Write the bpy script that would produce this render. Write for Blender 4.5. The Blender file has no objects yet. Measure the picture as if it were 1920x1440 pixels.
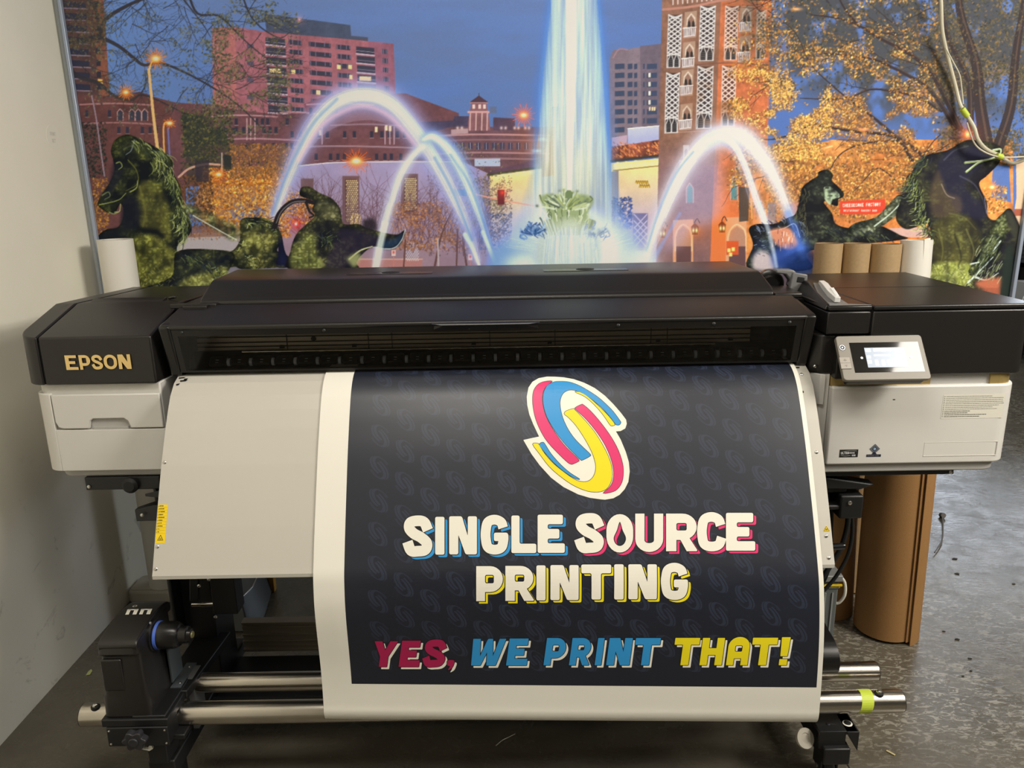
import bpy, bmesh, math, random
import numpy as np
from mathutils import Vector, Matrix
from mathutils.geometry import tessellate_polygon, delaunay_2d_cdt

# ------------------------------------------------------------------ camera
FPX = 1442.0
PITCH = math.radians(15.0)
ROLL = math.radians(0.99)
CAMH = 1.6
cF = (0, math.cos(PITCH), -math.sin(PITCH))
_c, _s = math.cos(ROLL), math.sin(ROLL)
cR = (_c, -_s * math.sin(PITCH), -_s * math.cos(PITCH))
cU = (_s, _c * math.sin(PITCH), _c * math.cos(PITCH))


def at(x, y, Y=None, Z=None, X=None):
    """point on the plane Y=, Z= or X= seen at photo pixel (x, y)"""
    a = (x - 960) / FPX
    b = -(y - 720) / FPX
    d = [cF[i] + a * cR[i] + b * cU[i] for i in range(3)]
    t = Y / d[1] if Y is not None else ((Z - CAMH) / d[2] if Z is not None else X / d[0])
    return (d[0] * t, d[1] * t, CAMH + d[2] * t)


def proj(X, Y, Z):
    dz = Z - CAMH
    q = cF[0] * X + cF[1] * Y + cF[2] * dz
    r = cR[0] * X + cR[1] * Y + cR[2] * dz
    u = cU[0] * X + cU[1] * Y + cU[2] * dz
    return 960 + FPX * r / q, 720 - FPX * u / q

INK_GAIN = (1.42, 1.58, 1.8)
EXPO = -0.6
LAMPS = ((2.42, .9, .75, .95, 58), (-.2, .7, 1.2, .6, 52), (.3, -1.6, 1.2, .6, 14), (2.4, -1.6, 1.2, .6, 8), (4.6, .9, 1.2, .6, 80))
TILT = (3.0, .5, 2.8, 1.2, .5, 120, (-1.535, 1.9, 1.3))

# ------------------------------------------------------------------ lettering outlines (unit box, y down)
def smooth(pts, n=8, closed=False):
    P = [np.array(p, float) for p in pts]
    N = len(P)
    out = []
    segs = N if closed else N - 1
    for i in range(segs):
        p1, p2 = P[i % N], P[(i + 1) % N]
        p0 = P[(i - 1) % N] if (closed or i > 0) else 2 * p1 - p2
        p3 = P[(i + 2) % N] if (closed or i + 2 < N) else 2 * p2 - p1
        for k in range(n):
            t = k / n
            out.append(0.5 * ((2 * p1) + (-p0 + p2) * t + (2 * p0 - 5 * p1 + 4 * p2 - p3) * t * t + (-p0 + 3 * p1 - 3 * p2 + p3) * t ** 3))
    if not closed:
        out.append(P[-1])
    return [tuple(map(float, p)) for p in out]


def ribbon(pts, w, asp=1.0, w2=None):
    """closed outline of a stroke of width w (in y units) along pts; asp = width of the glyph box / height"""
    P = np.array(pts, float)
    P[:, 0] *= asp
    T = np.gradient(P, axis=0)
    T /= np.maximum(np.linalg.norm(T, axis=1)[:, None], 1e-9)
    Nn = np.stack([-T[:, 1], T[:, 0]], 1)
    ww = np.linspace(w, w2 if w2 is not None else w, len(P))[:, None] / 2
    L = P + Nn * ww
    R = P - Nn * ww
    out = np.concatenate([L, R[::-1]])
    out[:, 0] /= asp
    return [tuple(map(float, p)) for p in out]


def rounded(pts, r, asp=1.0, n=3):
    """round polygon corners by r (y units)"""
    P = [np.array((p[0] * asp, p[1]), float) for p in pts]
    out = []
    N = len(P)
    for i in range(N):
        a, b, c = P[i - 1], P[i], P[(i + 1) % N]
        da, dc = a - b, c - b
        la, lc = np.linalg.norm(da), np.linalg.norm(dc)
        rr = min(r, la * .45, lc * .45)
        if rr < 1e-6:
            out.append(b)
            continue
        p, q = b + da / la * rr, b + dc / lc * rr
        for k in range(n + 1):
            t = k / n
            out.append((1 - t) ** 2 * p + 2 * t * (1 - t) * b + t * t * q)
    return [(float(p[0] / asp), float(p[1])) for p in out]


def arc(cx, cy, rx, ry, a0, a1, n=10):
    return [(cx + rx * math.cos(math.radians(a0 + (a1 - a0) * k / n)), cy + ry * math.sin(math.radians(a0 + (a1 - a0) * k / n))) for k in range(n + 1)]


def glyph(ch, a=0.33, b=0.25, r=0.035, asp=0.72):
    """list of (outer, [holes]); a = stem width in box widths, b = bar thickness in box heights"""
    q = lambda pts: rounded(pts, r, asp)
    if ch == 'I':
        return [(rounded([(0, 0), (1, 0), (1, 1), (0, 1)], r, .25), [])]
    if ch == 'E':
        m = .5 - b / 2
        return [(q([(0, 0), (.93, 0), (.93, b), (a + .04, b), (a + .04, m), (.8, m), (.8, m + b), (a + .04, m + b), (a + .04, 1 - b), (1, 1 - b), (1, 1), (0, 1)]), [])]
    if ch == 'F':
        m = .5 - b / 2
        return [(q([(0, 0), (1, 0), (1, b), (a, b), (a, m), (.8, m), (.8, m + b), (a, m + b), (a, 1), (0, 1)]), [])]
    if ch == 'L':
        return [(q([(0, 0), (a, 0), (a, 1 - b), (1, 1 - b), (1, 1), (0, 1)]), [])]
    if ch == 'H':
        m = .5 - b / 2
        return [(q([(0, 0), (a, 0), (a, m), (1 - a, m), (1 - a, 0), (1, 0), (1, 1), (1 - a, 1), (1 - a, m + b), (a, m + b), (a, 1), (0, 1)]), [])]
    if ch == 'N':
        return [(q([(0, 0), (a + .13, 0), (1 - a, .52), (1 - a, 0), (1, 0), (1, 1), (1 - a - .08, 1), (a, .48), (a, 1), (0, 1)]), [])]
    if ch == 'T':
        k = .5 - a * .48
        return [(q([(0, 0), (1, 0), (1, b), (1 - k, b), (1 - k, 1), (k, 1), (k, b), (0, b)]), [])]
    if ch == 'K':
        return [(q([(0, 0), (a, 0), (a, .38), (1 - a, 0), (1, 0), (.68, .48), (1, 1), (.66, 1), (a, .6), (a, 1), (0, 1)]), [])]
    if ch == 'Y':
        return [(q([(0, 0), (a, 0), (.5, .36), (1 - a, 0), (1, 0), (.66, .6), (.66, 1), (.32, 1), (.32, .6)]), [])]
    if ch == 'W':
        return [(q([(0, 0), (.23, 0), (.27, .66), (.43, .06), (.46, 0), (.6, 0), (.66, .66), (.8, 0), (1, 0), (.78, 1), (.5, 1), (.47, .5), (.32, 1), (.04, 1)]), [])]
    if ch == 'U':
        o = [(0, 0), (a, 0), (a, .68)] + arc(.5, .70, .5 - a, .07, 180, 0, 6) + [(1 - a, 0), (1, 0), (1, .66)] + arc(.5, .66, .5, .34, 0, 180, 14)[1:]
        return [(o, [])]
    if ch in 'PR':
        bot = .74 if ch == 'P' else .70
        o = [(0, 0), (.52, 0)] + arc(.52, bot / 2, .48, bot / 2, -90, 90, 12)[1:]
        if ch == 'P':
            o = o + [(a, bot), (a, 1), (0, 1)]
        else:
            o = [(0, 0), (.52, 0)] + arc(.52, bot / 2, .46, bot / 2, -90, 60, 12)[1:] + [(1.0, .97), (.98, 1), (.66, 1), (.46, bot), (a, bot), (a, 1), (0, 1)]
        h0, h1 = b + .0, bot - b
        hole = rounded([(a, h0), (.66, h0), (.66, h1), (a, h1)], .05, asp)
        return [(o, [hole])]
    if ch == 'A':
        o = [(0, 1), (0, .34)] + arc(.5, .34, .5, .34, 180, 360, 14)[1:] + [(1, 1), (1 - a, 1), (1 - a, .76), (a, .76), (a, 1)]
        hole = rounded([(a, .3), (1 - a, .3), (1 - a, .52), (a, .52)], .05, asp)
        return [(o, [hole])]
    if ch == 'O' or ch == '0':
        o = arc(.5, .42, .5, .42, 180, 360, 14) + arc(.5, .58, .5, .42, 0, 180, 14)
        if ch == '0':
            k = b
            h = arc(.5, .42, .5 - a, .42 - k, 180, 360, 12) + arc(.5, .58, .5 - a, .42 - k, 0, 180, 12)
        else:
            h = smooth([(.5, .2), (.61, .42), (.73, .62), (.66, .77), (.5, .83), (.34, .77), (.27, .62), (.39, .42)], 5, True)
        return [(o, [h])]
    if ch == 'S':
        c = smooth([(.86, .36), (.72, .16), (.48, b / 2), (.24, .17), (.2, .31), (.36, .44), (.62, .54), (.82, .68), (.76, .84), (.5, 1 - b / 2), (.26, .86), (.13, .64)], 6)
        return [(ribbon(c, b * 1.05, asp), [])]
    if ch == 'C':
        c = smooth([(.82, .34), (.74, .19), (.5, b / 2), (.25, .19), (.17, .4), (.17, .6), (.25, .81), (.5, 1 - b / 2), (.76, .82), (.86, .64)], 6)
        return [(ribbon(c, b * .98, asp), [])]
    if ch == 'G':
        c = smooth([(.82, .33), (.74, .19), (.5, b / 2), (.25, .19), (.17, .4), (.17, .6), (.25, .81), (.5, 1 - b / 2), (.75, .82), (.83, .64), (.83, .5)], 6)
        return [(ribbon(c, b * .98, asp), []), (rounded([(.47, .45), (1, .45), (1, .66), (.47, .66)], r, asp), [])]
    if ch == '!':
        return [(rounded([(0, 0), (1, 0), (.9, .68), (.1, .68)], r, .3), []), (rounded([(.05, .78), (.95, .78), (.95, 1), (.05, 1)], r, .3), [])]
    if ch == ',':
        return [(smooth([(.0, .0), (1, .0), (1, .45), (.75, .8), (.2, 1), (.45, .6), (0, .5)], 3, True), [])]
    return []


def inflate(pts, d):
    """move a closed outline outwards by d (any orientation), same units as pts"""
    P = np.array(pts, float)
    keep = np.linalg.norm(P - np.roll(P, 1, 0), axis=1) > 1e-6
    P = P[keep]
    area = 0.5 * np.sum(P[:, 0] * np.roll(P[:, 1], -1) - np.roll(P[:, 0], -1) * P[:, 1])
    e = np.roll(P, -1, 0) - P
    e /= np.maximum(np.linalg.norm(e, axis=1)[:, None], 1e-9)
    n = np.stack([e[:, 1], -e[:, 0]], 1) * (1 if area > 0 else -1)
    m = n + np.roll(n, 1, 0)
    den = np.maximum((m * m).sum(1)[:, None] / 2, .45)
    return (P + m / den * d).tolist()
# ------------------------------------------------------------------ the printed picture on the wall
# painted on a canvas of flat inks, later carried by the print's own mesh colours
MX0, MY0, MW, MH = 86, -110, 1850, 715


def make_canvas():
    rng = np.random.default_rng(5)
    rnd = random.Random(11)
    A = np.zeros((MH, MW, 3), np.float32)
    YY, XX = np.mgrid[0:MH, 0:MW].astype(np.float32)
    XX += MX0
    YY += MY0

    def noise(sx, sy, seed, octs=3, ox=None):
        r = np.random.default_rng(seed)
        out = np.zeros((MH, MW), np.float32)
        amp, tot = 1.0, 0
        for o in range(octs):
            gw, gh = int(MW / sx) + 3, int(MH / sy) + 3
            g = r.random((gh, gw), dtype=np.float32)
            fx = (np.arange(MW) / sx)
            fy = (np.arange(MH) / sy)
            ix, iy = fx.astype(int), fy.astype(int)
            tx, ty = (fx - ix), (fy - iy)
            tx = (tx * tx * (3 - 2 * tx)).astype(np.float32)
            ty = (ty * ty * (3 - 2 * ty)).astype(np.float32)[:, None]
            a = g[np.ix_(iy, ix)] * (1 - tx) + g[np.ix_(iy, ix + 1)] * tx
            b = g[np.ix_(iy + 1, ix)] * (1 - tx) + g[np.ix_(iy + 1, ix + 1)] * tx
            out += amp * (a * (1 - ty) + b * ty)
            tot += amp
            amp *= .55
            sx, sy = max(1.5, sx / 2), max(1.5, sy / 2)
        return out / tot

    def box(x0, y0, x1, y1, pad=2):
        i0, i1 = max(0, int(y0 - MY0 - pad)), min(MH, int(y1 - MY0 + pad + 1))
        j0, j1 = max(0, int(x0 - MX0 - pad)), min(MW, int(x1 - MX0 + pad + 1))
        return (slice(i0, i1), slice(j0, j1)) if i1 > i0 and j1 > j0 else None

    def mix(sl, m, col):
        m = m[..., None]
        c = np.asarray(col, np.float32)
        A[sl] = A[sl] * (1 - m) + c * m

    def mask_poly(pts, ss=3):
        P = np.array(pts, np.float32)
        sl = box(P[:, 0].min(), P[:, 1].min(), P[:, 0].max(), P[:, 1].max(), 1)
        if sl is None:
            return None, None
        h, w = sl[0].stop - sl[0].start, sl[1].stop - sl[1].start
        xs = (np.arange(w * ss) + .5) / ss + sl[1].start + MX0 - .5
        m = np.zeros((h * ss, w * ss), bool)
        ys = (np.arange(h * ss) + .5) / ss + sl[0].start + MY0 - .5
        n = len(P)
        for k in range(n):
            x1, y1 = P[k]
            x2, y2 = P[(k + 1) % n]
            if y1 == y2:
                continue
            lo, hi = min(y1, y2), max(y1, y2)
            r0, r1 = np.searchsorted(ys, lo), np.searchsorted(ys, hi)
            if r1 <= r0:
                continue
            xi = x1 + (ys[r0:r1] - y1) * (x2 - x1) / (y2 - y1)
            m[r0:r1] ^= xs[None, :] >= xi[:, None]
        return sl, m.reshape(h, ss, w, ss).mean((1, 3)).astype(np.float32)

    def poly(pts, col, al=1.0, tex=None, sm=False):
        if sm:
            pts = smooth(pts, 6, True)
        sl, m = mask_poly(pts)
        if sl is None:
            return
        if callable(col):
            col = col(sl)
        if tex is not None:
            m = m * tex[sl]
        mix(sl, m * al, col)
        return sl, m

    def blur(m, r):
        for ax in (0, 1):
            for _ in range(2):
                pad = [(0, 0), (0, 0)]
                pad[ax] = (r + 1, r)
                c = np.cumsum(np.pad(m, pad, mode='constant'), axis=ax)
                n = m.shape[ax]
                a = np.take(c, np.arange(2 * r + 1, 2 * r + 1 + n), axis=ax)
                b = np.take(c, np.arange(0, n), axis=ax)
                m = (a - b) / (2 * r + 1)
        return m

    def spoly(pts, col, al=1.0, r=4, tex=None):
        """soft-edged patch"""
        P = np.array(smooth(pts, 6, True), np.float32)
        sl, m = mask_poly(np.concatenate([P]))
        if sl is None:
            return
        g = 3 * r
        i0, i1 = max(0, sl[0].start - g), min(MH, sl[0].stop + g)
        j0, j1 = max(0, sl[1].start - g), min(MW, sl[1].stop + g)
        M = np.zeros((i1 - i0, j1 - j0), np.float32)
        M[sl[0].start - i0:sl[0].stop - i0, sl[1].start - j0:sl[1].stop - j0] = m
        M = blur(M, r)
        s3 = (slice(i0, i1), slice(j0, j1))
        if tex is not None:
            M = M * tex[s3]
        mix(s3, M * al, col(s3) if callable(col) else col)

    def line(pts, w, col, al=1.0, w2=None, soft=.7, sm=True):
        if sm and len(pts) > 2:
            pts = smooth(pts, 5)
        n = len(pts)
        w2 = w if w2 is None else w2
        P = np.array(pts, np.float32)
        mw = max(w, w2)
        sl = box(P[:, 0].min() - mw, P[:, 1].min() - mw, P[:, 0].max() + mw, P[:, 1].max() + mw)
        if sl is None:
            return
        M = np.zeros((sl[0].stop - sl[0].start, sl[1].stop - sl[1].start), np.float32)
        for k in range(n - 1):
            ws = w + (w2 - w) * (k + .5) / (n - 1)
            p, q = P[k], P[k + 1]
            s2 = box(min(p[0], q[0]) - ws, min(p[1], q[1]) - ws, max(p[0], q[0]) + ws, max(p[1], q[1]) + ws)
            if s2 is None:
                continue
            X, Y = XX[s2] - p[0], YY[s2] - p[1]
            d = q - p
            L = max(float(d @ d), 1e-6)
            t = np.clip((X * d[0] + Y * d[1]) / L, 0, 1)
            D = np.hypot(X - t * d[0], Y - t * d[1])
            m = np.clip((ws / 2 + soft / 2 - D) / soft, 0, 1)
            v = M[s2[0].start - sl[0].start:s2[0].stop - sl[0].start, s2[1].start - sl[1].start:s2[1].stop - sl[1].start]
            np.maximum(v, m, out=v)
        mix(sl, M * al, col)

    def blob(cx, cy, rx, ry, col, al=1.0, p=1.0):
        sl = box(cx - 2.6 * rx, cy - 2.6 * ry, cx + 2.6 * rx, cy + 2.6 * ry)
        if sl is None:
            return
        d = ((XX[sl] - cx) / rx) ** 2 + ((YY[sl] - cy) / ry) ** 2
        mix(sl, np.exp(-d ** p).astype(np.float32) * al, col)

    def add(sl, m, col):
        A[sl] = A[sl] + m[..., None] * np.asarray(col, np.float32)

    def glow(cx, cy, r, col, al=1.0):
        sl = box(cx - 3 * r, cy - 3 * r, cx + 3 * r, cy + 3 * r)
        if sl is None:
            return
        d = np.hypot(XX[sl] - cx, YY[sl] - cy) / r
        mix(sl, (np.exp(-d * 1.4) * al).astype(np.float32), col)

    def star(cx, cy, r, col=(255, 120, 40), n=18, core=4, wide=1.0):
        glow(cx, cy, r * .55, col, .85)
        for k in range(n):
            a = 2 * math.pi * k / n + .1
            rr = r * (1 if k % 2 else .7)
            line([(cx, cy), (cx + rr * math.cos(a) * wide, cy + rr * math.sin(a))], 1.9, col, .8, .5, sm=False)
        blob(cx, cy, core * 1.6 * wide, core * 1.2, (255, 190, 90))
        blob(cx, cy, core * wide, core * .7, (255, 245, 205))

    def leaves(region, n, cols, rmin=1.5, rmax=3.5, al=.9, dens=None):
        """region = (x0,y0,x1,y1) or function"""
        x0, y0, x1, y1 = region
        offs = {}
        for r in (1, 2, 3, 4, 5):
            yy, xx = np.mgrid[-r:r + 1, -r:r + 1]
            for o in range(6):
                t = o * math.pi / 6
                u = xx * math.cos(t) + yy * math.sin(t)
                v = -xx * math.sin(t) + yy * math.cos(t)
                offs[(r, o)] = np.clip(1.3 - np.hypot(u / (r * 1.0), v / (r * .55)), 0, 1).astype(np.float32)
        px = rng.uniform(x0, x1, n)
        py = rng.uniform(y0, y1, n)
        ci = rng.integers(0, len(cols), n)
        rs = rng.uniform(rmin, rmax, n)
        oo = rng.integers(0, 6, n)
        br = rng.uniform(.8, 1.15, n)
        for k in range(n):
            j, i = int(px[k] - MX0), int(py[k] - MY0)
            if not (6 <= i < MH - 6 and 6 <= j < MW - 6):
                continue
            if dens is not None and dens[i, j] < rng.random():
                continue
            r = int(round(rs[k])) or 1
            st = offs[(min(5, r), int(oo[k]))][..., None] * al
            v = A[i - r:i + r + 1, j - r:j + r + 1]
            v *= 1 - st
            v += st * np.array(cols[ci[k]], np.float32) * br[k]

    def branch(x, y, ang, L, w, depth, col, spread=.5, droop=0.0):
        pts = [(x, y)]
        a = ang
        for k in range(5):
            a += rnd.uniform(-.22, .22) + droop
            x += L / 5 * math.cos(a)
            y += L / 5 * math.sin(a)
            pts.append((x, y))
            if depth and rnd.random() < .75:
                branch(x, y, a + rnd.choice((-1, 1)) * rnd.uniform(.35, .9), L * rnd.uniform(.4, .65), w * .5, depth - 1, col, spread, droop)
        line(pts, w, col, .92, w * .4)

    n_big = noise(220, 60, 1, 4)
    n_mid = noise(24, 24, 2, 3)
    n_fine = noise(5, 5, 3, 2)
    n_leaf = noise(46, 34, 4, 3)
    n_v = noise(9, 160, 6, 3)
    n_v2 = noise(3, 90, 7, 2)

    # ---- evening sky
    t = np.clip((YY + 60) / 330, 0, 1)[..., None]
    A[:] = np.array((104, 125, 172), np.float32) * (1 - t) + np.array((84, 112, 170), np.float32) * t
    cl = np.clip((n_big - .42) * 3.2, 0, 1)[..., None] * (1 - .5 * t)
    A[:] = A * (1 - cl * .65) + np.array((98, 110, 142), np.float32) * cl * .65
    lf = np.clip((420 - XX) / 300, 0, 1)[..., None]
    A[:] = A * (1 - lf * .5) + np.array((104, 144, 204), np.float32) * lf * .5
    rt = np.clip((XX - 1100) / 250, 0, 1)[..., None]
    A[:] = A * (1 - rt * .5) + np.array((74, 98, 154), np.float32) * rt * .5

    def brick(c, k=.16):
        return lambda sl: (np.array(c, np.float32) * (1 + k * ((n_mid[sl] - .5) * 1.6 + (n_fine[sl] - .5)))[..., None])

    poly([(60, 470), (1950, 470), (1950, 620), (60, 620)], brick((120, 112, 120)))
    poly([(60, -120), (122, -120), (122, 500), (60, 500)], brick((60, 50, 52)))
    # ---- far left tower
    poly([(100, -110), (186, -110), (207, 190), (120, 200), (100, 60)], brick((86, 60, 58)))
    poly([(168, -110), (186, -110), (207, 190), (186, 190)], brick((128, 78, 62)))
    for k in range(11):
        y = -20 + k * 22
        poly([(118 + k * 1.2, y), (160 + k * 1.2, y + 3), (160 + k * 1.2, y + 13), (118 + k * 1.2, y + 12)], (50, 50, 66))
        line([(118 + k * 1.2, y + 13), (163 + k * 1.2, y + 15)], 2, (150, 130, 150), .8)
        poly([(176 + k * .8, y), (184 + k * .8, y), (184 + k * .8, y + 12), (176 + k * .8, y + 12)], (52, 48, 58))
    poly([(183, 148), (192, 149), (193, 158), (184, 158)], (240, 180, 90))
    # ---- pink high-rise
    poly([(556 - 60, 26), (657, 47), (659, 76), (500, 66)], brick((74, 80, 100), .1))
    poly([(658, 67), (690, 70), (690, 78), (658, 76)], (78, 80, 96))
    face = [(398, 52), (440, 50), (500, 60), (658, 74), (738, 82), (744, 240), (400, 240)]
    poly(face, brick((158, 96, 104)))
    poly([(398, 52), (440, 50), (446, 240), (400, 240)], brick((172, 104, 100)), .9)
    poly([(690, 77), (738, 82), (744, 240), (696, 240)], brick((142, 88, 104)), .9)

    def rowy(x, k):
        return 70 + (x - 500) * .10 + k * (18.2 - (x - 500) * .004)
    for k in range(8):
        for (xa, xb, kind) in ((498, 535, 'b'), (541, 566, 'w'), (579, 620, 'w'), (631, 657, 'w'), (668, 702, 'b'), (716, 727, 'w')):
            s = k * .7
            ya, yb = rowy(xa, k), rowy(xb, k)
            h = 9 if kind == 'w' else 13
            p = [(xa + s, ya), (xb + s, yb), (xb + s, yb + h), (xa + s, ya + h)]
            poly(p, (62, 58, 72))
            if kind == 'w':
                for f in (.05, .3, .72, .95):
                    x = xa + s + (xb - xa) * f
                    line([(x, ya + 1), (x, ya + h)], 1.6, (128, 112, 134), .75)
            else:
                line([(xa + s, ya + h + 1), (xb + s, yb + h + 1)], 2.4, (196, 170, 182))
                line([(xa + s, ya + h - 5), (xb + s, yb + h - 5)], 1, (140, 128, 146))
    for (x, y, w) in ((505, 128, 22), (546, 130, 8), (632, 121, 7), (653, 121, 7), (655, 140, 6), (674, 143, 22), (593, 169, 8)):
        poly([(x, y), (x + w, y + 1), (x + w, y + 9), (x, y + 8)], (255, 205, 140))
    for k in range(4):
        poly([(463, 82 + 58 * k * .55), (476, 83 + 58 * k * .55), (476, 91 + 58 * k * .55), (463, 90 + 58 * k * .55)], (95, 80, 98))
    glow(561, 37, 5, (255, 170, 160))
    # ---- brown brick blocks below it
    poly([(90, 176), (206, 180), (262, 172), (300, 185), (345, 196), (350, 440), (90, 445)], brick((100, 62, 60)))
    poly([(320, 192), (400, 196), (440, 205), (520, 215), (575, 212), (680, 176), (760, 175), (860, 212), (868, 345), (320, 350)], brick((106, 68, 72)))
    poly([(570, 195), (615, 178), (660, 170), (700, 178), (640, 186), (575, 214)], brick((122, 70, 78)))
    for (y, x0, x1, c) in ((196, 150, 285, (176, 122, 118)), (232, 155, 290, (160, 110, 108)), (218, 395, 520, (190, 136, 140)), (262, 395, 560, (178, 130, 138)), (212, 520, 590, (186, 138, 142)), (276, 520, 775, (160, 128, 138)), (235, 620, 760, (150, 116, 128)), (196, 575, 700, (188, 136, 142)), (284, 800, 870, (150, 120, 130))):
        line([(x0, y), ((x0 + x1) / 2, y - 2), (x1, y + 1)], 3, c, .85)
    for (yy, x0, x1, st) in ((207, 160, 285, 21), (238, 220, 300, 14), (268, 225, 300, 17), (222, 440, 560, 12), (238, 440, 520, 13), (246, 545, 760, 16), (268, 460, 560, 12), (300, 440, 560, 14), (288, 590, 760, 15), (240, 395, 440, 12), (202, 580, 640, 14)):
        x = x0
        while x < x1:
            if rnd.random() < .82:
                poly([(x, yy), (x + 6, yy), (x + 6, yy + 12), (x, yy + 12)], (54, 50, 64))
                line([(x, yy + 13), (x + 7, yy + 13)], 1.2, (168, 128, 130), .8)
            x += st * rnd.uniform(.8, 1.2)
    for x in (463, 470, 478):
        line([(x, 222), (x, 262)], 2, (200, 160, 160), .9)
    for x in (604, 722, 731, 739):
        line([(x, 238), (x, 270)], 2.2, (188, 152, 160), .9)
    for (x, y) in ((703, 238), (722, 235), (729, 236), (594, 212), (598, 244)):
        poly([(x, y), (x + 5, y), (x + 5, y + 10), (x, y + 10)], (248, 205, 160))
    # arcade windows left
    for x in (221, 243, 255, 267):
        poly([(x, 210), (x + 4, 206), (x + 9, 210), (x + 9, 226), (x, 226)], (60, 58, 72))
        line([(x - 1, 226), (x - 1, 210), (x + 4, 204), (x + 10, 210), (x + 10, 226)], 1.6, (196, 148, 140), .9, sm=False)
    # ---- buildings between the arches and the jet
    poly([(776, 229), (850, 226), (852, 218), (880, 218), (880, 300), (776, 300)], brick((72, 62, 84)))
    poly([(800, 250), (846, 238), (1040, 238), (1040, 330), (800, 330)], brick((104, 72, 78)))
    poly([(925, 220), (965, 222), (966, 245), (925, 245)], brick((84, 64, 80)))
    poly([(846, 243), (878, 241), (878, 250), (846, 252)], (176, 140, 142))
    for (y, c) in ((252, (190, 140, 138)), (262, (140, 100, 104)), (286, (170, 126, 128)), (297, (150, 112, 116))):
        line([(812, y + 3), (900, y), (1030, y + 2)], 3.4, c, .85)
    for x in (858, 866, 940, 948, 965, 972, 985, 992):
        blob(x, 240, 2.6, 3, (210, 180, 176))
    for x in range(818, 1015, 15):
        poly([(x, 268), (x + 8, 268), (x + 8, 280), (x, 280)], (62, 60, 82))
        line([(x + 4, 268), (x + 4, 280)], 1, (150, 140, 158))
    poly([(878, 226), (884, 192), (912, 192), (918, 226), (919, 245), (878, 245)], brick((132, 88, 92)))
    for x in (882, 893, 904, 914):
        line([(x, 212), (x - 1, 244)], 2.4, (206, 164, 156), .9, sm=False)
    for x in (888, 899, 908):
        poly([(x - 2, 196), (x + 3, 196), (x + 3, 204), (x - 2, 204)], (230, 190, 180))
    line([(878, 210), (918, 210)], 4, (200, 150, 146))
    line([(882, 192), (914, 192)], 3, (176, 130, 130))
    poly([(880, 192), (898, 179), (916, 192)], (80, 56, 66))
    line([(898, 181), (898, 175)], 1.4, (70, 60, 70))
    poly([(918, 200), (931, 200), (931, 212), (918, 212)], (96, 104, 130))
    # ---- pale low building with lattice windows
    wall = lambda c0, c1, y0, y1: (lambda sl: (np.array(c0, np.float32) * (1 - np.clip((YY[sl] - y0) / (y1 - y0), 0, 1))[..., None] + np.array(c1, np.float32) * np.clip((YY[sl] - y0) / (y1 - y0), 0, 1)[..., None]) * (1 + .12 * (n_mid[sl] - .5))[..., None])
    poly([(560, 312), (640, 304), (760, 302), (870, 304), (925, 330), (925, 500), (500, 500), (520, 330)], wall((158, 142, 176), (150, 120, 130), 305, 480))
    line([(560, 311), (650, 304), (860, 303)], 2.2, (214, 200, 220))
    for (x0, y0, x1, y1) in ((642, 330, 674, 425), (752, 326, 784, 405), (564, 335, 588, 395)):
        poly([(x0, y0), (x1, y0), (x1, y1), (x0, y1)], (112, 82, 84))
        if x0 > 600:
            poly([(x0 + 5, y0 + 6), (x1 - 6, y0 + 6), (x1 - 4, y1 - 8), (x0 + 6, y1 - 8)], (84, 56, 54))
            k = 0
            y = y0 + 9
            while y < y1 - 10:
                for q in range(6):
                    blob(x0 + 8 + q * 3.6 + (1.8 if k % 2 else 0), y, 1.35, 1.35, (255, 226, 160))
                y += 3.6
                k += 1
    poly([(660, 400), (676, 402), (678, 430), (655, 428)], (235, 200, 130), .8)
    poly([(668, 486), (792, 486), (792, 505), (668, 505)], (176, 118, 112))
    line([(668, 486), (792, 486)], 2, (210, 160, 140))
    for k in range(12):
        for q in range(6):
            blob(762 + q * 4 + (2 if k % 2 else 0), 454 + k * 3.1, 1, 1, (214, 214, 214))
    # bare shrubs on the pale wall
    for k in range(150):
        x = rnd.uniform(560, 930)
        branch(x, rnd.uniform(420, 480), -1.57 + rnd.uniform(-.35, .35), rnd.uniform(45, 95), 1.5, 1, (104, 74, 84))
    # ---- cream wall left of the jet
    poly([(915, 322), (1000, 300), (1030, 292), (1030, 330), (915, 335)], brick((92, 66, 80)))
    poly([(918, 330), (1016, 316), (1016, 500), (924, 500)], wall((236, 204, 128), (176, 160, 180), 328, 440))
    line([(915, 328), (1018, 313)], 4.5, (70, 66, 48))
    for k in range(7):
        blob(931 + k * 13, 331 - k * 1.6, 5, 3.6, (255, 240, 170), .8)
    poly([(890, 298), (938, 297), (938, 312), (890, 312)], (170, 176, 200))
    # ---- tower block right of the jet
    poly([(1143, 110), (1150, 94), (1176, 92), (1215, 86), (1242, 82), (1242, 262), (1143, 262)], brick((126, 108, 116), .1))
    poly([(1200, 86), (1242, 82), (1242, 262), (1204, 262)], brick((104, 90, 102), .1), .8)
    line([(1150, 108), (1160, 93), (1176, 93)], 3, (150, 116, 124))
    for k in range(9):
        y = 120 + k * 17
        for (xa, xb) in ((1153, 1171), (1177, 1186), (1189, 1195), (1206, 1209), (1213, 1232)):
            poly([(xa, y), (xb, y - 1), (xb, y + 9), (xa, y + 10)], (62, 70, 92))
        if k in (1, 2, 3, 4):
            poly([(1216, y), (1220, y), (1220, y + 8), (1216, y + 8)], (250, 232, 200))
    for x in (1217, 1222, 1226):
        poly([(x, 201), (x + 3, 200), (x + 3, 207), (x, 208)], (240, 200, 150))
    poly([(1177, 241), (1236, 236), (1236, 268), (1177, 270)], wall((186, 184, 210), (160, 160, 200), 236, 268))
    line([(1177, 241), (1236, 236)], 1.8, (232, 226, 236))
    poly([(1147, 258), (1176, 253), (1176, 272), (1147, 274)], (180, 150, 164))
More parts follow.
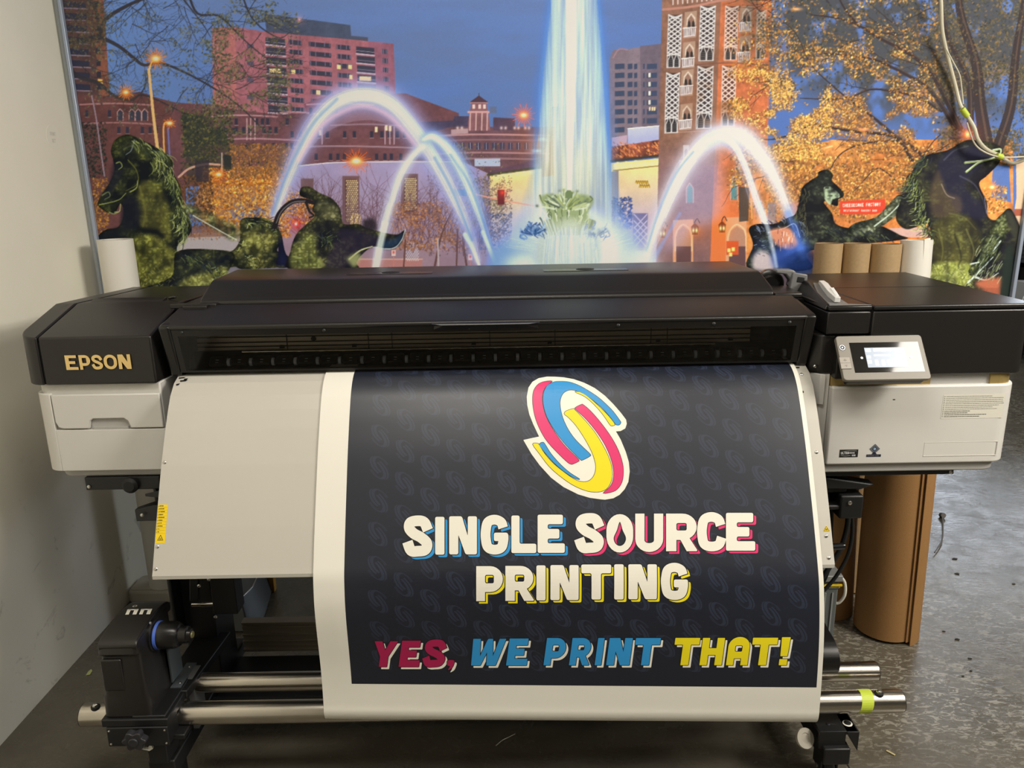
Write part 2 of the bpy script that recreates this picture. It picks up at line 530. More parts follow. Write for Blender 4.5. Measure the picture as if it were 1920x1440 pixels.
    poly([(1146, 276), (1236, 262), (1236, 292), (1146, 300)], brick((150, 80, 60), .5))
    for k in range(170):
        x, y = rnd.uniform(1150, 1235), rnd.uniform(266, 294)
        line([(x, y), (x + 2.4, y + 2.6)], 1.7, rnd.choice(((232, 150, 84), (206, 116, 66), (120, 62, 58))), .55 + .45 * (x - 1150) / 90, sm=False)
    line([(1146, 302), (1236, 292)], 5, (66, 58, 54))
    poly([(1146, 306), (1235, 297), (1233, 500), (1146, 500)], wall((238, 206, 128), (176, 152, 176), 304, 430))
    for k in range(7):
        blob(1155 + k * 13.5, 312 - k * 1.1, 6, 4.4, (255, 240, 165), .85)
    line([(1150, 320), (1235, 311)], 2, (136, 112, 66))
    for (x, y) in ((1158, 305), (1174, 304), (1192, 302), (1228, 299)):
        blob(x, y, 2.4, 1.4, (255, 236, 150))
    poly([(1146, 322), (1160, 320), (1160, 420), (1146, 425)], (92, 88, 120), .7)
    x = 1192
    for wd, y in (('CALIFORNIA', 341), ('PIZZA', 348)):
        for ch in wd[:6]:
            line([(x, y + rnd.uniform(0, 3)), (x + 1.5, y - 2), (x + 3, y + 3)], 2, (150, 112, 28))
            line([(x, y + 1), (x + 2.5, y + 2)], 1, (214, 176, 84))
            x += 4
        x = 1199
    # lattice screen low right of the jet
    poly([(1187, 400), (1215, 400), (1213, 470), (1187, 470)], (104, 96, 132))
    for k in range(0, 4):
        line([(1189, 402 + k * 12), (1213, 402 + k * 12 + 26)], 2.2, (186, 172, 196), .9, sm=False)
        line([(1213, 402 + k * 12), (1189, 402 + k * 12 + 26)], 2.2, (186, 172, 196), .9, sm=False)
    sl = box(1184, 360, 1216, 400)
    # ---- Moorish tower
    L0, L1 = 1240, 1352
    poly([(1244, -110), (1356, -110), (1350, 250), (1333, 505), (1230, 505), (1236, 250)], brick((134, 94, 76), .2))
    poly([(1356, -110), (1450, -110), (1440, 250), (1430, 505), (1331, 505), (1342, 250)], brick((190, 104, 66), .2))
    sl, m = mask_poly([(1244, -110), (1356, -110), (1350, 250), (1333, 505), (1230, 505), (1236, 250)])
    mix(sl, m * np.clip((YY[sl] - 260) / 150, 0, .4), (112, 84, 104))
    sl, m = mask_poly([(1356, -110), (1450, -110), (1440, 250), (1430, 505), (1331, 505), (1342, 250)])
    mix(sl, m * np.clip((YY[sl] - 330) / 120, 0, .8), (226, 112, 58))
    line([(1243, 18), (1300, 12), (1358, 0), (1440, -6)], 4.5, (178, 122, 104))
    for k in range(9):
        line([(1262 + k * 9, -6), (1262 + k * 9, 8 - k)], 3.2, (200, 176, 166), .9)
    line([(1250, 128), (1355, 118), (1440, 122)], 2.4, (112, 76, 66), .8)
    line([(1246, 250), (1350, 243)], 2, (170, 130, 110), .8)

    def screen(x0, x1, y0, y1, lean=-3.5, light=(206, 196, 190), dark=(64, 52, 52)):
        def S(u, v):
            return (x0 + (x1 - x0) * u + lean * v, y0 + (y1 - y0) * v)
        poly([S(0, 0), S(1, 0), S(1, 1), S(0, 1)], dark)
        n = 11
        for k in range(-2, n * 2):
            for sgn in (1, -1):
                a, b = k / n, k / n + 2.0 / n * (1 if sgn > 0 else -1)
                u0, u1 = 0, 1
                va, vb = a, b
                if max(va, vb) < 0.01 or min(va, vb) > .76:
                    continue
                va, vb = min(max(va, 0), .78), min(max(vb, 0), .78)
                line([S(u0, va), S(u1, vb)], 2.5, light, .95, sm=False)
        for u in (0, 1):
            line([S(u, 0), S(u, 1)], 2, light, .8, sm=False)
        for u in (.28, .74):
            a = [S(u - .2, 1), S(u - .2, .86), S(u, .74), S(u + .2, .86), S(u + .2, 1)]
            poly(a, (50, 46, 48))
            line(a, 1.6, light, .9, sm=False)
            for j in range(4):
                line([S(u - .18, .86 + .035 * j), S(u + .18, .86 + .035 * j)], 1, (100, 92, 88), .8, sm=False)
        line([S(0, 1.01), S(1, 1.0)], 2, light, .8, sm=False)
    screen(1254, 1278, 28, 126)
    screen(1314, 1341, 12, 113)
    screen(1250, 1274, 137, 248)
    screen(1309, 1337, 125, 240)
    screen(1361, 1384, 12, 112, -3, (222, 190, 172), (92, 56, 48))
    screen(1355, 1380, 124, 236, -3, (222, 190, 172), (92, 56, 48))
    screen(1420, 1436, 20, 110, -3, (214, 186, 164), (92, 56, 48))
    for (cx, y0) in ((1296, 20), (1293, 77), (1290, 129), (1288, 193), (1400, 10), (1398, 66)):
        poly([(cx - 12, y0 + 3), (cx + 11, y0), (cx + 9, y0 + 50), (cx - 14, y0 + 52)], (168, 134, 112), .9)
        poly([(cx - 9, y0 + 28), (cx - 8, y0 + 14), (cx, y0 + 4), (cx + 8, y0 + 13), (cx + 8, y0 + 28)], (206, 182, 162))
        poly([(cx - 6, y0 + 30), (cx - 6, y0 + 17), (cx, y0 + 8), (cx + 6, y0 + 17), (cx + 6, y0 + 30)], (140, 104, 88))
        for d in (-4, 4):
            poly([(cx + d - 3, y0 + 32), (cx + d - 2.5, y0 + 22), (cx + d, y0 + 18), (cx + d + 2.5, y0 + 22), (cx + d + 3, y0 + 32)], (52, 44, 44))
        poly([(cx - 14, y0 + 33), (cx + 8, y0 + 31), (cx + 7, y0 + 46), (cx - 14, y0 + 49)], (122, 98, 92))
        for j in range(7):
            line([(cx - 13 + j * 3.4, y0 + 34), (cx - 13 + j * 3.3, y0 + 47)], 1.7, (226, 214, 214), .95, sm=False)
        line([(cx - 15, y0 + 33), (cx + 9, y0 + 31)], 2, (230, 220, 216))
        line([(cx - 14, y0 + 49), (cx + 7, y0 + 46)], 2, (206, 190, 186))
    for (cx, y) in ((1287, 272), (1378, 330), (1384, 312)):
        poly([(cx - 6, y), (cx + 5, y), (cx + 5, y + 24), (cx - 6, y + 26)], (190, 170, 160))
        poly([(cx - 3, y + 24), (cx - 3, y + 11), (cx, y + 7), (cx + 3, y + 11), (cx + 3, y + 24)], (120, 92, 84))
    for j in range(4):
        line([(1275 + j * 3, 300), (1275 + j * 3, 310)], 1.5, (220, 205, 205))
    # coloured windows and door arches low on the tower
    for (x, y0, y1) in ((1293, 345, 380), (1376, 338, 375)):
        poly([(x - 5, y1), (x - 5, y0 + 8), (x, y0), (x + 6, y0 + 8), (x + 6, y1)], (90, 130, 130))
        line([(x - 6, y1), (x - 6, y0 + 8), (x, y0 - 2), (x + 7, y0 + 8), (x + 7, y1)], 2, (200, 160, 150), .8, sm=False)
    for (x0, x1, top) in ((1262, 1300, 413), (1361, 1402, 408)):
        poly([(x0, top), (x1, top - 2), (x1, 505), (x0, 505)], (208, 148, 108))
        cx = (x0 + x1) / 2
        poly([(x0 + 6, 470), (x0 + 6, 445), (x0 + 10, 432), (cx, 424), (x1 - 8, 432), (x1 - 4, 445), (x1 - 4, 505), (x0 + 6, 505)], (172, 124, 100))
        line([(x0 + 4, 470), (x0 + 4, 445), (x0 + 9, 430), (cx, 421), (x1 - 7, 430), (x1 - 3, 445), (x1 - 3, 470)], 3, (232, 184, 140), .9)
        poly([(x0 + 6, 462), (x1 - 4, 462), (x1 - 4, 505), (x0 + 6, 505)], (96, 66, 66))
    poly([(1362, 452), (1385, 452), (1385, 478), (1362, 478)], (200, 80, 40))
    for (x, y) in ((1364, 466), (1372, 464), (1367, 474)):
        poly([(x, y), (x + 6, y), (x + 6, y + 7), (x, y + 7)], (255, 206, 110))
    for (x, y) in ((1303, 432), (1354, 428), (1242, 438)):
        glow(x, y, 17, (255, 120, 40), .8)
        poly([(x - 7, y - 7), (x, y - 14), (x + 7, y - 7), (x + 5, y + 8), (x - 5, y + 8)], (120, 50, 20))
        for d in (-3, 3):
            blob(x + d, y, 2.2, 4.5, (255, 232, 150))
        line([(x - 1, y - 14), (x + 4, y - 22), (x + 9, y - 14)], 1.6, (60, 34, 28))
    # ---- shopping street on the right
    poly([(1400, 318), (1440, 310), (1560, 290), (1700, 262), (1900, 262), (1900, 505), (1400, 505)], brick((206, 122, 62), .35))
    poly([(1424, 296), (1560, 262), (1640, 268), (1640, 296), (1440, 322)], brick((216, 140, 76), .3))
    line([(1420, 312), (1500, 290), (1560, 274)], 3, (246, 190, 120))
    for (x0, y0) in ((1453, 322), (1488, 322), (1540, 330)):
        poly([(x0, y0 + 40), (x0, y0 + 6), (x0 + 12, y0), (x0 + 24, y0 + 6), (x0 + 24, y0 + 40)], (150, 62, 34))
        line([(x0 - 1, y0 + 40), (x0 - 1, y0 + 6), (x0 + 12, y0 - 2), (x0 + 25, y0 + 6), (x0 + 25, y0 + 40)], 2.4, (232, 158, 92), 1, sm=False)
        line([(x0 + 12, y0 + 3), (x0 + 12, y0 + 40)], 2, (220, 140, 80))
        line([(x0, y0 + 20), (x0 + 24, y0 + 20)], 2, (220, 140, 80))
    for x in (1415, 1440, 1484, 1530):
        line([(x, 330), (x - 2, 500)], 5, (226, 130, 74), .7)
    # ---- autumn tree on the right
    d1 = np.clip((n_leaf - .36) * 4.2, 0, 1)
    ell = lambda cx, cy, rx, ry: np.clip(1.25 - np.hypot((XX - cx) / rx, (YY - cy) / ry), 0, 1) * 3
    reg = np.clip(ell(1560, 210, 230, 190) + ell(1700, 40, 330, 130) + ell(1470, 90, 110, 110) + ell(1640, 330, 130, 70), 0, 1)
    A_sky = np.clip(reg * d1, 0, 1)
    mix((slice(0, MH), slice(0, MW)), np.clip(A_sky * .85, 0, 1) * np.clip((YY - 40) / 140, .0, 1) * np.clip(.25 + n_mid * 1.3, 0, 1), (140, 88, 52))
    dk = np.clip(ell(1760, 20, 330, 190) * np.clip((noise(30, 40, 44, 3) - .3) * 4, 0, 1), 0, 1)
    mix((slice(0, MH), slice(0, MW)), dk * .8, (66, 60, 52))
    gold = [(236, 172, 84), (214, 142, 62), (250, 200, 104), (186, 116, 52), (160, 98, 52), (224, 150, 76), (118, 76, 46), (196, 130, 60), (92, 64, 50)]
    dark = [(70, 66, 50), (92, 82, 54), (52, 52, 46), (112, 92, 58), (60, 60, 64), (84, 76, 60), (140, 104, 60)]
    mixd = gold + [(96, 84, 56), (120, 96, 58), (84, 74, 52)]
    branch_col = (52, 42, 42)
    leaves((1365, 40, 1760, 420), 15000, mixd, 1, 3.2, .9, A_sky * np.clip((YY - 30) / 140, .1, 1))
    leaves((1380, -110, 1935, 170), 16000, dark, 1, 3.4, .85, np.clip(d1 + .25, 0, 1) * np.clip((XX - 1380) / 160, 0, 1))
    leaves((1760, 120, 1935, 320), 7000, dark, 1, 3.2, .85, np.clip(d1 + .1, 0, 1))
    # trunk and limbs
    for pts, w, w2 in (([(1752, 320), (1735, 300), (1722, 285), (1690, 262), (1660, 252), (1600, 246), (1540, 236), (1520, 232), (1490, 250), (1440, 262), (1400, 252)], 9, 1.5),
                       ([(1710, 300), (1690, 268), (1655, 235), (1640, 222), (1610, 200), (1586, 182)], 8, 3),
                       ([(1790, 240), (1770, 205), (1740, 165), (1700, 140), (1670, 125), (1640, 112), (1590, 104), (1540, 100)], 10, 2),
                       ([(1800, 240), (1755, 150), (1725, 115), (1690, 92), (1650, 72), (1610, 48), (1570, 34), (1520, 28)], 11, 2),
                       ([(1765, 208), (1720, 182), (1668, 170), (1630, 168), (1595, 182), (1560, 186), (1500, 184)], 6, 1.5),
                       ([(1690, 264), (1640, 266), (1600, 275), (1570, 295), (1552, 330)], 4, 1.4),
                       ([(1850, 270), (1838, 200), (1830, 120), (1800, 20), (1790, -110)], 26, 12),
                       ([(1870, 280), (1895, 200), (1905, 100), (1925, -20)], 22, 12),
                       ([(1820, 240), (1815, 150), (1775, 60), (1740, -110)], 14, 6),
                       ([(1586, 182), (1560, 160), (1520, 120), (1490, 60), (1440, 20)], 3, 1),
                       ([(1610, 48), (1580, 10), (1560, -40)], 5, 2),
                       ([(1680, 340), (1660, 322), (1640, 318), (1600, 360), (1580, 372)], 3, 1)):
        line(pts, w, branch_col, .95, w2)
        line([(p[0] + 1.5, p[1] - w * .22) for p in pts], w * .18, (112, 84, 66), .5, w2 * .2)
    for k in range(34):
        x, y = rnd.uniform(1420, 1850), rnd.uniform(-20, 330)
        branch(x, y, rnd.uniform(2.4, 3.9), rnd.uniform(40, 90), 2.0, 1, branch_col)
    leaves((1365, 90, 1740, 400), 9500, gold, 1, 3, .9, A_sky * np.clip((YY - 60) / 100, .1, 1))
    leaves((1420, -60, 1760, 140), 3000, gold, 1, 3, .85, d1)
    leaves((1700, -110, 1935, 260), 3600, dark, 1, 3, .8, d1)
    leaves((1700, 350, 1800, 440), 800, gold, 1, 3)
    leaves((1375, 130, 1560, 300), 4200, [(252, 206, 112), (238, 172, 82), (246, 190, 96)], 1, 2.6, .85, d1)
    poly([(1862, 308), (1892, 310), (1896, 380), (1858, 370)], (70, 104, 168), .9)
    # pale column at the far right edge
    poly([(1905, 300), (1925, 296), (1925, 500), (1896, 500), (1898, 420), (1906, 370)], (214, 176, 140))
    poly([(1902, 392), (1925, 392), (1925, 405), (1900, 405)], (160, 84, 60))
    leaves((1846, 350, 1888, 400), 400, gold, 1, 3)
    poly([(1575, 377), (1660, 373), (1660, 396), (1640, 402), (1575, 402)], (206, 66, 44))
    tx = 1580
    for ch in 'CHEESECAKE FACTORY':
        if ch != ' ':
            for o, hs in glyph(ch if ch in 'CHESKAFTORY' else 'E', .3, .2, .02):
                poly([(tx + p[0] * 3.2, 382 + p[1] * 6.5 - (tx - 1580) * .03) for p in o], (255, 232, 214), .9)
        tx += 4.0
    tx = 1582
    for ch in 'RESTAURANT BAKERY BAR':
        if ch != ' ':
            for o, hs in glyph({'B': 'R'}.get(ch, ch), .3, .2, .02):
                poly([(tx + p[0] * 2.3, 393 + p[1] * 4) for p in o], (255, 214, 196), .85)
        tx += 3.0
    # ---- left tree over the evening sky
    lt = np.clip(ell(300, 60, 260, 150) + ell(470, 110, 110, 130) + ell(180, 20, 110, 110), 0, 1)
    dl = np.clip((noise(30, 24, 21, 3) - .44) * 5, 0, 1)
    green = [(92, 92, 72), (74, 76, 62), (112, 106, 76), (60, 62, 58), (126, 112, 70), (84, 82, 76)]
    bc = (54, 50, 54)
    for pts, w, w2 in (([(105, 85), (160, 74), (185, 70), (220, 85), (250, 108), (270, 122), (300, 118), (345, 135), (400, 165), (450, 200), (500, 250)], 9, 2),
                       ([(130, 130), (150, 145), (185, 156), (215, 180), (245, 188), (265, 178), (300, 190), (350, 215)], 8, 2),
                       ([(185, 66), (200, 35), (240, 10), (280, -6), (330, -20)], 9, 4),
                       ([(185, 66), (180, 20), (150, -20), (130, -60)], 6, 3),
                       ([(350, -20), (370, 25), (410, 30), (445, 62), (475, 90), (540, 140)], 5, 1.4),
                       ([(345, 0), (380, 45), (395, 70)], 3, 1),
                       ([(440, -60), (470, 30), (520, 70), (545, 60)], 4, 1)):
        line(pts, w, bc, .95, w2)
    for k in range(60):
        x, y = rnd.uniform(130, 520), rnd.uniform(-30, 190)
        branch(x, y, rnd.uniform(-.6, 2.6), rnd.uniform(35, 90), 1.7, 2, bc)
    leaves((100, -110, 560, 250), 11000, green, 1, 2.8, .85, np.clip(lt * dl * .9 + .03, 0, 1))
    leaves((380, 20, 550, 260), 4200, green + [(120, 112, 60), (64, 66, 40)], 1, 3, .85, np.clip(dl * ell(455, 130, 95, 130), 0, 1))
    leaves((120, -40, 200, 90), 900, [(84, 74, 58), (66, 60, 52), (104, 84, 58)], 1, 3, .85)
    # ---- park bushes
    poly([(340, 210), (420, 225), (440, 330), (352, 345)], (44, 52, 44), .8, np.clip((n_leaf - .2) * 3, 0, 1))
    leaves((340, 205, 440, 320), 1200, [(56, 62, 44), (84, 82, 48), (40, 46, 40), (110, 100, 56)], 1, 3.2)
    leaves((140, 230, 200, 335), 700, [(44, 48, 44), (60, 62, 50), (34, 38, 38)], 1, 3)
    poly([(380, 325), (520, 312), (540, 420), (470, 470), (360, 400)], (190, 110, 40), .7, np.clip((n_leaf - .2) * 3, 0, 1))
    bushy = [(240, 164, 60), (206, 122, 44), (252, 196, 96), (160, 88, 40), (226, 140, 56), (110, 66, 38)]
    leaves((380, 315, 545, 445), 3600, bushy, 1, 3)
    leaves((335, 330, 400, 430), 1000, [(88, 58, 40), (60, 46, 40), (120, 76, 44)], 1, 3)
    leaves((430, 270, 545, 335), 1700, [(150, 98, 60), (120, 84, 52), (186, 120, 60), (96, 74, 52)], 1, 3)
    leaves((175, 335, 205, 470), 700, [(196, 136, 56), (150, 96, 48), (96, 66, 48)], 1, 3)
    leaves((545, 360, 600, 420), 700, bushy[1:], 1, 2.6, .8)
    autumn = [(170, 110, 70), (140, 84, 60), (196, 134, 84), (112, 72, 62), (150, 100, 84)]
    leaves((735, 380, 880, 470), 2600, autumn, 1, 3, .85, np.clip(dl + .35, 0, 1))
    leaves((800, 330, 960, 480), 2400, [(110, 82, 84), (140, 98, 80), (88, 70, 84), (150, 110, 88)], 1, 2.6, .75, np.clip(dl + .2, 0, 1))
    leaves((850, 270, 945, 420), 1800, [(96, 88, 70), (128, 112, 76), (80, 76, 74), (150, 128, 84)], 1, 2.6, .8, np.clip(dl + .15, 0, 1))
    leaves((900, 400, 960, 470), 700, [(80, 88, 130), (60, 66, 100)], 1, 2.6, .7)
    leaves((1148, 370, 1185, 430), 500, [(50, 70, 130), (70, 84, 140), (40, 52, 96)], 1, 3)
    for pts in ([(815, 500), (828, 440), (850, 390)], [(875, 500), (868, 440), (880, 400)], [(757, 500), (760, 450)], [(856, 500), (858, 430)]):
        line(pts, 4, (96, 62, 56), .9, 2)
    poly([(335, 438), (455, 434), (480, 470), (330, 478)], (176, 160, 156), .95)
    poly([(335, 425), (455, 425), (455, 442), (335, 446)], (128, 84, 66), .7)
    poly([(1600, 430), (1740, 426), (1740, 445), (1600, 445)], (196, 160, 150), .9)
    leaves((330, 430, 470, 450), 200, autumn, 1, 2, .7)
    # street furniture
    line([(196, 330), (190, 290), (180, 220), (172, 180)], 2.6, (150, 128, 140), .9)
    line([(297, 290), (288, 220), (279, 130)], 6.5, (236, 172, 110), 1, 4.5)
    line([(279, 135), (284, 118), (292, 112)], 3, (240, 180, 110))
    line([(308, 290), (307, 235), (318, 231)], 3, (240, 160, 90))
    line([(318, 292), (315, 240)], 3.4, (110, 104, 150))
    line([(335, 332), (355, 316), (385, 308), (412, 309)], 4, (196, 150, 130))
    line([(416, 287), (416, 322)], 2, (200, 170, 160))
    poly([(365, 302), (392, 300), (392, 340), (368, 342)], (54, 46, 54), .8)
    poly([(420, 290), (434, 292), (434, 318), (420, 318)], (40, 44, 44), .9)
    line([(876, 360), (925, 372), (1000, 386)], 2.6, (232, 150, 120))
    poly([(933, 356), (946, 356), (946, 384), (933, 384)], (100, 40, 44))
    glow(942, 361, 7, (255, 70, 50))
    poly([(851, 355), (876, 356), (876, 368), (851, 367)], (60, 100, 128))
    for (x, y) in ((738, 477), (882, 485)):
        poly([(x - 4, y - 8), (x + 4, y - 8), (x + 4, y + 3), (x - 4, y + 3)], (226, 190, 180))
        blob(x, y - 4, 2, 2.6, (200, 60, 50))
        line([(x, y + 3), (x, y + 30)], 1.4, (210, 120, 100))
    line([(821, 448), (822, 500)], 3, (180, 160, 160))
    poly([(1385, 350), (1405, 352), (1403, 414), (1386, 416)], (70, 60, 54), .9)
    line([(1556 - 148, 372), (1410, 410)], 2, (240, 160, 80))
    poly([(1440, 380), (1456, 380), (1456, 420), (1440, 420)], (90, 110, 150), .5)
    # ---- lamps
    star(292, 110, 20, (255, 120, 30), 20, 5)
    star(236, 173, 16, (255, 130, 40), 18, 3)
    star(318, 231, 11, (255, 120, 40), 12, 3, 1.2)
    star(410, 327, 16, (255, 120, 40), 14, 3.4, 1.1)
    star(668, 302, 24, (255, 96, 24), 22, 6, 1.15)
    star(982, 216, 22, (255, 104, 70), 22, 4.4)
    glow(1008, 272, 22, (255, 140, 60), .9)
    for (x, y) in ((1018, 261), (1007, 283)):
        blob(x, y, 9, 3.4, (255, 240, 200))
    star(1860, 351, 14, (255, 140, 70), 16, 3)
    glow(1814, 252, 16, (255, 96, 40), .95)
    blob(1814, 252, 4, 5, (255, 210, 130))
    glow(556, 421, 12, (240, 40, 30), .95)
    blob(555, 420, 2.6, 3, (255, 230, 220))
    blob(1620, 243, 8, 2.6, (255, 150, 100), .9)
    blob(1493, 17, 9, 3, (255, 180, 110), .9)

    # ---- water
    def jet(pts, w0, w1, col, edge, al=.8, seed=0, inner=None):
        c = np.array(smooth(pts, 14))
        n = len(c)
        T = np.gradient(c, axis=0)
        T /= np.linalg.norm(T, axis=1)[:, None]
        Nn = np.stack([-T[:, 1], T[:, 0]], 1)
        w = w0 + (w1 - w0) * np.sin(np.linspace(0, 1, n) * np.pi) ** .7
        r = np.random.default_rng(seed)
        # soft body in several layers, then fine streaks
        for f, a in ((1.5, .16), (1.15, .3), (.8, .45), (.45, .5)):
            for k in range(0, n - 1):
                blob(c[k, 0], c[k, 1], max(2., w[k] * f * .55), max(2., w[k] * f * .55), edge if f > 1 else col, a * al * .42)
        for s in range(26):
            o = r.normal(0, .33)
            k0, k1 = sorted(r.integers(0, n, 2))
            if k1 - k0 < 6:
                continue
            p = c[k0:k1] + Nn[k0:k1] * (w[k0:k1, None] * o)
            cc = edge if abs(o) > .4 else col
            line(p.tolist(), r.uniform(.8, 2), cc, r.uniform(.2, .5), soft=1.2, sm=False)
    pink, ice, blue = (236, 206, 222), (214, 226, 240), (92, 134, 222)
    # veil under the big arch
    poly([(540, 330), (560, 260), (620, 205), (690, 196), (770, 240), (800, 300), (760, 250), (690, 225), (610, 250)], (200, 160, 176), .28, sm=True)
    jet([(512, 408), (530, 360), (556, 296), (588, 235), (630, 192), (682, 178), (730, 192), (775, 240), (815, 300), (852, 370), (878, 430), (897, 496)], 12, 34, (226, 220, 236), (150, 160, 222), .9, 1)
    line([(512, 400), (532, 342), (560, 280), (590, 228), (632, 186)], 7, blue, .5, 5, 5)
    line([(560, 300), (600, 238), (650, 206), (690, 200), (735, 222), (780, 272)], 8, (240, 190, 200), .5, 8, 7)
    line([(640, 184), (684, 176), (735, 190), (784, 240), (824, 300)], 7, (206, 226, 240), .6, 7, 6)
    line([(872, 440), (886, 465), (898, 496)], 9, (232, 240, 250), .8, 5, 3)
    line([(815, 296), (850, 362), (885, 450)], 5, blue, .55, 5, 4)
    jet([(706, 500), (716, 440), (730, 390), (748, 335), (770, 296), (798, 270)], 13, 17, (228, 232, 226), (190, 186, 214), .9, 2)
    jet([(792, 262), (812, 256), (838, 276), (862, 312), (884, 362), (905, 420), (928, 496)], 7, 22, (226, 232, 232), (120, 152, 222), .9, 3)
    line([(845, 290), (880, 345), (905, 410), (930, 490)], 4, blue, .5, 7, 4)
    line([(905, 435), (929, 494)], 9, (232, 240, 250), .75, 5, 3)
    glow(890, 440, 34, (70, 110, 210), .35)
    jet([(1208, 492), (1222, 450), (1240, 405), (1262, 355), (1290, 305), (1325, 265), (1360, 252), (1395, 258), (1425, 290), (1450, 330), (1475, 390), (1500, 450)], 10, 30, (236, 230, 224), (196, 190, 206), .92, 4)
    jet([(1320, 268), (1350, 256), (1378, 274), (1400, 320), (1420, 380), (1442, 440), (1452, 500)], 16, 15, (226, 226, 232), (180, 180, 214), .75, 5)
    spoly([(1240, 470), (1262, 410), (1290, 340), (1330, 290), (1350, 300), (1352, 400), (1300, 430), (1270, 465)], (190, 180, 222), .38, 9)
    line([(1212, 470), (1236, 395), (1268, 325), (1300, 285)], 4, blue, .5, 3, 4)
    line([(1222, 492), (1245, 452), (1275, 400)], 10, (130, 160, 230), .45, 4, 5)
    spoly([(1470, 400), (1500, 385), (1520, 500), (1490, 505)], (70, 110, 210), .3, 6)
    # central plume
    cx = 1076
    half = np.interp(YY[:, 0], [-110, 0, 120, 240, 330, 400, 500], [42, 47, 60, 70, 80, 96, 130]).astype(np.float32)[:, None]
    ctr = np.interp(YY[:, 0], [-110, 0, 200, 400, 500], [1080, 1077, 1074, 1072, 1070]).astype(np.float32)[:, None]
    d = np.abs(XX - ctr) / half
    body = np.clip((1.05 - d) / .22, 0, 1) ** .8
    body *= (.55 + .45 * np.clip((n_v - .3) * 2.6, 0, 1))
    body = np.clip(body, 0, 1)
    fade = np.where(YY > 300, np.clip(1 - (YY - 300) / 420, .5, 1), 1)
    edge = np.clip((d - .62) / .35, 0, 1)[..., None]
    low = np.clip((YY - 120) / 230, 0, 1)[..., None]
    core = np.array((206, 222, 218), np.float32) * (1 - low) + np.array((220, 218, 190), np.float32) * low
    col = core * (1 - edge) + np.array((118, 158, 206), np.float32) * edge
    col = col * (.84 + .3 * n_v2[..., None])
    m = (body * fade * .95)[..., None]
    A[:] = A * (1 - m) + col * m
    halo = np.clip((1.25 - d) / .3, 0, 1) * (d > .9) * .45 * np.clip(1 - (YY - 250) / 100, 0, 1)
    A[:] = A * (1 - halo[..., None]) + np.array((74, 122, 204), np.float32) * halo[..., None]
    poly([(1062, -110), (1082, -110), (1081, 120), (1075, 270), (1072, 356), (1064, 356), (1062, 270), (1061, 120)], (248, 246, 224), .8)
    poly([(1030, -110), (1056, -110), (1052, 60), (1046, 200), (1036, 200), (1034, 40)], (222, 232, 222), .35)
    # spray at the foot
    spoly([(940, 520), (945, 470), (985, 430), (1020, 400), (1068, 380), (1120, 400), (1155, 430), (1200, 470), (1215, 520)], (216, 220, 236), .75, 9)
    spoly([(910, 520), (925, 470), (950, 450), (965, 480), (960, 520)], (96, 136, 226), .8, 8)
    spoly([(1150, 430), (1175, 440), (1195, 470), (1180, 500), (1160, 480)], (130, 152, 226), .7, 7)
    spoly([(1112, 500), (1118, 460), (1135, 445), (1150, 470), (1165, 510)], (246, 238, 232), .85, 5)
    for (x, y, rx, ry, c, a) in ((1070, 470, 110, 70, (208, 216, 236), .8), (985, 455, 40, 50, (150, 176, 238), .7), (1165, 455, 42, 50, (150, 172, 236), .75), (1130, 465, 40, 44, (244, 238, 232), .8),
                                 (1195, 490, 40, 26, (216, 216, 236), .7), (950, 485, 34, 30, (110, 146, 232), .7), (975, 495, 30, 18, (236, 240, 250), .6), (1020, 420, 34, 50, (206, 206, 214), .55), (1075, 330, 60, 60, (226, 220, 176), .35)):
        blob(x, y, rx, ry, c, a, 1.4)
    for k in range(160):
        a = rnd.uniform(-2.9, -.25)
        r0, r1 = rnd.uniform(20, 60), rnd.uniform(60, 120)
        x, y = 1068 + rnd.uniform(-30, 30), 480
        line([(x + r0 * math.cos(a), y + r0 * math.sin(a) * .8), (x + r1 * math.cos(a), y + r1 * math.sin(a) * .6)], 1.2, rnd.choice(((236, 240, 248), (150, 176, 232), (220, 224, 214))), .28, sm=False)

    # ---- bronze
    bz1, bz2, bz3 = noise(26, 20, 31, 3), noise(7, 6, 32, 2), noise(13, 40, 33, 2)

    def bronze(pts, hi=(150, 150, 66), mid=(74, 78, 40), lo=(22, 27, 25), gain=1.0, al=1.0, shift=0.0):
        p = smooth(pts, 6, True)
        sl, m = mask_poly(p)
        if sl is None:
            return
        if shift > .07:
            m = blur(m, 3) * np.clip(.35 + bz3[sl] * 1.2, 0, 1)
        v = np.clip((bz1[sl] - .34 + shift) * 2.6 * gain, 0, 1)[..., None]
        w = np.clip((np.abs(bz2[sl] - .5) * 2.4 - .16) * 2 * gain, 0, 1)[..., None] * v
        c = np.array(lo, np.float32) * (1 - v) + np.array(mid, np.float32) * v
        c = c * (1 - w * .7) + np.array(hi, np.float32) * w * .7
        if shift <= .07:
            e = np.clip((blur(m, 7) - .35) * 1.5, .0, 1)[..., None]
            c = c * (.5 + .5 * e)
        mix(sl, m * al, c)
        return p

    def strands(path, n, L, ang, cols, w=1.6, jit=.35):
        P = smooth(path, 8)
        for k in range(n):
            x, y = P[rnd.randrange(len(P))]
            x += rnd.uniform(-9, 9)
            y += rnd.uniform(-9, 9)
            a = ang + rnd.uniform(-jit, jit)
            l = L * rnd.uniform(.5, 1.2)
            c = rnd.choice(cols)
            line([(x, y), (x + l * .5 * math.cos(a), y + l * .5 * math.sin(a) + 2), (x + l * math.cos(a + .4), y + l * math.sin(a + .4))], w, c, .8, w * .5)
    lights = [(196, 200, 120), (120, 128, 60), (44, 52, 40), (20, 24, 26), (150, 156, 90), (60, 70, 52)]
    darks = [(28, 34, 40), (16, 20, 24), (70, 80, 50), (110, 120, 70), (40, 46, 60)]
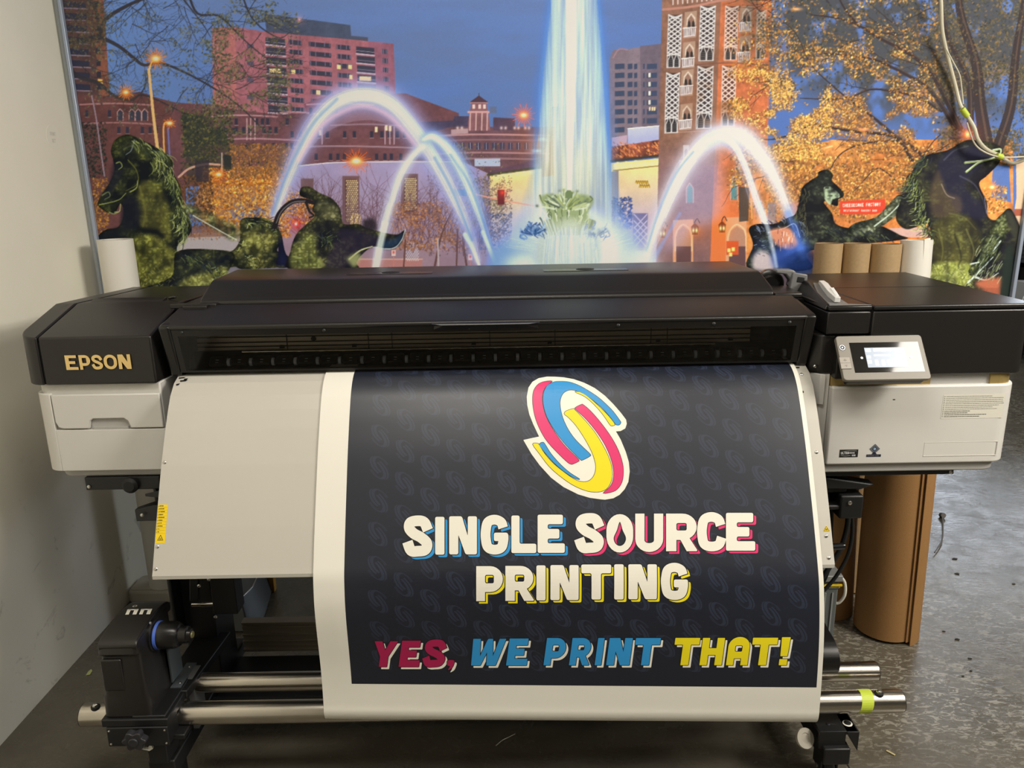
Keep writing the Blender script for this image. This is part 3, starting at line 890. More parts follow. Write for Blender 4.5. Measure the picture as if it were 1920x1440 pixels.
    # far left horse
    bronze([(165, 545), (166, 470), (184, 442), (200, 430), (222, 425), (232, 400), (226, 382), (215, 400), (200, 398), (184, 386), (184, 378), (192, 362), (204, 345), (214, 320), (212, 300), (208, 282), (216, 262), (236, 252), (252, 256),
            (285, 272), (310, 288), (326, 306), (322, 318), (338, 350), (345, 385), (358, 420), (355, 440), (332, 462), (338, 500), (330, 550)], gain=.75, lo=(16, 20, 24), mid=(62, 66, 34))
    bronze([(262, 345), (290, 340), (312, 372), (320, 420), (318, 455), (296, 430), (262, 424), (255, 395)], mid=(96, 92, 44), lo=(60, 58, 32), gain=.9, shift=.12)
    bronze([(250, 450), (290, 440), (325, 470), (336, 500), (328, 545), (260, 545), (245, 500)], mid=(104, 100, 44), lo=(52, 52, 28), hi=(190, 190, 90), shift=.1)
    spoly([(215, 300), (232, 312), (222, 342), (200, 372), (190, 372), (206, 336)], (24, 26, 40), .7, 3)
    spoly([(235, 372), (262, 378), (262, 420), (240, 432), (226, 420)], (22, 24, 36), .8, 3)
    spoly([(166, 470), (205, 432), (235, 430), (240, 470), (240, 545), (165, 545)], (22, 26, 34), .6, 3)
    for pts, c in (([(252, 262), (246, 282), (236, 290)], (120, 130, 130)), ([(218, 306), (225, 304), (229, 312), (222, 318)], (150, 160, 80)), ([(192, 366), (203, 360), (206, 368), (196, 374)], (120, 126, 80)),
                   ([(186, 384), (205, 380), (224, 374), (236, 362)], (150, 156, 84)), ([(215, 398), (224, 396), (226, 382)], (170, 180, 110)), ([(240, 300), (256, 320), (258, 344), (236, 358)], (96, 96, 40)),
                   ([(244, 360), (256, 352), (258, 338)], (176, 176, 90)), ([(205, 398), (213, 401), (222, 398)], (150, 160, 100))):
        line(pts, 2.2, c, .85, 1.2)
    strands([(250, 262), (285, 280), (312, 300)], 70, 24, .5, lights)
    strands([(290, 300), (320, 330), (332, 375), (345, 410)], 110, 26, 1.2, lights)
    strands([(325, 400), (345, 430), (340, 450)], 60, 22, 1.5, lights)
    # cherub: arm, head, body
    bronze([(340, 385), (356, 386), (390, 398), (420, 412), (445, 425), (452, 440), (440, 452), (405, 432), (370, 408), (352, 398)], hi=(190, 190, 120), mid=(92, 94, 56), shift=.08)
    line([(362, 404), (390, 420), (418, 436), (444, 450)], 1.8, (214, 210, 190), .9)
    bronze([(452, 412), (475, 408), (500, 410), (520, 425), (528, 450), (520, 470), (540, 480), (545, 498), (460, 505), (440, 500), (420, 505), (405, 495), (345, 482), (332, 472), (380, 470), (430, 472), (448, 455), (450, 440)], hi=(186, 180, 100), mid=(88, 84, 44), gain=1.1)
    bronze([(332, 472), (400, 468), (440, 478), (420, 520), (395, 545), (250, 548), (320, 520)], lo=(18, 22, 30), mid=(60, 64, 44), gain=.8)
    bronze([(335, 545), (350, 520), (395, 512), (420, 500), (430, 520), (420, 548)], mid=(120, 116, 56), hi=(200, 200, 120), shift=.1)
    strands([(345, 480), (380, 490), (405, 505)], 60, 14, .4, darks)
    strands([(395, 505), (410, 520), (400, 535)], 50, 9, .2, lights, 1.4, 2)
    strands([(458, 418), (480, 412), (505, 420), (520, 440)], 70, 12, .3, darks + lights, 1.5, 1.5)
    bronze([(458, 448), (478, 440), (492, 452), (490, 475), (470, 480), (458, 466)], mid=(120, 116, 56), hi=(210, 206, 120), shift=.12, lo=(52, 52, 30))
    bronze([(520, 430), (528, 440), (534, 470), (545, 498), (518, 500), (522, 470)], mid=(92, 96, 60), hi=(180, 180, 120), lo=(24, 28, 60))
    strands([(455, 450), (465, 480), (480, 498)], 50, 8, 1, lights, 1.4, 2)
    # horn
    line([(515, 425), (524, 400), (545, 380), (570, 376), (600, 384)], 10, (34, 28, 32), 1, 7)
    line([(518, 418), (528, 396), (548, 380), (572, 377)], 2, (124, 116, 116), .8)
    line([(524, 420), (536, 400), (556, 388)], 1.4, (90, 84, 90), .8)
    line([(574, 380), (580, 396), (588, 404), (580, 408)], 5, (34, 32, 32), 1, 3)
    # reclining figure
    bronze([(565, 352), (580, 350), (600, 362), (622, 372), (636, 388), (640, 402), (645, 420), (672, 420), (690, 428), (740, 440), (758, 432), (757, 445), (745, 462), (720, 466), (700, 462), (680, 476), (668, 492),
            (664, 505), (545, 506), (545, 470), (555, 440), (575, 420), (590, 405), (585, 392), (590, 378), (575, 372), (562, 366)], hi=(176, 172, 96), mid=(70, 68, 42), lo=(24, 25, 30), gain=.95)
    bronze([(548, 505), (548, 470), (565, 445), (590, 440), (592, 470), (600, 505)], mid=(100, 100, 50), hi=(190, 194, 110), shift=.12, lo=(60, 62, 36))
    bronze([(592, 380), (620, 380), (636, 400), (630, 412), (605, 408)], mid=(110, 106, 66), hi=(190, 180, 130), shift=.12, lo=(50, 50, 36))
    spoly([(640, 430), (700, 440), (720, 455), (680, 470), (650, 500), (610, 500), (625, 460)], (40, 32, 52), .7, 3)
    spoly([(718, 452), (740, 448), (756, 436), (752, 452), (738, 464), (716, 466)], (28, 50, 84), .75, 3)
    line([(655, 486), (675, 470), (698, 462)], 3.5, (208, 204, 150), .9, 2)
    line([(700, 464), (735, 466), (752, 452), (760, 430)], 1.6, (190, 196, 190), .9)
    spoly([(650, 484), (672, 474), (676, 484), (664, 502), (655, 492)], (170, 170, 110), .8, 3)
    strands([(596, 440), (612, 450), (630, 440)], 50, 12, .3, darks, 1.6, 1.5)
    spoly([(680, 415), (700, 410), (706, 430), (684, 436)], (28, 24, 30), .8, 3)
    # water over the figure again
    line([(704, 502), (712, 462), (722, 420)], 13, (226, 230, 214), .8, 12, 5)
    # fountain bowl
    spoly([(1010, 500), (1004, 460), (1016, 425), (1030, 405), (1068, 396), (1106, 405), (1122, 430), (1128, 460), (1118, 500)], (176, 186, 168), .75, 4)
    for k in range(60):
        x = rnd.uniform(1018, 1118)
        line([(x, 400 + abs(x - 1068) * .3), (x + (1068 - x) * .25, 440)], 3, rnd.choice(((128, 136, 96), (196, 200, 160), (96, 108, 84))), .5, 1.5, sm=False)
    spoly([(1012, 372), (1034, 364), (1062, 372), (1090, 364), (1112, 374), (1104, 396), (1092, 424), (1048, 426), (1032, 404)], (138, 150, 96), .85, 2)
    for k in range(46):
        x, y = rnd.uniform(1012, 1110), rnd.uniform(364, 412)
        line([(x, y), (x + rnd.uniform(-4, 4), y + rnd.uniform(3, 9)), (x + (1062 - x) * .12, y + 14)], rnd.uniform(2, 4), rnd.choice(((196, 200, 150), (88, 100, 66), (166, 176, 112), (60, 76, 62), (214, 216, 186))), .8, 1.5)
    for cx1, c1_ in ((1000, ((70, 106, 160), (40, 66, 112), (130, 160, 196))), (1122, ((150, 160, 180), (110, 130, 170), (200, 208, 214)))):
        for k in range(34):
            x, y = cx1 + rnd.uniform(-24, 22), 428 + rnd.uniform(-12, 14)
            line([(x, y), (x + rnd.uniform(-4, 4), y + rnd.uniform(2, 6)), (x + (1068 - x) * .08, y + 9)], rnd.uniform(2, 4), rnd.choice(c1_), .75, 1.5)
    # fountain bowl flowers
    bowl = [(150, 160, 96), (104, 116, 70), (184, 190, 140), (70, 84, 70), (206, 210, 180), (120, 130, 110)]
    bowlb = [(50, 84, 130), (90, 124, 170), (34, 60, 110), (140, 164, 190)]
    for cx0, cy0, R, cols, n in ((1060, 384, 50, bowl, 34), (1000, 430, 26, bowlb, 16), (1118, 432, 26, [(150, 160, 170), (110, 130, 160), (190, 200, 200)], 14)):
        for k in range(n):
            a = rnd.uniform(-2.9, -.25)
            r0 = R * rnd.uniform(.1, .5)
            r1 = R * rnd.uniform(.75, 1.15)
            x0, y0 = cx0 + r0 * math.cos(a), cy0 + 14 + r0 * math.sin(a)
            x1, y1 = cx0 + r1 * math.cos(a), cy0 + 14 + r1 * math.sin(a) * .75
            line([(x0, y0), ((x0 + x1) / 2 + rnd.uniform(-3, 3), (y0 + y1) / 2), (x1, y1)], rnd.uniform(2.4, 4.6), rnd.choice(cols), .85, 2)
            blob(x1, y1, 3, 2.6, rnd.choice(cols), .8)
    poly([(1060, 372), (1073, 372), (1074, 362), (1070, 357), (1063, 357), (1060, 362)], (110, 124, 84))
    blob(1068, 455, 46, 40, (206, 212, 206), .75, 2)
    blob(1068, 420, 26, 14, (206, 208, 190), .5, 1.4)
    for k in range(90):
        x = rnd.uniform(1015, 1120)
        y = 430 + abs(x - 1068) * .4 + rnd.uniform(-8, 20)
        line([(x, y), (x + (x - 1068) * .1, y + rnd.uniform(30, 60))], 1.4, rnd.choice(((236, 240, 244), (170, 182, 176), (150, 170, 220))), .3, sm=False)
    # right group: pair of figures in the middle distance
    bronze([(1404, 430), (1420, 420), (1450, 420), (1478, 408), (1492, 400), (1500, 370), (1504, 352), (1520, 338), (1533, 330), (1535, 322), (1552, 318), (1562, 328), (1560, 338), (1572, 350), (1582, 362), (1580, 370), (1572, 374), (1570, 386),
            (1556, 382), (1552, 376), (1545, 380), (1560, 400), (1568, 420), (1600, 428), (1640, 420), (1686, 440), (1690, 450), (1520, 470), (1520, 505), (1405, 505), (1412, 460)], hi=(120, 130, 90), mid=(50, 52, 42), lo=(22, 22, 26), gain=.9)
    strands([(1510, 350), (1502, 390), (1508, 430)], 60, 16, 1.4, [(70, 66, 48), (44, 40, 34), (96, 92, 56), (24, 22, 26)])
    poly([(1545, 352), (1556, 350), (1572, 362), (1574, 370), (1562, 376), (1556, 384), (1546, 372)], (176, 190, 150), .9, np.clip((bz2 - .3) * 3, 0, 1), sm=True)
    spoly([(1420, 450), (1450, 452), (1500, 450), (1525, 465), (1525, 505), (1420, 505)], (30, 48, 100), .4, 6)
    strands([(1420, 425), (1470, 415), (1500, 425)], 40, 12, .6, [(40, 46, 80), (24, 26, 40), (120, 130, 150)])
    line([(1440, 436), (1470, 428), (1490, 420), (1500, 445)], 1.6, (220, 216, 226), .7)
    spoly([(1476, 440), (1500, 420), (1526, 505), (1480, 505)], (70, 116, 220), .3, 6)
    bronze([(1590, 440), (1600, 420), (1640, 408), (1660, 390), (1685, 365), (1700, 372), (1690, 395), (1660, 420), (1640, 432), (1650, 446)], hi=(200, 206, 170), mid=(86, 88, 60), shift=.06)
    line([(1640, 424), (1668, 402), (1690, 380)], 3, (206, 216, 190), .8, 2)
    strands([(1540, 430), (1600, 440), (1660, 440)], 60, 14, .2, darks)
    # big rearing horse on the right
    bronze([(1690, 372), (1700, 352), (1712, 318), (1735, 292), (1775, 282), (1800, 268), (1818, 262), (1850, 266), (1872, 272), (1880, 285), (1876, 300), (1868, 312), (1850, 330), (1836, 345), (1850, 378), (1852, 405), (1868, 412), (1888, 392),
            (1900, 398), (1916, 440), (1905, 480), (1900, 560), (1725, 560), (1735, 500), (1745, 450), (1738, 420), (1700, 430), (1680, 410)], hi=(110, 112, 60), mid=(52, 50, 36), lo=(28, 26, 32), gain=.8)
    spoly([(1760, 300), (1800, 275), (1850, 280), (1870, 290), (1830, 318), (1810, 350), (1840, 380), (1848, 410), (1800, 400), (1780, 370), (1765, 340)], (36, 34, 52), .75, 3)
    spoly([(1746, 350), (1760, 320), (1775, 360), (1800, 370), (1800, 400), (1760, 410), (1745, 390)], (112, 88, 62), .45, 3)
    bronze([(1745, 430), (1790, 400), (1830, 420), (1840, 470), (1800, 500), (1750, 490)], mid=(86, 80, 42), hi=(130, 128, 66), lo=(52, 48, 30), gain=.7, shift=.1)
    bronze([(1738, 500), (1780, 490), (1830, 500), (1815, 530), (1790, 545), (1735, 545)], mid=(140, 142, 64), hi=(206, 206, 120), lo=(84, 88, 40), shift=.15)
    strands([(1700, 330), (1720, 350), (1725, 390), (1740, 420)], 130, 24, 1.9, lights + [(20, 24, 24)] * 3)
    strands([(1740, 290), (1720, 320), (1700, 360)], 70, 20, 2.2, darks + lights[1:3])
    strands([(1720, 410), (1740, 430), (1745, 440)], 50, 12, .8, lights, 1.6, 1.5)
    bronze([(1862, 420), (1880, 400), (1890, 402), (1884, 450), (1860, 490), (1830, 515), (1815, 510), (1838, 470)], hi=(190, 196, 130), mid=(80, 84, 48), gain=1.1)
    spoly([(1884, 396), (1898, 400), (1914, 440), (1908, 462), (1892, 420)], (58, 56, 46), .9, 3)
    for pts in ([(1815, 530), (1840, 505), (1862, 482)], [(1820, 495), (1835, 492)], [(1830, 520), (1850, 525), (1872, 512)], [(1862, 470), (1876, 452)]):
        line(pts, 4, (214, 220, 206), .85, 1.5)
    for pts in ([(1810, 305), (1850, 300), (1880, 290)], [(1812, 322), (1835, 305), (1860, 298)], [(1862, 282), (1876, 280), (1876, 290)]):
        line(pts, 4.5, (150, 162, 104), .95, 2.5)
        line([(p[0], p[1] - 1) for p in pts], 1.4, (214, 220, 180), .9)
    line([(1846, 370), (1850, 400)], 1.4, (130, 126, 150), .8)
    line([(1765, 345), (1775, 365), (1790, 372)], 2, (150, 130, 110), .7)
    spoly([(1832, 528), (1876, 520), (1872, 545), (1838, 540)], (186, 100, 70), .95, 3)
    poly([(1846, 540), (1876, 540), (1874, 560), (1850, 560)], (160, 84, 60), .95)
    spoly([(1884, 470), (1900, 468), (1896, 560), (1876, 560)], (34, 42, 36), .95, 3)
    # street showing between the middle figures, water falling in front
    spoly([(1443, 434), (1462, 428), (1480, 428), (1492, 444), (1496, 460), (1478, 468), (1456, 458)], (222, 140, 104), .9, 2)
    for k in range(26):
        x, y = rnd.uniform(1446, 1490), rnd.uniform(430, 462)
        line([(x, y), (x + rnd.uniform(-1, 1), y + rnd.uniform(4, 10))], 1.6, rnd.choice(((246, 220, 210), (120, 60, 70), (255, 190, 140), (90, 70, 110))), .8, 1, sm=False)
    spoly([(1414, 478), (1432, 470), (1446, 482), (1452, 505), (1414, 505)], (214, 190, 184), .85, 3)
    spoly([(1452, 470), (1500, 458), (1520, 480), (1524, 505), (1456, 505)], (56, 92, 186), .6, 5)
    line([(1424, 380), (1440, 430), (1450, 470), (1456, 500)], 9, (206, 214, 226), .6, 6, 4)
    line([(1478, 400), (1494, 440), (1506, 480)], 12, (96, 136, 226), .45, 14, 8)
    for k in range(30):
        x, y = rnd.uniform(1412, 1440), rnd.uniform(425, 480)
        line([(x, y), (x + rnd.uniform(2, 7), y + rnd.uniform(-3, 4))], 1.3, rnd.choice(((150, 166, 190), (30, 34, 50), (86, 96, 110), (210, 220, 230))), .6, .8, sm=False)
    # extra modelling on the big right horse
    for pts, c, w in (([(1770, 300), (1790, 282), (1815, 274)], (86, 84, 96), 3), ([(1800, 330), (1826, 345), (1842, 372), (1850, 400)], (96, 92, 108), 2.4), ([(1780, 400), (1808, 408), (1830, 430)], (110, 104, 60), 3),
                      ([(1760, 430), (1768, 470), (1760, 505)], (120, 116, 60), 3), ([(1790, 440), (1802, 480), (1796, 500)], (30, 32, 26), 4), ([(1812, 430), (1826, 470), (1818, 500)], (126, 124, 66), 3),
                      ([(1835, 440), (1850, 470), (1840, 500)], (34, 38, 30), 4), ([(1866, 430), (1880, 418), (1884, 404)], (126, 130, 80), 3)):
        line(pts, w, c, .6, 1, 2.5)
    for k in range(160):
        x, y = rnd.uniform(1740, 1825), rnd.uniform(495, 540)
        line([(x, y), (x + rnd.uniform(-5, 5), y + rnd.uniform(2, 6))], 1.6, rnd.choice(((196, 200, 120), (120, 124, 58), (70, 76, 40))), .6, 1, sm=False)
    for k in range(120):
        x, y = rnd.uniform(1832, 1880), rnd.uniform(440, 520)
        line([(x, y), (x - rnd.uniform(3, 9), y + rnd.uniform(6, 14))], 1.8, rnd.choice(((120, 128, 74), (60, 68, 44), (30, 36, 32), (190, 196, 150))), .6, 1, sm=False)
    # chest and neck of the far left horse
    for pts, c, w in (([(262, 350), (272, 395), (268, 425)], (128, 124, 60), 4), ([(250, 470), (262, 500), (256, 540)], (150, 146, 70), 5), ([(292, 450), (312, 470), (322, 500)], (130, 126, 62), 4),
                      ([(205, 480), (215, 510), (208, 545)], (84, 86, 44), 4), ([(232, 280), (246, 274), (258, 282)], (120, 128, 90), 2)):
        line(pts, w, c, .5, 1.5, 4)
    for k in range(140):
        x, y = rnd.uniform(255, 325), rnd.uniform(500, 545)
        line([(x, y), (x + rnd.uniform(-5, 5), y + rnd.uniform(2, 5))], 1.6, rnd.choice(((190, 186, 96), (120, 116, 54), (80, 80, 40))), .5, 1, sm=False)
    # soft print grain
    A[:] *= (1 + .05 * (rng.random((MH, MW, 1), dtype=np.float32) - .5))
    return np.clip(A, 0, 255)
# ------------------------------------------------------------------ scene helpers
SC = bpy.context.scene
COL = SC.collection


def lin(c):
    return tuple(((v / 255) / 12.92 if v / 255 <= .04045 else ((v / 255 + .055) / 1.055) ** 2.4) for v in c)


MATS = {}


def mat(name, rgb, rough=.5, metal=0.0, spec=.5, noise=0.0, nscale=30.0, bump=0.0, bscale=200.0, coat=0.0, emis=None, estr=0.0, aniso=0.0):
    if name in MATS:
        return MATS[name]
    m = bpy.data.materials.new(name)
    m.use_nodes = True
    nt = m.node_tree
    b = nt.nodes['Principled BSDF']
    c = lin(rgb)
    b.inputs['Base Color'].default_value = (*c, 1)
    b.inputs['Roughness'].default_value = rough
    b.inputs['Metallic'].default_value = metal
    b.inputs['Specular IOR Level'].default_value = spec
    b.inputs['Coat Weight'].default_value = coat
    b.inputs['Anisotropic'].default_value = aniso
    tc = nt.nodes.new('ShaderNodeTexCoord')
    if noise:
        n = nt.nodes.new('ShaderNodeTexNoise')
        n.inputs['Scale'].default_value = nscale
        n.inputs['Detail'].default_value = 6
        nt.links.new(tc.outputs['Object'], n.inputs['Vector'])
        r = nt.nodes.new('ShaderNodeValToRGB')
        r.color_ramp.elements[0].color = (*[v * (1 - noise) for v in c], 1)
        r.color_ramp.elements[1].color = (*[min(1, v * (1 + noise)) for v in c], 1)
        r.color_ramp.elements[0].position = .3
        r.color_ramp.elements[1].position = .7
        nt.links.new(n.outputs['Fac'], r.inputs['Fac'])
        nt.links.new(r.outputs['Color'], b.inputs['Base Color'])
    if bump:
        n = nt.nodes.new('ShaderNodeTexNoise')
        n.inputs['Scale'].default_value = bscale
        nt.links.new(tc.outputs['Object'], n.inputs['Vector'])
        k = nt.nodes.new('ShaderNodeBump')
        k.inputs['Strength'].default_value = bump
        k.inputs['Distance'].default_value = .002
        nt.links.new(n.outputs['Fac'], k.inputs['Height'])
        nt.links.new(k.outputs['Normal'], b.inputs['Normal'])
    if emis:
        b.inputs['Emission Color'].default_value = (*lin(emis), 1)
        b.inputs['Emission Strength'].default_value = estr
    MATS[name] = m
    return m


class B:
    """bmesh collector"""

    def __init__(self):
        self.bm = bmesh.new()
        self.mi = 0
        self.nrm = []

    def face(self, vs):
        try:
            f = self.bm.faces.new(vs)
            f.material_index = self.mi
            return f
        except ValueError:
            return None

    def box(self, x0, x1, y0, y1, z0, z1, mtx=None):
        P = [(x, y, z) for z in (z0, z1) for y in (y0, y1) for x in (x0, x1)]
        if mtx is not None:
            P = [mtx @ Vector(p) for p in P]
        v = [self.bm.verts.new(p) for p in P]
        for q in ((0, 2, 3, 1), (4, 5, 7, 6), (0, 1, 5, 4), (2, 6, 7, 3), (0, 4, 6, 2), (1, 3, 7, 5)):
            self.face([v[i] for i in q])
        return self

    def loft(self, rings, cap=True, closed=True):
        R = [[self.bm.verts.new(p) for p in r] for r in rings]
        n = len(R[0])
        for a, b in zip(R[:-1], R[1:]):
            for i in range(n if closed else n - 1):
                self.face([a[i], a[(i + 1) % n], b[(i + 1) % n], b[i]])
        if cap:
            self.face(R[0][::-1])
            self.face(R[-1])
        return self

    def px(self, prof, x0, x1, xl=None, xr=None):
        """(y,z) outline pushed along X; xl/xr: own x for each outline point"""
        return self.loft([[(xl[i] if xl else x0, p[0], p[1]) for i, p in enumerate(prof)],
                          [(xr[i] if xr else x1, p[0], p[1]) for i, p in enumerate(prof)]])

    def pz(self, out, z0, z1):
        return self.loft([[(p[0], p[1], z0) for p in out], [(p[0], p[1], z1) for p in out]])

    def py(self, out, y0, y1):
        return self.loft([[(p[0], y0, p[1]) for p in out], [(p[0], y1, p[1]) for p in out]])

    def cyl(self, p, q, r, r2=None, n=24, cap=True):
        p, q = Vector(p), Vector(q)
        r2 = r if r2 is None else r2
        d = (q - p).normalized()
        u = d.orthogonal().normalized()
        w = d.cross(u)
        ring = lambda c, rr: [c + (u * math.cos(2 * math.pi * i / n) + w * math.sin(2 * math.pi * i / n)) * rr for i in range(n)]
        return self.loft([ring(p, r), ring(q, r2)], cap)

    def pipe(self, p, q, r, ri, n=32):
        """hollow tube, open bore"""
        p, q = Vector(p), Vector(q)
        d = (q - p).normalized()
        u = d.orthogonal().normalized()
        w = d.cross(u)
        ring = lambda c, rr: [self.bm.verts.new(c + (u * math.cos(2 * math.pi * i / n) + w * math.sin(2 * math.pi * i / n)) * rr) for i in range(n)]
        a, b, c, e = ring(p, r), ring(q, r), ring(q, ri), ring(p, ri)
        for A_, B_ in ((a, b), (b, c), (c, e), (e, a)):
            for i in range(n):
                self.face([A_[i], A_[(i + 1) % n], B_[(i + 1) % n], B_[i]])
        return self

    def lathe(self, p, axis, prof, n=32):
        """prof = [(t along axis, radius)]"""
        p, d = Vector(p), Vector(axis).normalized()
        u = d.orthogonal().normalized()
        w = d.cross(u)
        rings = [[p + d * t + (u * math.cos(2 * math.pi * i / n) + w * math.sin(2 * math.pi * i / n)) * max(r, 1e-4) for i in range(n)] for t, r in prof]
        return self.loft(rings)

    def tube(self, pts, r, n=10, r2=None):
        pts = [Vector(p) for p in pts]
        u = None
        rings = []
        for i, p in enumerate(pts):
            d = (pts[min(i + 1, len(pts) - 1)] - pts[max(i - 1, 0)]).normalized()
            u = d.orthogonal().normalized() if u is None else (u - d * u.dot(d)).normalized()
            w = d.cross(u)
            rr = r + ((r2 if r2 is not None else r) - r) * i / (len(pts) - 1)
            rings.append([p + (u * math.cos(2 * math.pi * k / n) + w * math.sin(2 * math.pi * k / n)) * rr for k in range(n)])
        return self.loft(rings)

    def cut(self, co, no):
        """drop everything on the side the normal points to"""
        g = self.bm.verts[:] + self.bm.edges[:] + self.bm.faces[:]
        r = bmesh.ops.bisect_plane(self.bm, geom=g, plane_co=co, plane_no=no, clear_outer=True)
        ed = [e for e in r['geom_cut'] if isinstance(e, bmesh.types.BMEdge)]
        if ed:
            bmesh.ops.holes_fill(self.bm, edges=ed, sides=0)
        return self


def obj(name, b, m, parent=None, smooth_=False, bevel=0.0, seg=2, fix=True, loc=None):
    bm = b.bm if isinstance(b, B) else b
    if fix:
        bmesh.ops.recalc_face_normals(bm, faces=bm.faces)
    me = bpy.data.meshes.new(name)
    bm.to_mesh(me)
    bm.free()
    for x in (m if isinstance(m, (list, tuple)) else [m]):
        me.materials.append(x)
    o = bpy.data.objects.new(name, me)
    COL.objects.link(o)
    if smooth_:
        me.shade_smooth()
        me.set_sharp_from_angle(angle=math.radians(35))
    if bevel:
        k = o.modifiers.new('bevel', 'BEVEL')
        k.width = bevel
        k.segments = seg
        k.limit_method = 'ANGLE'
        k.angle_limit = math.radians(35)
        k.harden_normals = False
        me.shade_smooth()
        me.set_sharp_from_angle(angle=math.radians(35))
    if parent is not None:
        o.parent = parent
        o.matrix_parent_inverse = Matrix.Translation(-parent_loc(parent))
    return o


def parent_loc(p):
    v = Vector(p.location)
    while p.parent is not None:
        p = p.parent
        v = Vector(p.location) if p.type == 'EMPTY' else Vector((0, 0, 0))
        if p.type != 'EMPTY':
            v = Vector((0, 0, 0))
    return v


def par(o, p):
    """parent keeping the world place (all meshes are modelled in world space)"""
    o.parent = p
    base = Vector((0, 0, 0))
    q = p
    while q is not None:
        if q.type == 'EMPTY':
            base = Vector(q.location)
        q = q.parent
    o.matrix_parent_inverse = Matrix.Translation(-base) if p.type == 'EMPTY' else Matrix.Identity(4)
    return o


def thing(name, label, cat, loc, group=None):
    o = bpy.data.objects.new(name, None)
    COL.objects.link(o)
    o.location = loc
    o.empty_display_size = .05
    o['label'] = label
    o['category'] = cat
    if group:
        o['group'] = group
    return o


def tag(o, label, cat, group=None):
    o['label'] = label
    o['category'] = cat
    if group:
        o['group'] = group
    return o


def part(name, b, m, parent, label=None, **k):
    o = obj(name, b, m, None, **k)
    par(o, parent)
    if label:
        o['label'] = label
    return o


def struct(name, b, m, **k):
    o = obj(name, b, m, **k)
    o['kind'] = 'structure'
    return o


def copy_tree(o, parent=None, dx=(0, 0, 0)):
    c = o.copy()
    COL.objects.link(c)
    if parent is not None:
        c.parent = parent
    for ch in [x for x in bpy.data.objects if x.parent == o]:
        copy_tree(ch, c)
    return c


# ------------------------------------------------------------------ flat outlines and surfaces
class Surf:
    """ruled surface along X with a (y,z) profile at each side; (u, s) -> world, photo pixel -> (u, s)"""

    def __init__(self, x0, x1, profL, profR=None):
        self.x0, self.x1 = x0, x1
        self.L = np.array(profL, float)
        self.R = np.array(profR if profR is not None else profL, float)
        self.S = np.concatenate([[0], np.cumsum(np.linalg.norm(np.diff(self.L, axis=0), axis=1))])
        self.len = self.S[-1]

    def prof(self, u):
        k = u / (self.x1 - self.x0)
        return self.L * (1 - k) + self.R * k

    def pos(self, u, s, off=0.0):
        P = self.prof(u)
        i = min(max(np.searchsorted(self.S, s, side='right') - 1, 0), len(self.S) - 2)
        t = (s - self.S[i]) / (self.S[i + 1] - self.S[i])
        y, z = P[i] * (1 - t) + P[i + 1] * t
        if off:
            d = P[i + 1] - P[i]
            d = d / np.linalg.norm(d)
            y, z = y + d[1] * off, z - d[0] * off
        return (self.x0 + u, y, z)

    def normal(self, u, s):
        P = self.prof(u)
        T = np.gradient(P, axis=0)
        y = np.interp(s, self.S, T[:, 0])
        z = np.interp(s, self.S, T[:, 1])
        L = math.hypot(y, z)
        return Vector((0, z / L, -y / L))

    def us(self, px, py):
        a = (px - 960) / FPX
        b = -(py - 720) / FPX
        d = [cF[i] + a * cR[i] + b * cU[i] for i in range(3)]
        u = (self.x1 - self.x0) / 2
        res = (u, 0)
        for _ in range(4):
            P = self.prof(u)
            best = None
            # y*dz - (z-H)*dy = 0
            v = P[:, 0] * d[2] - (P[:, 1] - CAMH) * d[1]
            for i in np.nonzero((v[:-1] <= 0) != (v[1:] <= 0))[0]:
                if True:
                    t = v[i] / (v[i] - v[i + 1])
                    y = P[i, 0] * (1 - t) + P[i + 1, 0] * t
                    if best is None or y < best[0]:
                        best = (y, self.S[i] * (1 - t) + self.S[i + 1] * t)
            if best is None:
                i = int(np.argmin(np.abs(v)))
                best = (P[i, 0], self.S[i])
            x = best[0] / d[1] * d[0]
            u = x - self.x0
            res = (u, best[1])
        return res


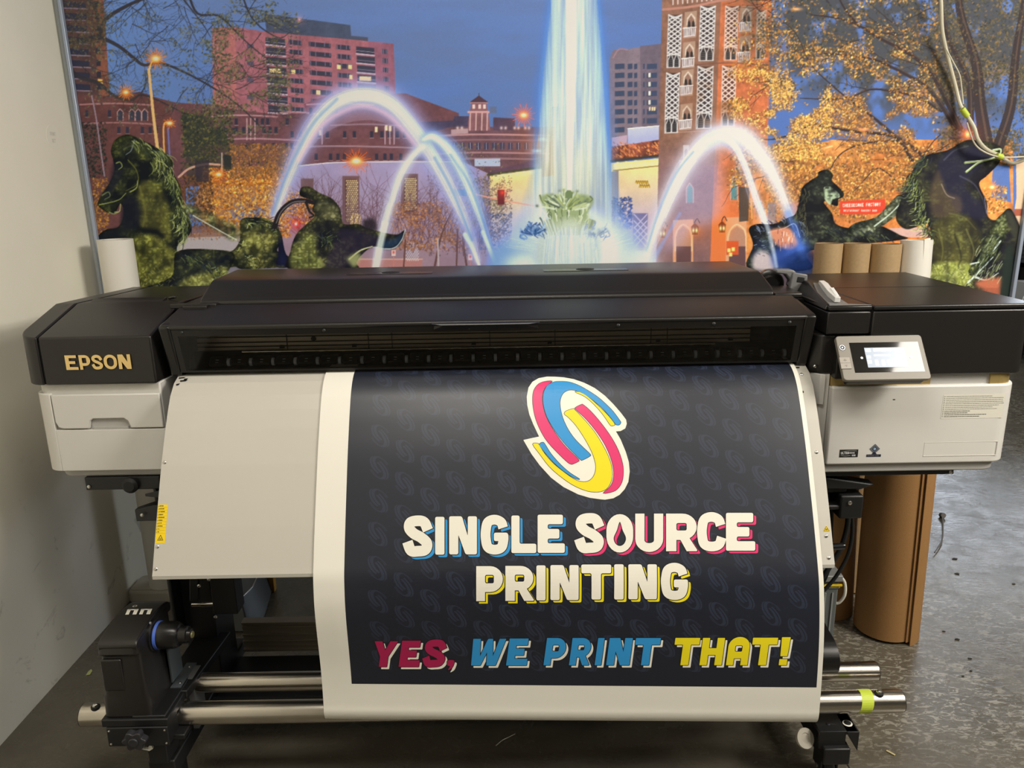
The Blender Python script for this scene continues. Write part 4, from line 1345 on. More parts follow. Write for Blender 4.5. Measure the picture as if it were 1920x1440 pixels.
def flat_polys(b, polys, mi, off, place, cuts=None, nf=None, flip=1):
    """polys = [(outer, holes)] in 2D; place(u, s, off) -> world. Cut across at the given s values."""
    bm = bmesh.new()
    for outer, holes in polys:
        if not holes:
            pts = [Vector((p[0], p[1])) for p in outer]
            r = delaunay_2d_cdt(pts, [], [list(range(len(pts)))], 1, 1e-7)
            vs = [bm.verts.new((p.x, p.y, 0)) for p in r[0]]
            for t in r[2]:
                try:
                    bm.faces.new([vs[i] for i in t])
                except ValueError:
                    pass
            continue
        loops = [[Vector((p[0], p[1], 0)) for p in lp] for lp in [outer] + list(holes)]
        try:
            tris = tessellate_polygon(loops)
        except Exception:
            continue
        vs = [bm.verts.new(p) for lp in loops for p in lp]
        for t in tris:
            try:
                bm.faces.new([vs[i] for i in t])
            except ValueError:
                pass
    if cuts is not None and len(bm.verts):
        xs = [v.co.x for v in bm.verts]
        c = math.ceil(min(xs) / .05) * .05
        while c < max(xs):
            if c > min(xs):
                bmesh.ops.bisect_plane(bm, geom=bm.verts[:] + bm.edges[:] + bm.faces[:], plane_co=(c, 0, 0), plane_no=(1, 0, 0))
            c += .05
        ys = [v.co.y for v in bm.verts]
        lo, hi = min(ys), max(ys)
        for c in cuts:
            if lo < c < hi:
                bmesh.ops.bisect_plane(bm, geom=bm.verts[:] + bm.edges[:] + bm.faces[:], plane_co=(0, c, 0), plane_no=(0, 1, 0))
    mp = {}
    for v in bm.verts:
        mp[v] = v.co.copy()
    for f in bm.faces:
        cy = sum(v.co.y for v in f.verts) / len(f.verts)
        vs = []
        for v in f.verts:
            # stay on the facet the face belongs to
            s = v.co.y + (1e-7 if cy > v.co.y else -1e-7)
            vs.append(b.bm.verts.new(place(v.co.x, s, off)))
        if nf:
            ns = [nf(v.co.x, v.co.y) * flip for v in f.verts]
            gn = (vs[1].co - vs[0].co).cross(vs[2].co - vs[0].co)
            if gn.dot(ns[0]) < 0:
                for v in vs:
                    b.bm.verts.remove(v)
                vs = [b.bm.verts.new(place(v.co.x, v.co.y + (1e-7 if cy > v.co.y else -1e-7), off)) for v in reversed(f.verts[:])]
                ns.reverse()
            b.nrm += ns
        g = b.face(vs)
        if g:
            g.material_index = mi
    bm.free()

# ------------------------------------------------------------------ materials
M_wall = mat('wall_paint', (240, 236, 220), .5, spec=.35, noise=.03, nscale=3, bump=.12, bscale=60)
M_black = mat('black_plastic', (31, 29, 28), .33, noise=.03, nscale=4, bump=.15, bscale=900)
M_blackt = mat('black_gloss', (26, 25, 25), .28)
M_dark = mat('black_metal', (24, 24, 25), .45, bump=.1, bscale=600)
M_pit = mat('dark_inside', (12, 12, 12), .7)
M_white = mat('white_plastic', (214, 211, 205), .38, noise=.01, nscale=3)
M_whiteb = mat('grey_plastic', (176, 174, 170), .45)
M_apron = mat('painted_sheet', (198, 194, 184), .28, noise=.012, nscale=2, bump=.05, bscale=900)
M_paper = mat('white_paper', (236, 233, 222), .5, spec=.4)
M_gold = mat('gold', (244, 214, 150), .2, 1.0)
M_brass = mat('brass_strip', (196, 172, 112), .3, .6)
M_steel = mat('brushed_steel', (196, 190, 180), .24, 1.0, noise=.06, nscale=14)
M_screw = mat('screw_metal', (206, 204, 198), .3, 1.0)
M_grey = mat('panel_grey', (128, 122, 112), .42)
M_alu = mat('anodised_beam', (142, 132, 116), .38, .3)
M_kraft = mat('kraft_paper', (160, 118, 70), .72, noise=.13, nscale=420, bump=.15, bscale=300)
M_board = mat('tube_board', (172, 144, 104), .7, noise=.06, nscale=120, bump=.1, bscale=300)
M_core = mat('tube_bore', (120, 92, 62), .8)
M_rollw = mat('roll_paper', (232, 228, 218), .6)
M_cable = mat('white_cable', (206, 200, 176), .45)
M_green = mat('green_tape', (196, 214, 70), .5)
M_rubber = mat('black_rubber', (20, 20, 20), .6)
M_blue = mat('blue_ring', (84, 118, 216), .4)
M_yel = mat('yellow_label', (250, 214, 20), .5)
M_ink = mat('label_ink', (30, 28, 22), .6)
M_lever = mat('clear_lever', (214, 214, 212), .3)
M_grey2 = mat('lever_grey', (112, 112, 112), .42)
M_bluegrey = mat('frame_edge', (168, 180, 200), .35, .3)

# floor: worn, sealed concrete
mf = bpy.data.materials.new('sealed_concrete')
mf.use_nodes = True
nt = mf.node_tree
bs = nt.nodes['Principled BSDF']
tc = nt.nodes.new('ShaderNodeTexCoord')


def noise_node(scale, detail=8, rough=.6, dist=0.0, st=None):
    n = nt.nodes.new('ShaderNodeTexNoise')
    n.inputs['Scale'].default_value = scale
    n.inputs['Detail'].default_value = detail
    n.inputs['Roughness'].default_value = rough
    n.inputs['Distortion'].default_value = dist
    if st:
        mp = nt.nodes.new('ShaderNodeMapping')
        mp.inputs['Scale'].default_value = st
        mp.inputs['Rotation'].default_value = (0, 0, .6)
        nt.links.new(tc.outputs['Object'], mp.inputs['Vector'])
        nt.links.new(mp.outputs['Vector'], n.inputs['Vector'])
    else:
        nt.links.new(tc.outputs['Object'], n.inputs['Vector'])
    return n


def ramp(src, stops):
    r = nt.nodes.new('ShaderNodeValToRGB')
    while len(r.color_ramp.elements) < len(stops):
        r.color_ramp.elements.new(.5)
    for e, (p, c) in zip(r.color_ramp.elements, stops):
        e.position = p
        e.color = (*c, 1)
    nt.links.new(src, r.inputs['Fac'])
    return r


def mixc(f, a, b_):
    m = nt.nodes.new('ShaderNodeMix')
    m.data_type = 'RGBA'
    nt.links.new(f, m.inputs['Factor'])
    for s, v in ((a, 'A'), (b_, 'B')):
        i = [x for x in m.inputs if x.name == v and x.type == 'RGBA'][0]
        if isinstance(s, tuple):
            i.default_value = (*s, 1)
        else:
            nt.links.new(s, i)
    return [x for x in m.outputs if x.type == 'RGBA'][0]


n1 = noise_node(1.6, 6, .6)
n2 = noise_node(9, 8, .65, .5)
n3 = noise_node(26, 10, .66, 1.4, (1, 2.2, 1))
n4 = noise_node(1.1, 3, .5)
base = ramp(n1.outputs['Fac'], [(.35, lin((84, 78, 67))), (.65, lin((108, 102, 90)))])
mott = ramp(n2.outputs['Fac'], [(.42, (0, 0, 0)), (.62, (1, 1, 1))])
c1 = mixc(mott.outputs['Color'], base.outputs['Color'], lin((94, 88, 76)))
flake = ramp(n3.outputs['Fac'], [(.53, (0, 0, 0)), (.565, (1, 1, 1))])
zone = ramp(n4.outputs['Fac'], [(.42, (0, 0, 0)), (.56, (1, 1, 1))])
mm = nt.nodes.new('ShaderNodeMath')
mm.operation = 'MULTIPLY'
nt.links.new(flake.outputs['Color'], mm.inputs[0])
nt.links.new(zone.outputs['Color'], mm.inputs[1])
m2 = nt.nodes.new('ShaderNodeMath')
m2.operation = 'MULTIPLY'
m2.inputs[1].default_value = .75
nt.links.new(mm.outputs[0], m2.inputs[0])
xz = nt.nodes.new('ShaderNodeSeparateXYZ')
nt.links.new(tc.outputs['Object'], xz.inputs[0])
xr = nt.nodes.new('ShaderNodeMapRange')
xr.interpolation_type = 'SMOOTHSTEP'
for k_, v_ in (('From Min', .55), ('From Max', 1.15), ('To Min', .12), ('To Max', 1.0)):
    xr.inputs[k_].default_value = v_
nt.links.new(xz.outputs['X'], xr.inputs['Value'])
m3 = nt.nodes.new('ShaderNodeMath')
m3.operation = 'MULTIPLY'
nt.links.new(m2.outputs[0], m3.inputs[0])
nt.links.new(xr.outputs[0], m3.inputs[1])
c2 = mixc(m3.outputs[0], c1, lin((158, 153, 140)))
nt.links.new(c2, bs.inputs['Base Color'])
rr = ramp(n2.outputs['Fac'], [(.35, (.16, .16, .16)), (.7, (.36, .36, .36))])
nt.links.new(rr.outputs['Color'], bs.inputs['Roughness'])
bp = nt.nodes.new('ShaderNodeBump')
bp.inputs['Strength'].default_value = .22
bp.inputs['Distance'].default_value = .004
nt.links.new(n3.outputs['Fac'], bp.inputs['Height'])
nt.links.new(bp.outputs['Normal'], bs.inputs['Normal'])

# wall with scuffs near the floor
mw = M_wall.copy()
mw.name = 'scuffed_wall_paint'
nt = mw.node_tree
bs = nt.nodes['Principled BSDF']
tc = [n for n in nt.nodes if n.type == 'TEX_COORD'][0]
s1 = noise_node(7, 8, .7, .8)
s2 = noise_node(1.3, 3, .5)
sr = ramp(s1.outputs['Fac'], [(.6, (0, 0, 0)), (.68, (1, 1, 1))])
sz = nt.nodes.new('ShaderNodeSeparateXYZ')
nt.links.new(tc.outputs['Object'], sz.inputs[0])
mr = nt.nodes.new('ShaderNodeMapRange')
mr.inputs['From Min'].default_value = .9
mr.inputs['From Max'].default_value = .1
mr.inputs['To Min'].default_value = 0
mr.inputs['To Max'].default_value = .5
nt.links.new(sz.outputs['Z'], mr.inputs['Value'])
mu = nt.nodes.new('ShaderNodeMath')
mu.operation = 'MULTIPLY'
nt.links.new(sr.outputs['Color'], mu.inputs[0])
nt.links.new(mr.outputs[0], mu.inputs[1])
oc = bs.inputs['Base Color'].links[0].from_socket
nt.links.new(mixc(mu.outputs[0], oc, lin((120, 114, 100))), bs.inputs['Base Color'])

# ------------------------------------------------------------------ room shell
WX = -1.535
struct('floor', B().box(WX - .1, 8.6, -4.5, 9.0, -.1, 0), mf)
struct('wall_left', B().box(WX - .12, WX, -4.5, 9.0, 0, 3.1), mw)
M_far = mat('far_wall_paint', (120, 116, 106), .6, noise=.05, nscale=2)
struct('wall_right', B().box(8.6, 8.72, -4.5, 9.0, 0, 3.1), M_far)
struct('wall_back', B().box(WX, 8.6, 9.0, 9.12, 0, 3.1), M_far)
struct('wall_front', B().box(WX, 8.6, -4.62, -4.5, 0, 3.1), M_far)
struct('ceiling', B().box(WX - .1, 8.7, -4.6, 9.1, 3.1, 3.2), mat('ceiling_paint', (150, 146, 136), .8))
struct('glare_pane', B().box(5.1, 7.5, 8.985, 8.998, 1.7, 2.95), mat('glare_glow', (200, 210, 220), .3, emis=(226, 236, 250), estr=17.0))  # unseen glowing pane, added to throw cool glare on the right floor
# floor joint
j = B()
p0, p1 = at(1562, 1392, Z=.0005), at(1612, 1470, Z=.0005)
v = (Vector(p1) - Vector(p0)).normalized()
n_ = Vector((-v.y, v.x, 0)) * .0022
q0, q1 = Vector(p0) - v * .35, Vector(p1) + v * 1.6
j.face([j.bm.verts.new(p) for p in (q0 - n_, q0 + n_, q1 + n_, q1 - n_)])
struct('trim_1', j, mat('joint_filler', (34, 30, 26), .8))

# ------------------------------------------------------------------ printed wall panel
PX0, PX1, PY = -1.5, 1.868, 2.86
PZ0, PZ1 = .78, 2.42
ILLUM = 1.0


def build_mural():
    A = make_canvas()
    xs = np.linspace(PX0, PX1, 1440)
    zs = np.concatenate([np.linspace(PZ0, 1.17, 14)[:-1], np.linspace(1.17, 2.27, 520), np.linspace(2.27, PZ1, 16)[1:]])
    X, Z = np.meshgrid(xs, zs)
    u, v = proj(X, PY, Z)
    fx = np.clip(u - MX0, 0, MW - 1.01)
    fy = np.clip(v - MY0, 0, MH - 1.01)
    ix, iy = fx.astype(int), fy.astype(int)
    tx, ty = (fx - ix)[..., None], (fy - iy)[..., None]
    C = (A[iy, ix] * (1 - tx) + A[iy, ix + 1] * tx) * (1 - ty) + (A[iy + 1, ix] * (1 - tx) + A[iy + 1, ix + 1] * tx) * ty
    C = np.clip(C, 0, 255) / 255
    Cl = np.where(C <= .04045, C / 12.92, ((C + .055) / 1.055) ** 2.4)
    Cl = np.clip(Cl * np.array(INK_GAIN), .004, .95)
    nr, nc = X.shape
    n = nr * nc
    co = np.stack([X, np.full_like(X, PY), Z], -1).astype(np.float32).reshape(-1)
    I = np.arange(n).reshape(nr, nc)
    q = np.stack([I[:-1, :-1], I[:-1, 1:], I[1:, 1:], I[1:, :-1]], -1).reshape(-1, 4)
    me = bpy.data.meshes.new('print')
    me.vertices.add(n)
    me.vertices.foreach_set('co', co)
    me.loops.add(q.size)
    me.loops.foreach_set('vertex_index', q.reshape(-1).astype(np.int32))
    me.polygons.add(len(q))
    me.polygons.foreach_set('loop_start', (np.arange(len(q)) * 4).astype(np.int32))
    me.update(calc_edges=True)
    at_ = me.color_attributes.new('ink', 'FLOAT_COLOR', 'POINT')
    rgba = np.ones((n, 4), np.float32)
    rgba[:, :3] = Cl.reshape(-1, 3)
    at_.data.foreach_set('color', rgba.reshape(-1))
    m = bpy.data.materials.new('printed_fabric')
    m.use_nodes = True
    t = m.node_tree
    b = t.nodes['Principled BSDF']
    a = t.nodes.new('ShaderNodeAttribute')
    a.attribute_name = 'ink'
    t.links.new(a.outputs['Color'], b.inputs['Base Color'])
    b.inputs['Roughness'].default_value = .7
    b.inputs['Specular IOR Level'].default_value = .15
    me.materials.append(m)
    o = bpy.data.objects.new('print', me)
    COL.objects.link(o)
    return o


mural = thing('wall_mural', 'wide framed print of a fountain at night with towers and bronze horses, behind the printer', 'mural', ((PX0 + PX1) / 2, PY, 0))
par(build_mural(), mural)
fr = B()
fr.box(PX0 - .012, PX0 - .001, PY - .014, PY + .03, PZ0 - .012, PZ1 + .012)
fr.box(PX1 + .001, PX1 + .014, PY - .014, PY + .03, PZ0 - .012, PZ1 + .012)
fr.box(PX0 - .001, PX1 + .001, PY - .014, PY + .03, PZ1 + .001, PZ1 + .012)
fr.box(PX0 - .001, PX1 + .001, PY - .014, PY + .03, PZ0 - .012, PZ0 - .001)
part('frame', fr, M_bluegrey, mural, bevel=.002)
part('backing', B().box(PX0, PX1, PY + .006, PY + .028, PZ0, PZ1), M_whiteb, mural)
post = at(510, 1108, Z=0)
M_timber = mat('yellow_timber', (196, 146, 48), .7, noise=.15, nscale=30)
for x in (post[0], 1.42):
    part('post', B().box(x - .014, x + .014, 2.785, 2.815, 0, .766).box(x - .014, x + .014, 2.815, 2.87, .735, .766), M_timber, mural, 'yellow timber post', bevel=.002)
# ------------------------------------------------------------------ sheet metal media guide profile and the printed banner
GP = [(2.035, 1.112), (1.985, 1.1085), (1.950, 1.095), (1.918, 1.068), (1.893, 1.035), (1.865, .993), (1.8175, .915), (1.745, .78), (1.70, .69)]
GX0, GX1 = -.885, .779
guide = Surf(GX0, GX1, GP)


def offset_prof(P, d):
    P = np.array(P, float)
    T = np.gradient(P, axis=0)
    T /= np.linalg.norm(T, axis=1)[:, None]
    return P + np.stack([T[:, 1], -T[:, 0]], 1) * d


gpo = offset_prof(GP, .0035).tolist()
hangL = [(1.6885, .672), (1.681, .640), (1.675, .60), (1.674, .55), (1.677, .49), (1.680, .43), (1.679, .37), (1.675, .32), (1.672, .30), (1.674, .285), (1.680, .273), (1.690, .266), (1.702, .263)]
hangR = [(1.6875, .672), (1.673, .638), (1.662, .60), (1.650, .55), (1.640, .49), (1.634, .43), (1.630, .37), (1.628, .32), (1.627, .30), (1.630, .283), (1.637, .272), (1.648, .265), (1.660, .262)]


def dens(P, step=.012):
    out = [P[0]]
    for a, b in zip(P[:-1], P[1:]):
        a, b = np.array(a), np.array(b)
        n = max(1, int(np.linalg.norm(b - a) / step))
        out += [tuple(a + (b - a) * k / n) for k in range(1, n + 1)]
    return out


def smooth_prof(P, n):
    return smooth(P, n)


topL = smooth([(2.10, 1.116)] + [tuple(p) for p in gpo[:-1]] + [(1.7038, .705)] + hangL, 4)
topR = smooth([(2.10, 1.116)] + [tuple(p) for p in gpo[:-1]] + [(1.7034, .705)] + hangR, 4)
BX0, BX1 = -.4918, .7475
ban = Surf(BX0, BX1, topL, topR)
CUTS = ban.S[1:-1].tolist()

M_navy = mat('print_navy', (22, 27, 41), .42, spec=.75)
M_navyl = mat('print_navy_light', (38, 45, 63), .42, spec=.75)
M_outl = mat('print_black', (15, 17, 23), .42, spec=.6)
M_pw = mat('print_white', (240, 236, 222), .45, spec=.4)
M_pc = mat('print_cyan', (50, 150, 216), .42, spec=.45)
M_pm = mat('print_magenta', (226, 56, 116), .42, spec=.45)
M_py = mat('print_yellow', (240, 222, 30), .42, spec=.45)
M_bm = mat('print_crimson', (172, 30, 82), .42, spec=.45)
bmats = [M_paper, M_navy, M_navyl, M_outl, M_pw, M_pc, M_pm, M_py, M_bm]
bb = B()
W = BX1 - BX0
place = lambda u, s, off: ban.pos(u, s, off)
# paper sheet: front and back skins
flat_polys(bb, [([(0, 0), (W, 0), (W, ban.len), (0, ban.len)], [])], 0, 0.0, place, CUTS, ban.normal)
flat_polys(bb, [([(0, 0), (W, 0), (W, ban.len), (0, ban.len)], [])], 0, -.0004, place, CUTS, ban.normal, -1)
uL, uR = ban.us(664, 700)[0], W - .0115
sB = ban.us(1090, 1285.5)[1]
flat_polys(bb, [([(uL, 0), (uR, 0), (uR, sB), (uL, sB)], [])], 1, .00012, place, CUTS, ban.normal)

# emblem, traced on its own sheet (units of 1/5.144 photo pixel, from 940, 680)
LG = dict(
    white=[(245, 330), (262, 240), (300, 185), (360, 150), (440, 135), (515, 136), (600, 142), (700, 160), (800, 195), (900, 245), (1000, 320), (1080, 400), (1150, 480), (1203, 550), (1210, 590), (1195, 635), (1150, 660), (1105, 663), (1150, 740), (1200, 860), (1230, 960), (1238, 1050), (1225, 1150), (1190, 1220), (1140, 1275), (1080, 1308), (1000, 1322), (955, 1318), (850, 1303), (740, 1270), (600, 1200), (480, 1110), (370, 990), (290, 880), (212, 746), (290, 728), (364, 713), (310, 600), (270, 500), (250, 410)],
    m1=[(488, 180), (420, 183), (360, 207), (317, 262), (303, 335), (308, 430), (332, 540), (382, 660), (452, 770), (560, 885), (640, 960), (670, 977), (690, 976), (740, 953), (746, 938), (700, 890), (600, 790), (500, 650), (430, 520), (397, 400), (397, 300), (430, 232)],
    c1=[(500, 190), (560, 182), (650, 188), (740, 218), (830, 267), (930, 333), (1010, 403), (1080, 475), (1143, 562), (1150, 580), (1138, 598), (1115, 600), (1098, 588), (1040, 512), (960, 425), (860, 345), (780, 297), (700, 265), (640, 268), (592, 300), (567, 360), (567, 430), (590, 530), (640, 640), (710, 740), (800, 830), (856, 885), (850, 903), (785, 937), (765, 936), (720, 892), (620, 790), (520, 660), (440, 520), (405, 390), (408, 300), (440, 225)],
    y1=[(722, 280), (780, 294), (860, 350), (950, 432), (1030, 512), (1091, 590), (1080, 606), (1060, 608), (1042, 590), (980, 500), (900, 408), (810, 330), (722, 288)],
    y2=[(612, 482), (627, 467), (690, 446), (708, 457), (800, 552), (900, 672), (990, 820), (1048, 950), (1068, 1050), (1062, 1130), (1030, 1198), (980, 1236), (900, 1247), (800, 1228), (680, 1173), (560, 1088), (460, 998), (370, 880), (304, 788), (350, 780), (365, 797), (420, 882), (500, 972), (600, 1054), (700, 1124), (770, 1149), (835, 1145), (885, 1104), (909, 1040), (908, 970), (873, 860), (802, 728), (722, 608), (650, 530), (612, 500)],
    m2=[(717, 436), (727, 426), (770, 406), (790, 408), (860, 468), (960, 583), (1060, 722), (1128, 850), (1167, 970), (1175, 1060), (1162, 1150), (1118, 1218), (1060, 1248), (987, 1257), (1040, 1207), (1074, 1150), (1086, 1060), (1063, 940), (1004, 798), (912, 656), (812, 538), (717, 450)],
    c2=[(368, 790), (377, 777), (400, 770), (418, 785), (478, 880), (568, 982), (658, 1062), (744, 1117), (744, 1124), (700, 1110), (600, 1046), (500, 957), (420, 866), (368, 802)])
SHARP = {}


def px2(pts, ox=940, oy=680, k=5.144):
    return [ban.us(ox + p[0] / k, oy + p[1] / k) for p in pts]


def ring_of(name):
    return px2(smooth(LG[name], 3, True) if name != 'white' else LG[name])


e = .00082
Lw = ring_of('white')
flat_polys(bb, [(inflate(Lw, e), [])], 3, .00024, place, CUTS, ban.normal)
flat_polys(bb, [(Lw, [])], 4, .00036, place, CUTS, ban.normal)
shapes = [('m1', 6), ('c1', 5), ('y1', 7), ('c2', 5), ('m2', 6), ('y2', 7)]
for nm, mi in shapes:
    R_ = ring_of(nm)
    flat_polys(bb, [(inflate(R_, .0013), [])], 3, .00048, place, CUTS, ban.normal)
for nm, mi in shapes:
    flat_polys(bb, [(ring_of(nm), [])], mi, .00060, place, CUTS, ban.normal)
# faint repeat of the emblem over the ground
P_ = np.array(LG['white'], float)
cx_, cy_ = P_.mean(0)
marks = []
for nm in ('m1', 'c1', 'y2', 'm2', 'c2', 'y1'):
    q = (np.array(LG[nm], float) - (724, 728)) / 1187 * .067
    marks.append(inflate(q.tolist(), -.0005 if nm in ('m1', 'c1', 'y2', 'm2') else -.0002))
polys = []
du, ds = .0637, .0815
for ci in range(20):
    for ri in range(12):
        u0 = uL + .016 + ci * du
        s0 = .03 + ri * ds + (ds / 2 if ci % 2 else 0)
        if u0 - .024 < uL or u0 + .026 > uR or s0 + .036 > sB:
            continue
        for q in marks:
            polys.append(([(u0 + p[0], s0 + p[1]) for p in q], []))
flat_polys(bb, polys, 2, .00018, place, CUTS, ban.normal)


def word(glyphs, shear=0.0, main=4, shadow=5, sh=(5.6, 4.8), ow=.0021, hw=(.33, .25), r=.05):
    L0, L1, L2, L3 = [], [], [], []
    for ch, x0, x1, y0, y1 in glyphs:
        asp = (x1 - x0) / (y1 - y0)
        for o, hs in glyph(ch, hw[0], hw[1], r, asp):
            f = lambda p, dx=0, dy=0: ban.us(x0 + (x1 - x0) * p[0] - shear * (y1 - y0) * p[1] + dx, y0 + (y1 - y0) * p[1] + dy)
            O = [f(p) for p in o]
            H = [[f(p) for p in h] for h in hs]
            OS = [f(p, *sh) for p in o]
            HS = [[f(p, *sh) for p in h] for h in hs]
            L0.append((inflate(OS, ow * .6), [inflate(h, -ow * .6) for h in HS]))
            L1.append((OS, HS))
            L2.append((inflate(O, ow), [inflate(h, -ow) for h in H]))
            L3.append((O, H))
    for k, (L, mi) in enumerate(((L0, 3), (L1, shadow), (L2, 3), (L3, main))):
        # neighbours in a layer sit a hair apart so that overlaps stay clean
        for i, p in enumerate(L):
            flat_polys(bb, [p], mi, .00028 + k * .00012 + (i % 3) * .00002, place, CUTS, ban.normal)


word([('S', 757, 810, 967, 1043), ('I', 816, 833.4, 969, 1040), ('N', 842.2, 894.3, 968, 1039.5), ('G', 902.4, 952.4, 965, 1040), ('L', 958.8, 1005.5, 966.6, 1037), ('E', 1008, 1059, 965, 1036.6)], shadow=5)
word([('S', 1078.7, 1131.7, 962.5, 1036.4), ('O', 1137, 1187.2, 964, 1036), ('U', 1191, 1243.4, 963, 1035), ('R', 1248.8, 1307.4, 963, 1033.5), ('C', 1307.4, 1360.6, 960, 1034), ('E', 1361, 1416, 961.6, 1032.5)], shadow=6)
word([('P', 893, 943, 1061.5, 1127), ('R', 947.6, 1001.2, 1061, 1126.5), ('I', 1005.7, 1023, 1060, 1125.6), ('N', 1032, 1085, 1059.5, 1125), ('T', 1089.8, 1146, 1058.5, 1124), ('I', 1151.5, 1169.3, 1058, 1124), ('N', 1178, 1231.5, 1058, 1123.5), ('G', 1239.6, 1289.7, 1055, 1125)], shadow=7, sh=(5.2, 4.6))
k3 = dict(shear=.135, shadow=4, sh=(4.4, 4.4), ow=.0016, r=.02)
word([('Y', 702.5, 746.7, 1202, 1250), ('E', 754, 791.7, 1201, 1250), ('S', 797, 840, 1199, 1250), (',', 840, 851.5, 1238, 1256)], main=8, **k3)
word([('W', 887.5, 949.5, 1197.5, 1247.5), ('E', 955.6, 994, 1197, 1247.5), ('P', 1025.8, 1063.6, 1196, 1247), ('R', 1073.6, 1111, 1196, 1247), ('I', 1121.7, 1133.7, 1196, 1247), ('N', 1143.2, 1186.7, 1196, 1247), ('T', 1192.5, 1239.2, 1196, 1247)], main=5, **k3)
word([('T', 1266.4, 1313, 1195.8, 1247), ('H', 1318, 1359.5, 1195.8, 1247), ('A', 1368, 1408, 1194, 1247), ('T', 1412, 1459, 1195.5, 1247), ('!', 1466, 1482.6, 1194.5, 1247)], main=7, **k3)
for m_ in (M_navy, M_navyl):
    m_.node_tree.nodes['Principled BSDF'].inputs['IOR'].default_value = 1.48
nrm_ = bb.nrm
banner = obj('printed_banner', bb, bmats, fix=False)
assert len(nrm_) == len(banner.data.vertices)
banner.data.shade_smooth()
banner.data.normals_split_custom_set_from_vertices([tuple(v) for v in nrm_])
tag(banner, 'navy poster reading SINGLE SOURCE PRINTING, hanging out of the printer over its front guide', 'poster')
# ------------------------------------------------------------------ the printer
PR = thing('large_format_printer', 'black and white roll printer on a steel stand with gold lettering and a touch panel', 'printer', (-.05, 2.1, 0))
FY = 1.94


def rect_round(x0, x1, y0, y1, rfl=0, rfr=0, n=7):
    """plan outline, front corners rounded"""
    o = []
    if rfl:
        o += [(x0 + rfl - rfl * math.cos(a), y0 + rfl - rfl * math.sin(a)) for a in [math.pi / 2 * k / n for k in range(n + 1)]]
    else:
        o.append((x0, y0))
    if rfr:
        o += [(x1 - rfr + rfr * math.sin(a), y0 + rfr - rfr * math.cos(a)) for a in [math.pi / 2 * k / n for k in range(n + 1)]]
    else:
        o.append((x1, y0))
    return o + [(x1, y1), (x0, y1)]


def screw(x, y, z, parent, r=.004, d=(0, -1, 0), m=None):
    b = B()
    b.lathe((x, y, z), d, [(-.001, r), (.0012, r), (.0022, r * .7), (.0026, r * .3)], 14)
    return part('screw', b, m or M_screw, parent, smooth_=True)


# hidden body
part('body', B().box(-1.20, -.93, 1.99, 2.58, .86, 1.20).box(-.93, .83, 2.115, 2.58, .90, 1.262).box(.83, 1.29, 2.0, 2.58, .86, 1.22), M_dark, PR)
part('body_panel', B().box(-.923, .838, 2.16, 2.60, 1.263, 1.273), M_black, PR, bevel=.002)

# ---- left end
topcut = lambda b: b.cut((0, FY, 1.224), (0, -.268, .963)).cut((0, 2.14, 1.281), (0, .033, 1))
b = B().pz(rect_round(-1.2145, -.925, FY, 2.60), 1.098, 1.34)
left_cover = part('left_cover', topcut(b), M_black, PR, bevel=.005, seg=3)
b = B().pz(rect_round(-1.275, -1.2185, FY, 2.60, .052), 1.098, 1.34)
topcut(b)
part('side_shell', b, M_black, PR, bevel=.012, seg=4)
part('seam', B().pz(rect_round(-1.222, -1.21, FY + .006, 2.59), 1.10, 1.21), M_pit, PR)
hinge = B().px([(2.16, 1.279), (2.19, 1.288), (2.20, 1.286), (2.20, 1.272)], -1.19, -.985)
hinge.cyl((-.975, 2.19, 1.284), (-.95, 2.175, 1.29), .004)
part('hinge_strip', hinge, M_black, PR, bevel=.002)
lat = B().box(-.925, -.80, 2.075, 2.10, 1.272, 1.284).box(-.885, -.82, 2.06, 2.085, 1.272, 1.281)
part('latch_plate', lat, M_black, PR, bevel=.002)
# gold lettering, raised
gl = B()
for ch, x0, x1 in (('E', 121, 144), ('P', 147, 168), ('S', 169, 192), ('0', 193, 218), ('N', 220, 244)):
    X0, Z1 = at(x0, 667 - (x0 - 121) * .03, Y=FY - .003)[0], 1.178
    X1 = at(x1, 667, Y=FY - .003)[0]
    h = .0385
    for o, hs in glyph(ch, .27 if ch in 'EPN' else .24, .19, .01, (X1 - X0) / h):
        f = lambda p: (X0 + (X1 - X0) * p[0], Z1 - h * p[1])
        loops = [[f(p) for p in lp] for lp in [o] + hs]
        L3 = [[Vector((p[0], p[1], 0)) for p in lp] for lp in loops]
        flat = [p for lp in loops for p in lp]
        tri = tessellate_polygon(L3)
        fv = [gl.bm.verts.new((p[0], FY - .0045, p[1])) for p in flat]
        bv = [gl.bm.verts.new((p[0], FY + .001, p[1])) for p in flat]
        for t in tri:
            gl.face([fv[i] for i in t])
            gl.face([bv[i] for i in t])
        k = 0
        for lp in loops:
            n = len(lp)
            for i in range(n):
                a, c = k + i, k + (i + 1) % n
                gl.face([fv[a], fv[c], bv[c], bv[a]])
            k += n
part('brand_lettering', gl, M_gold, PR, 'raised gold letters EPSON')

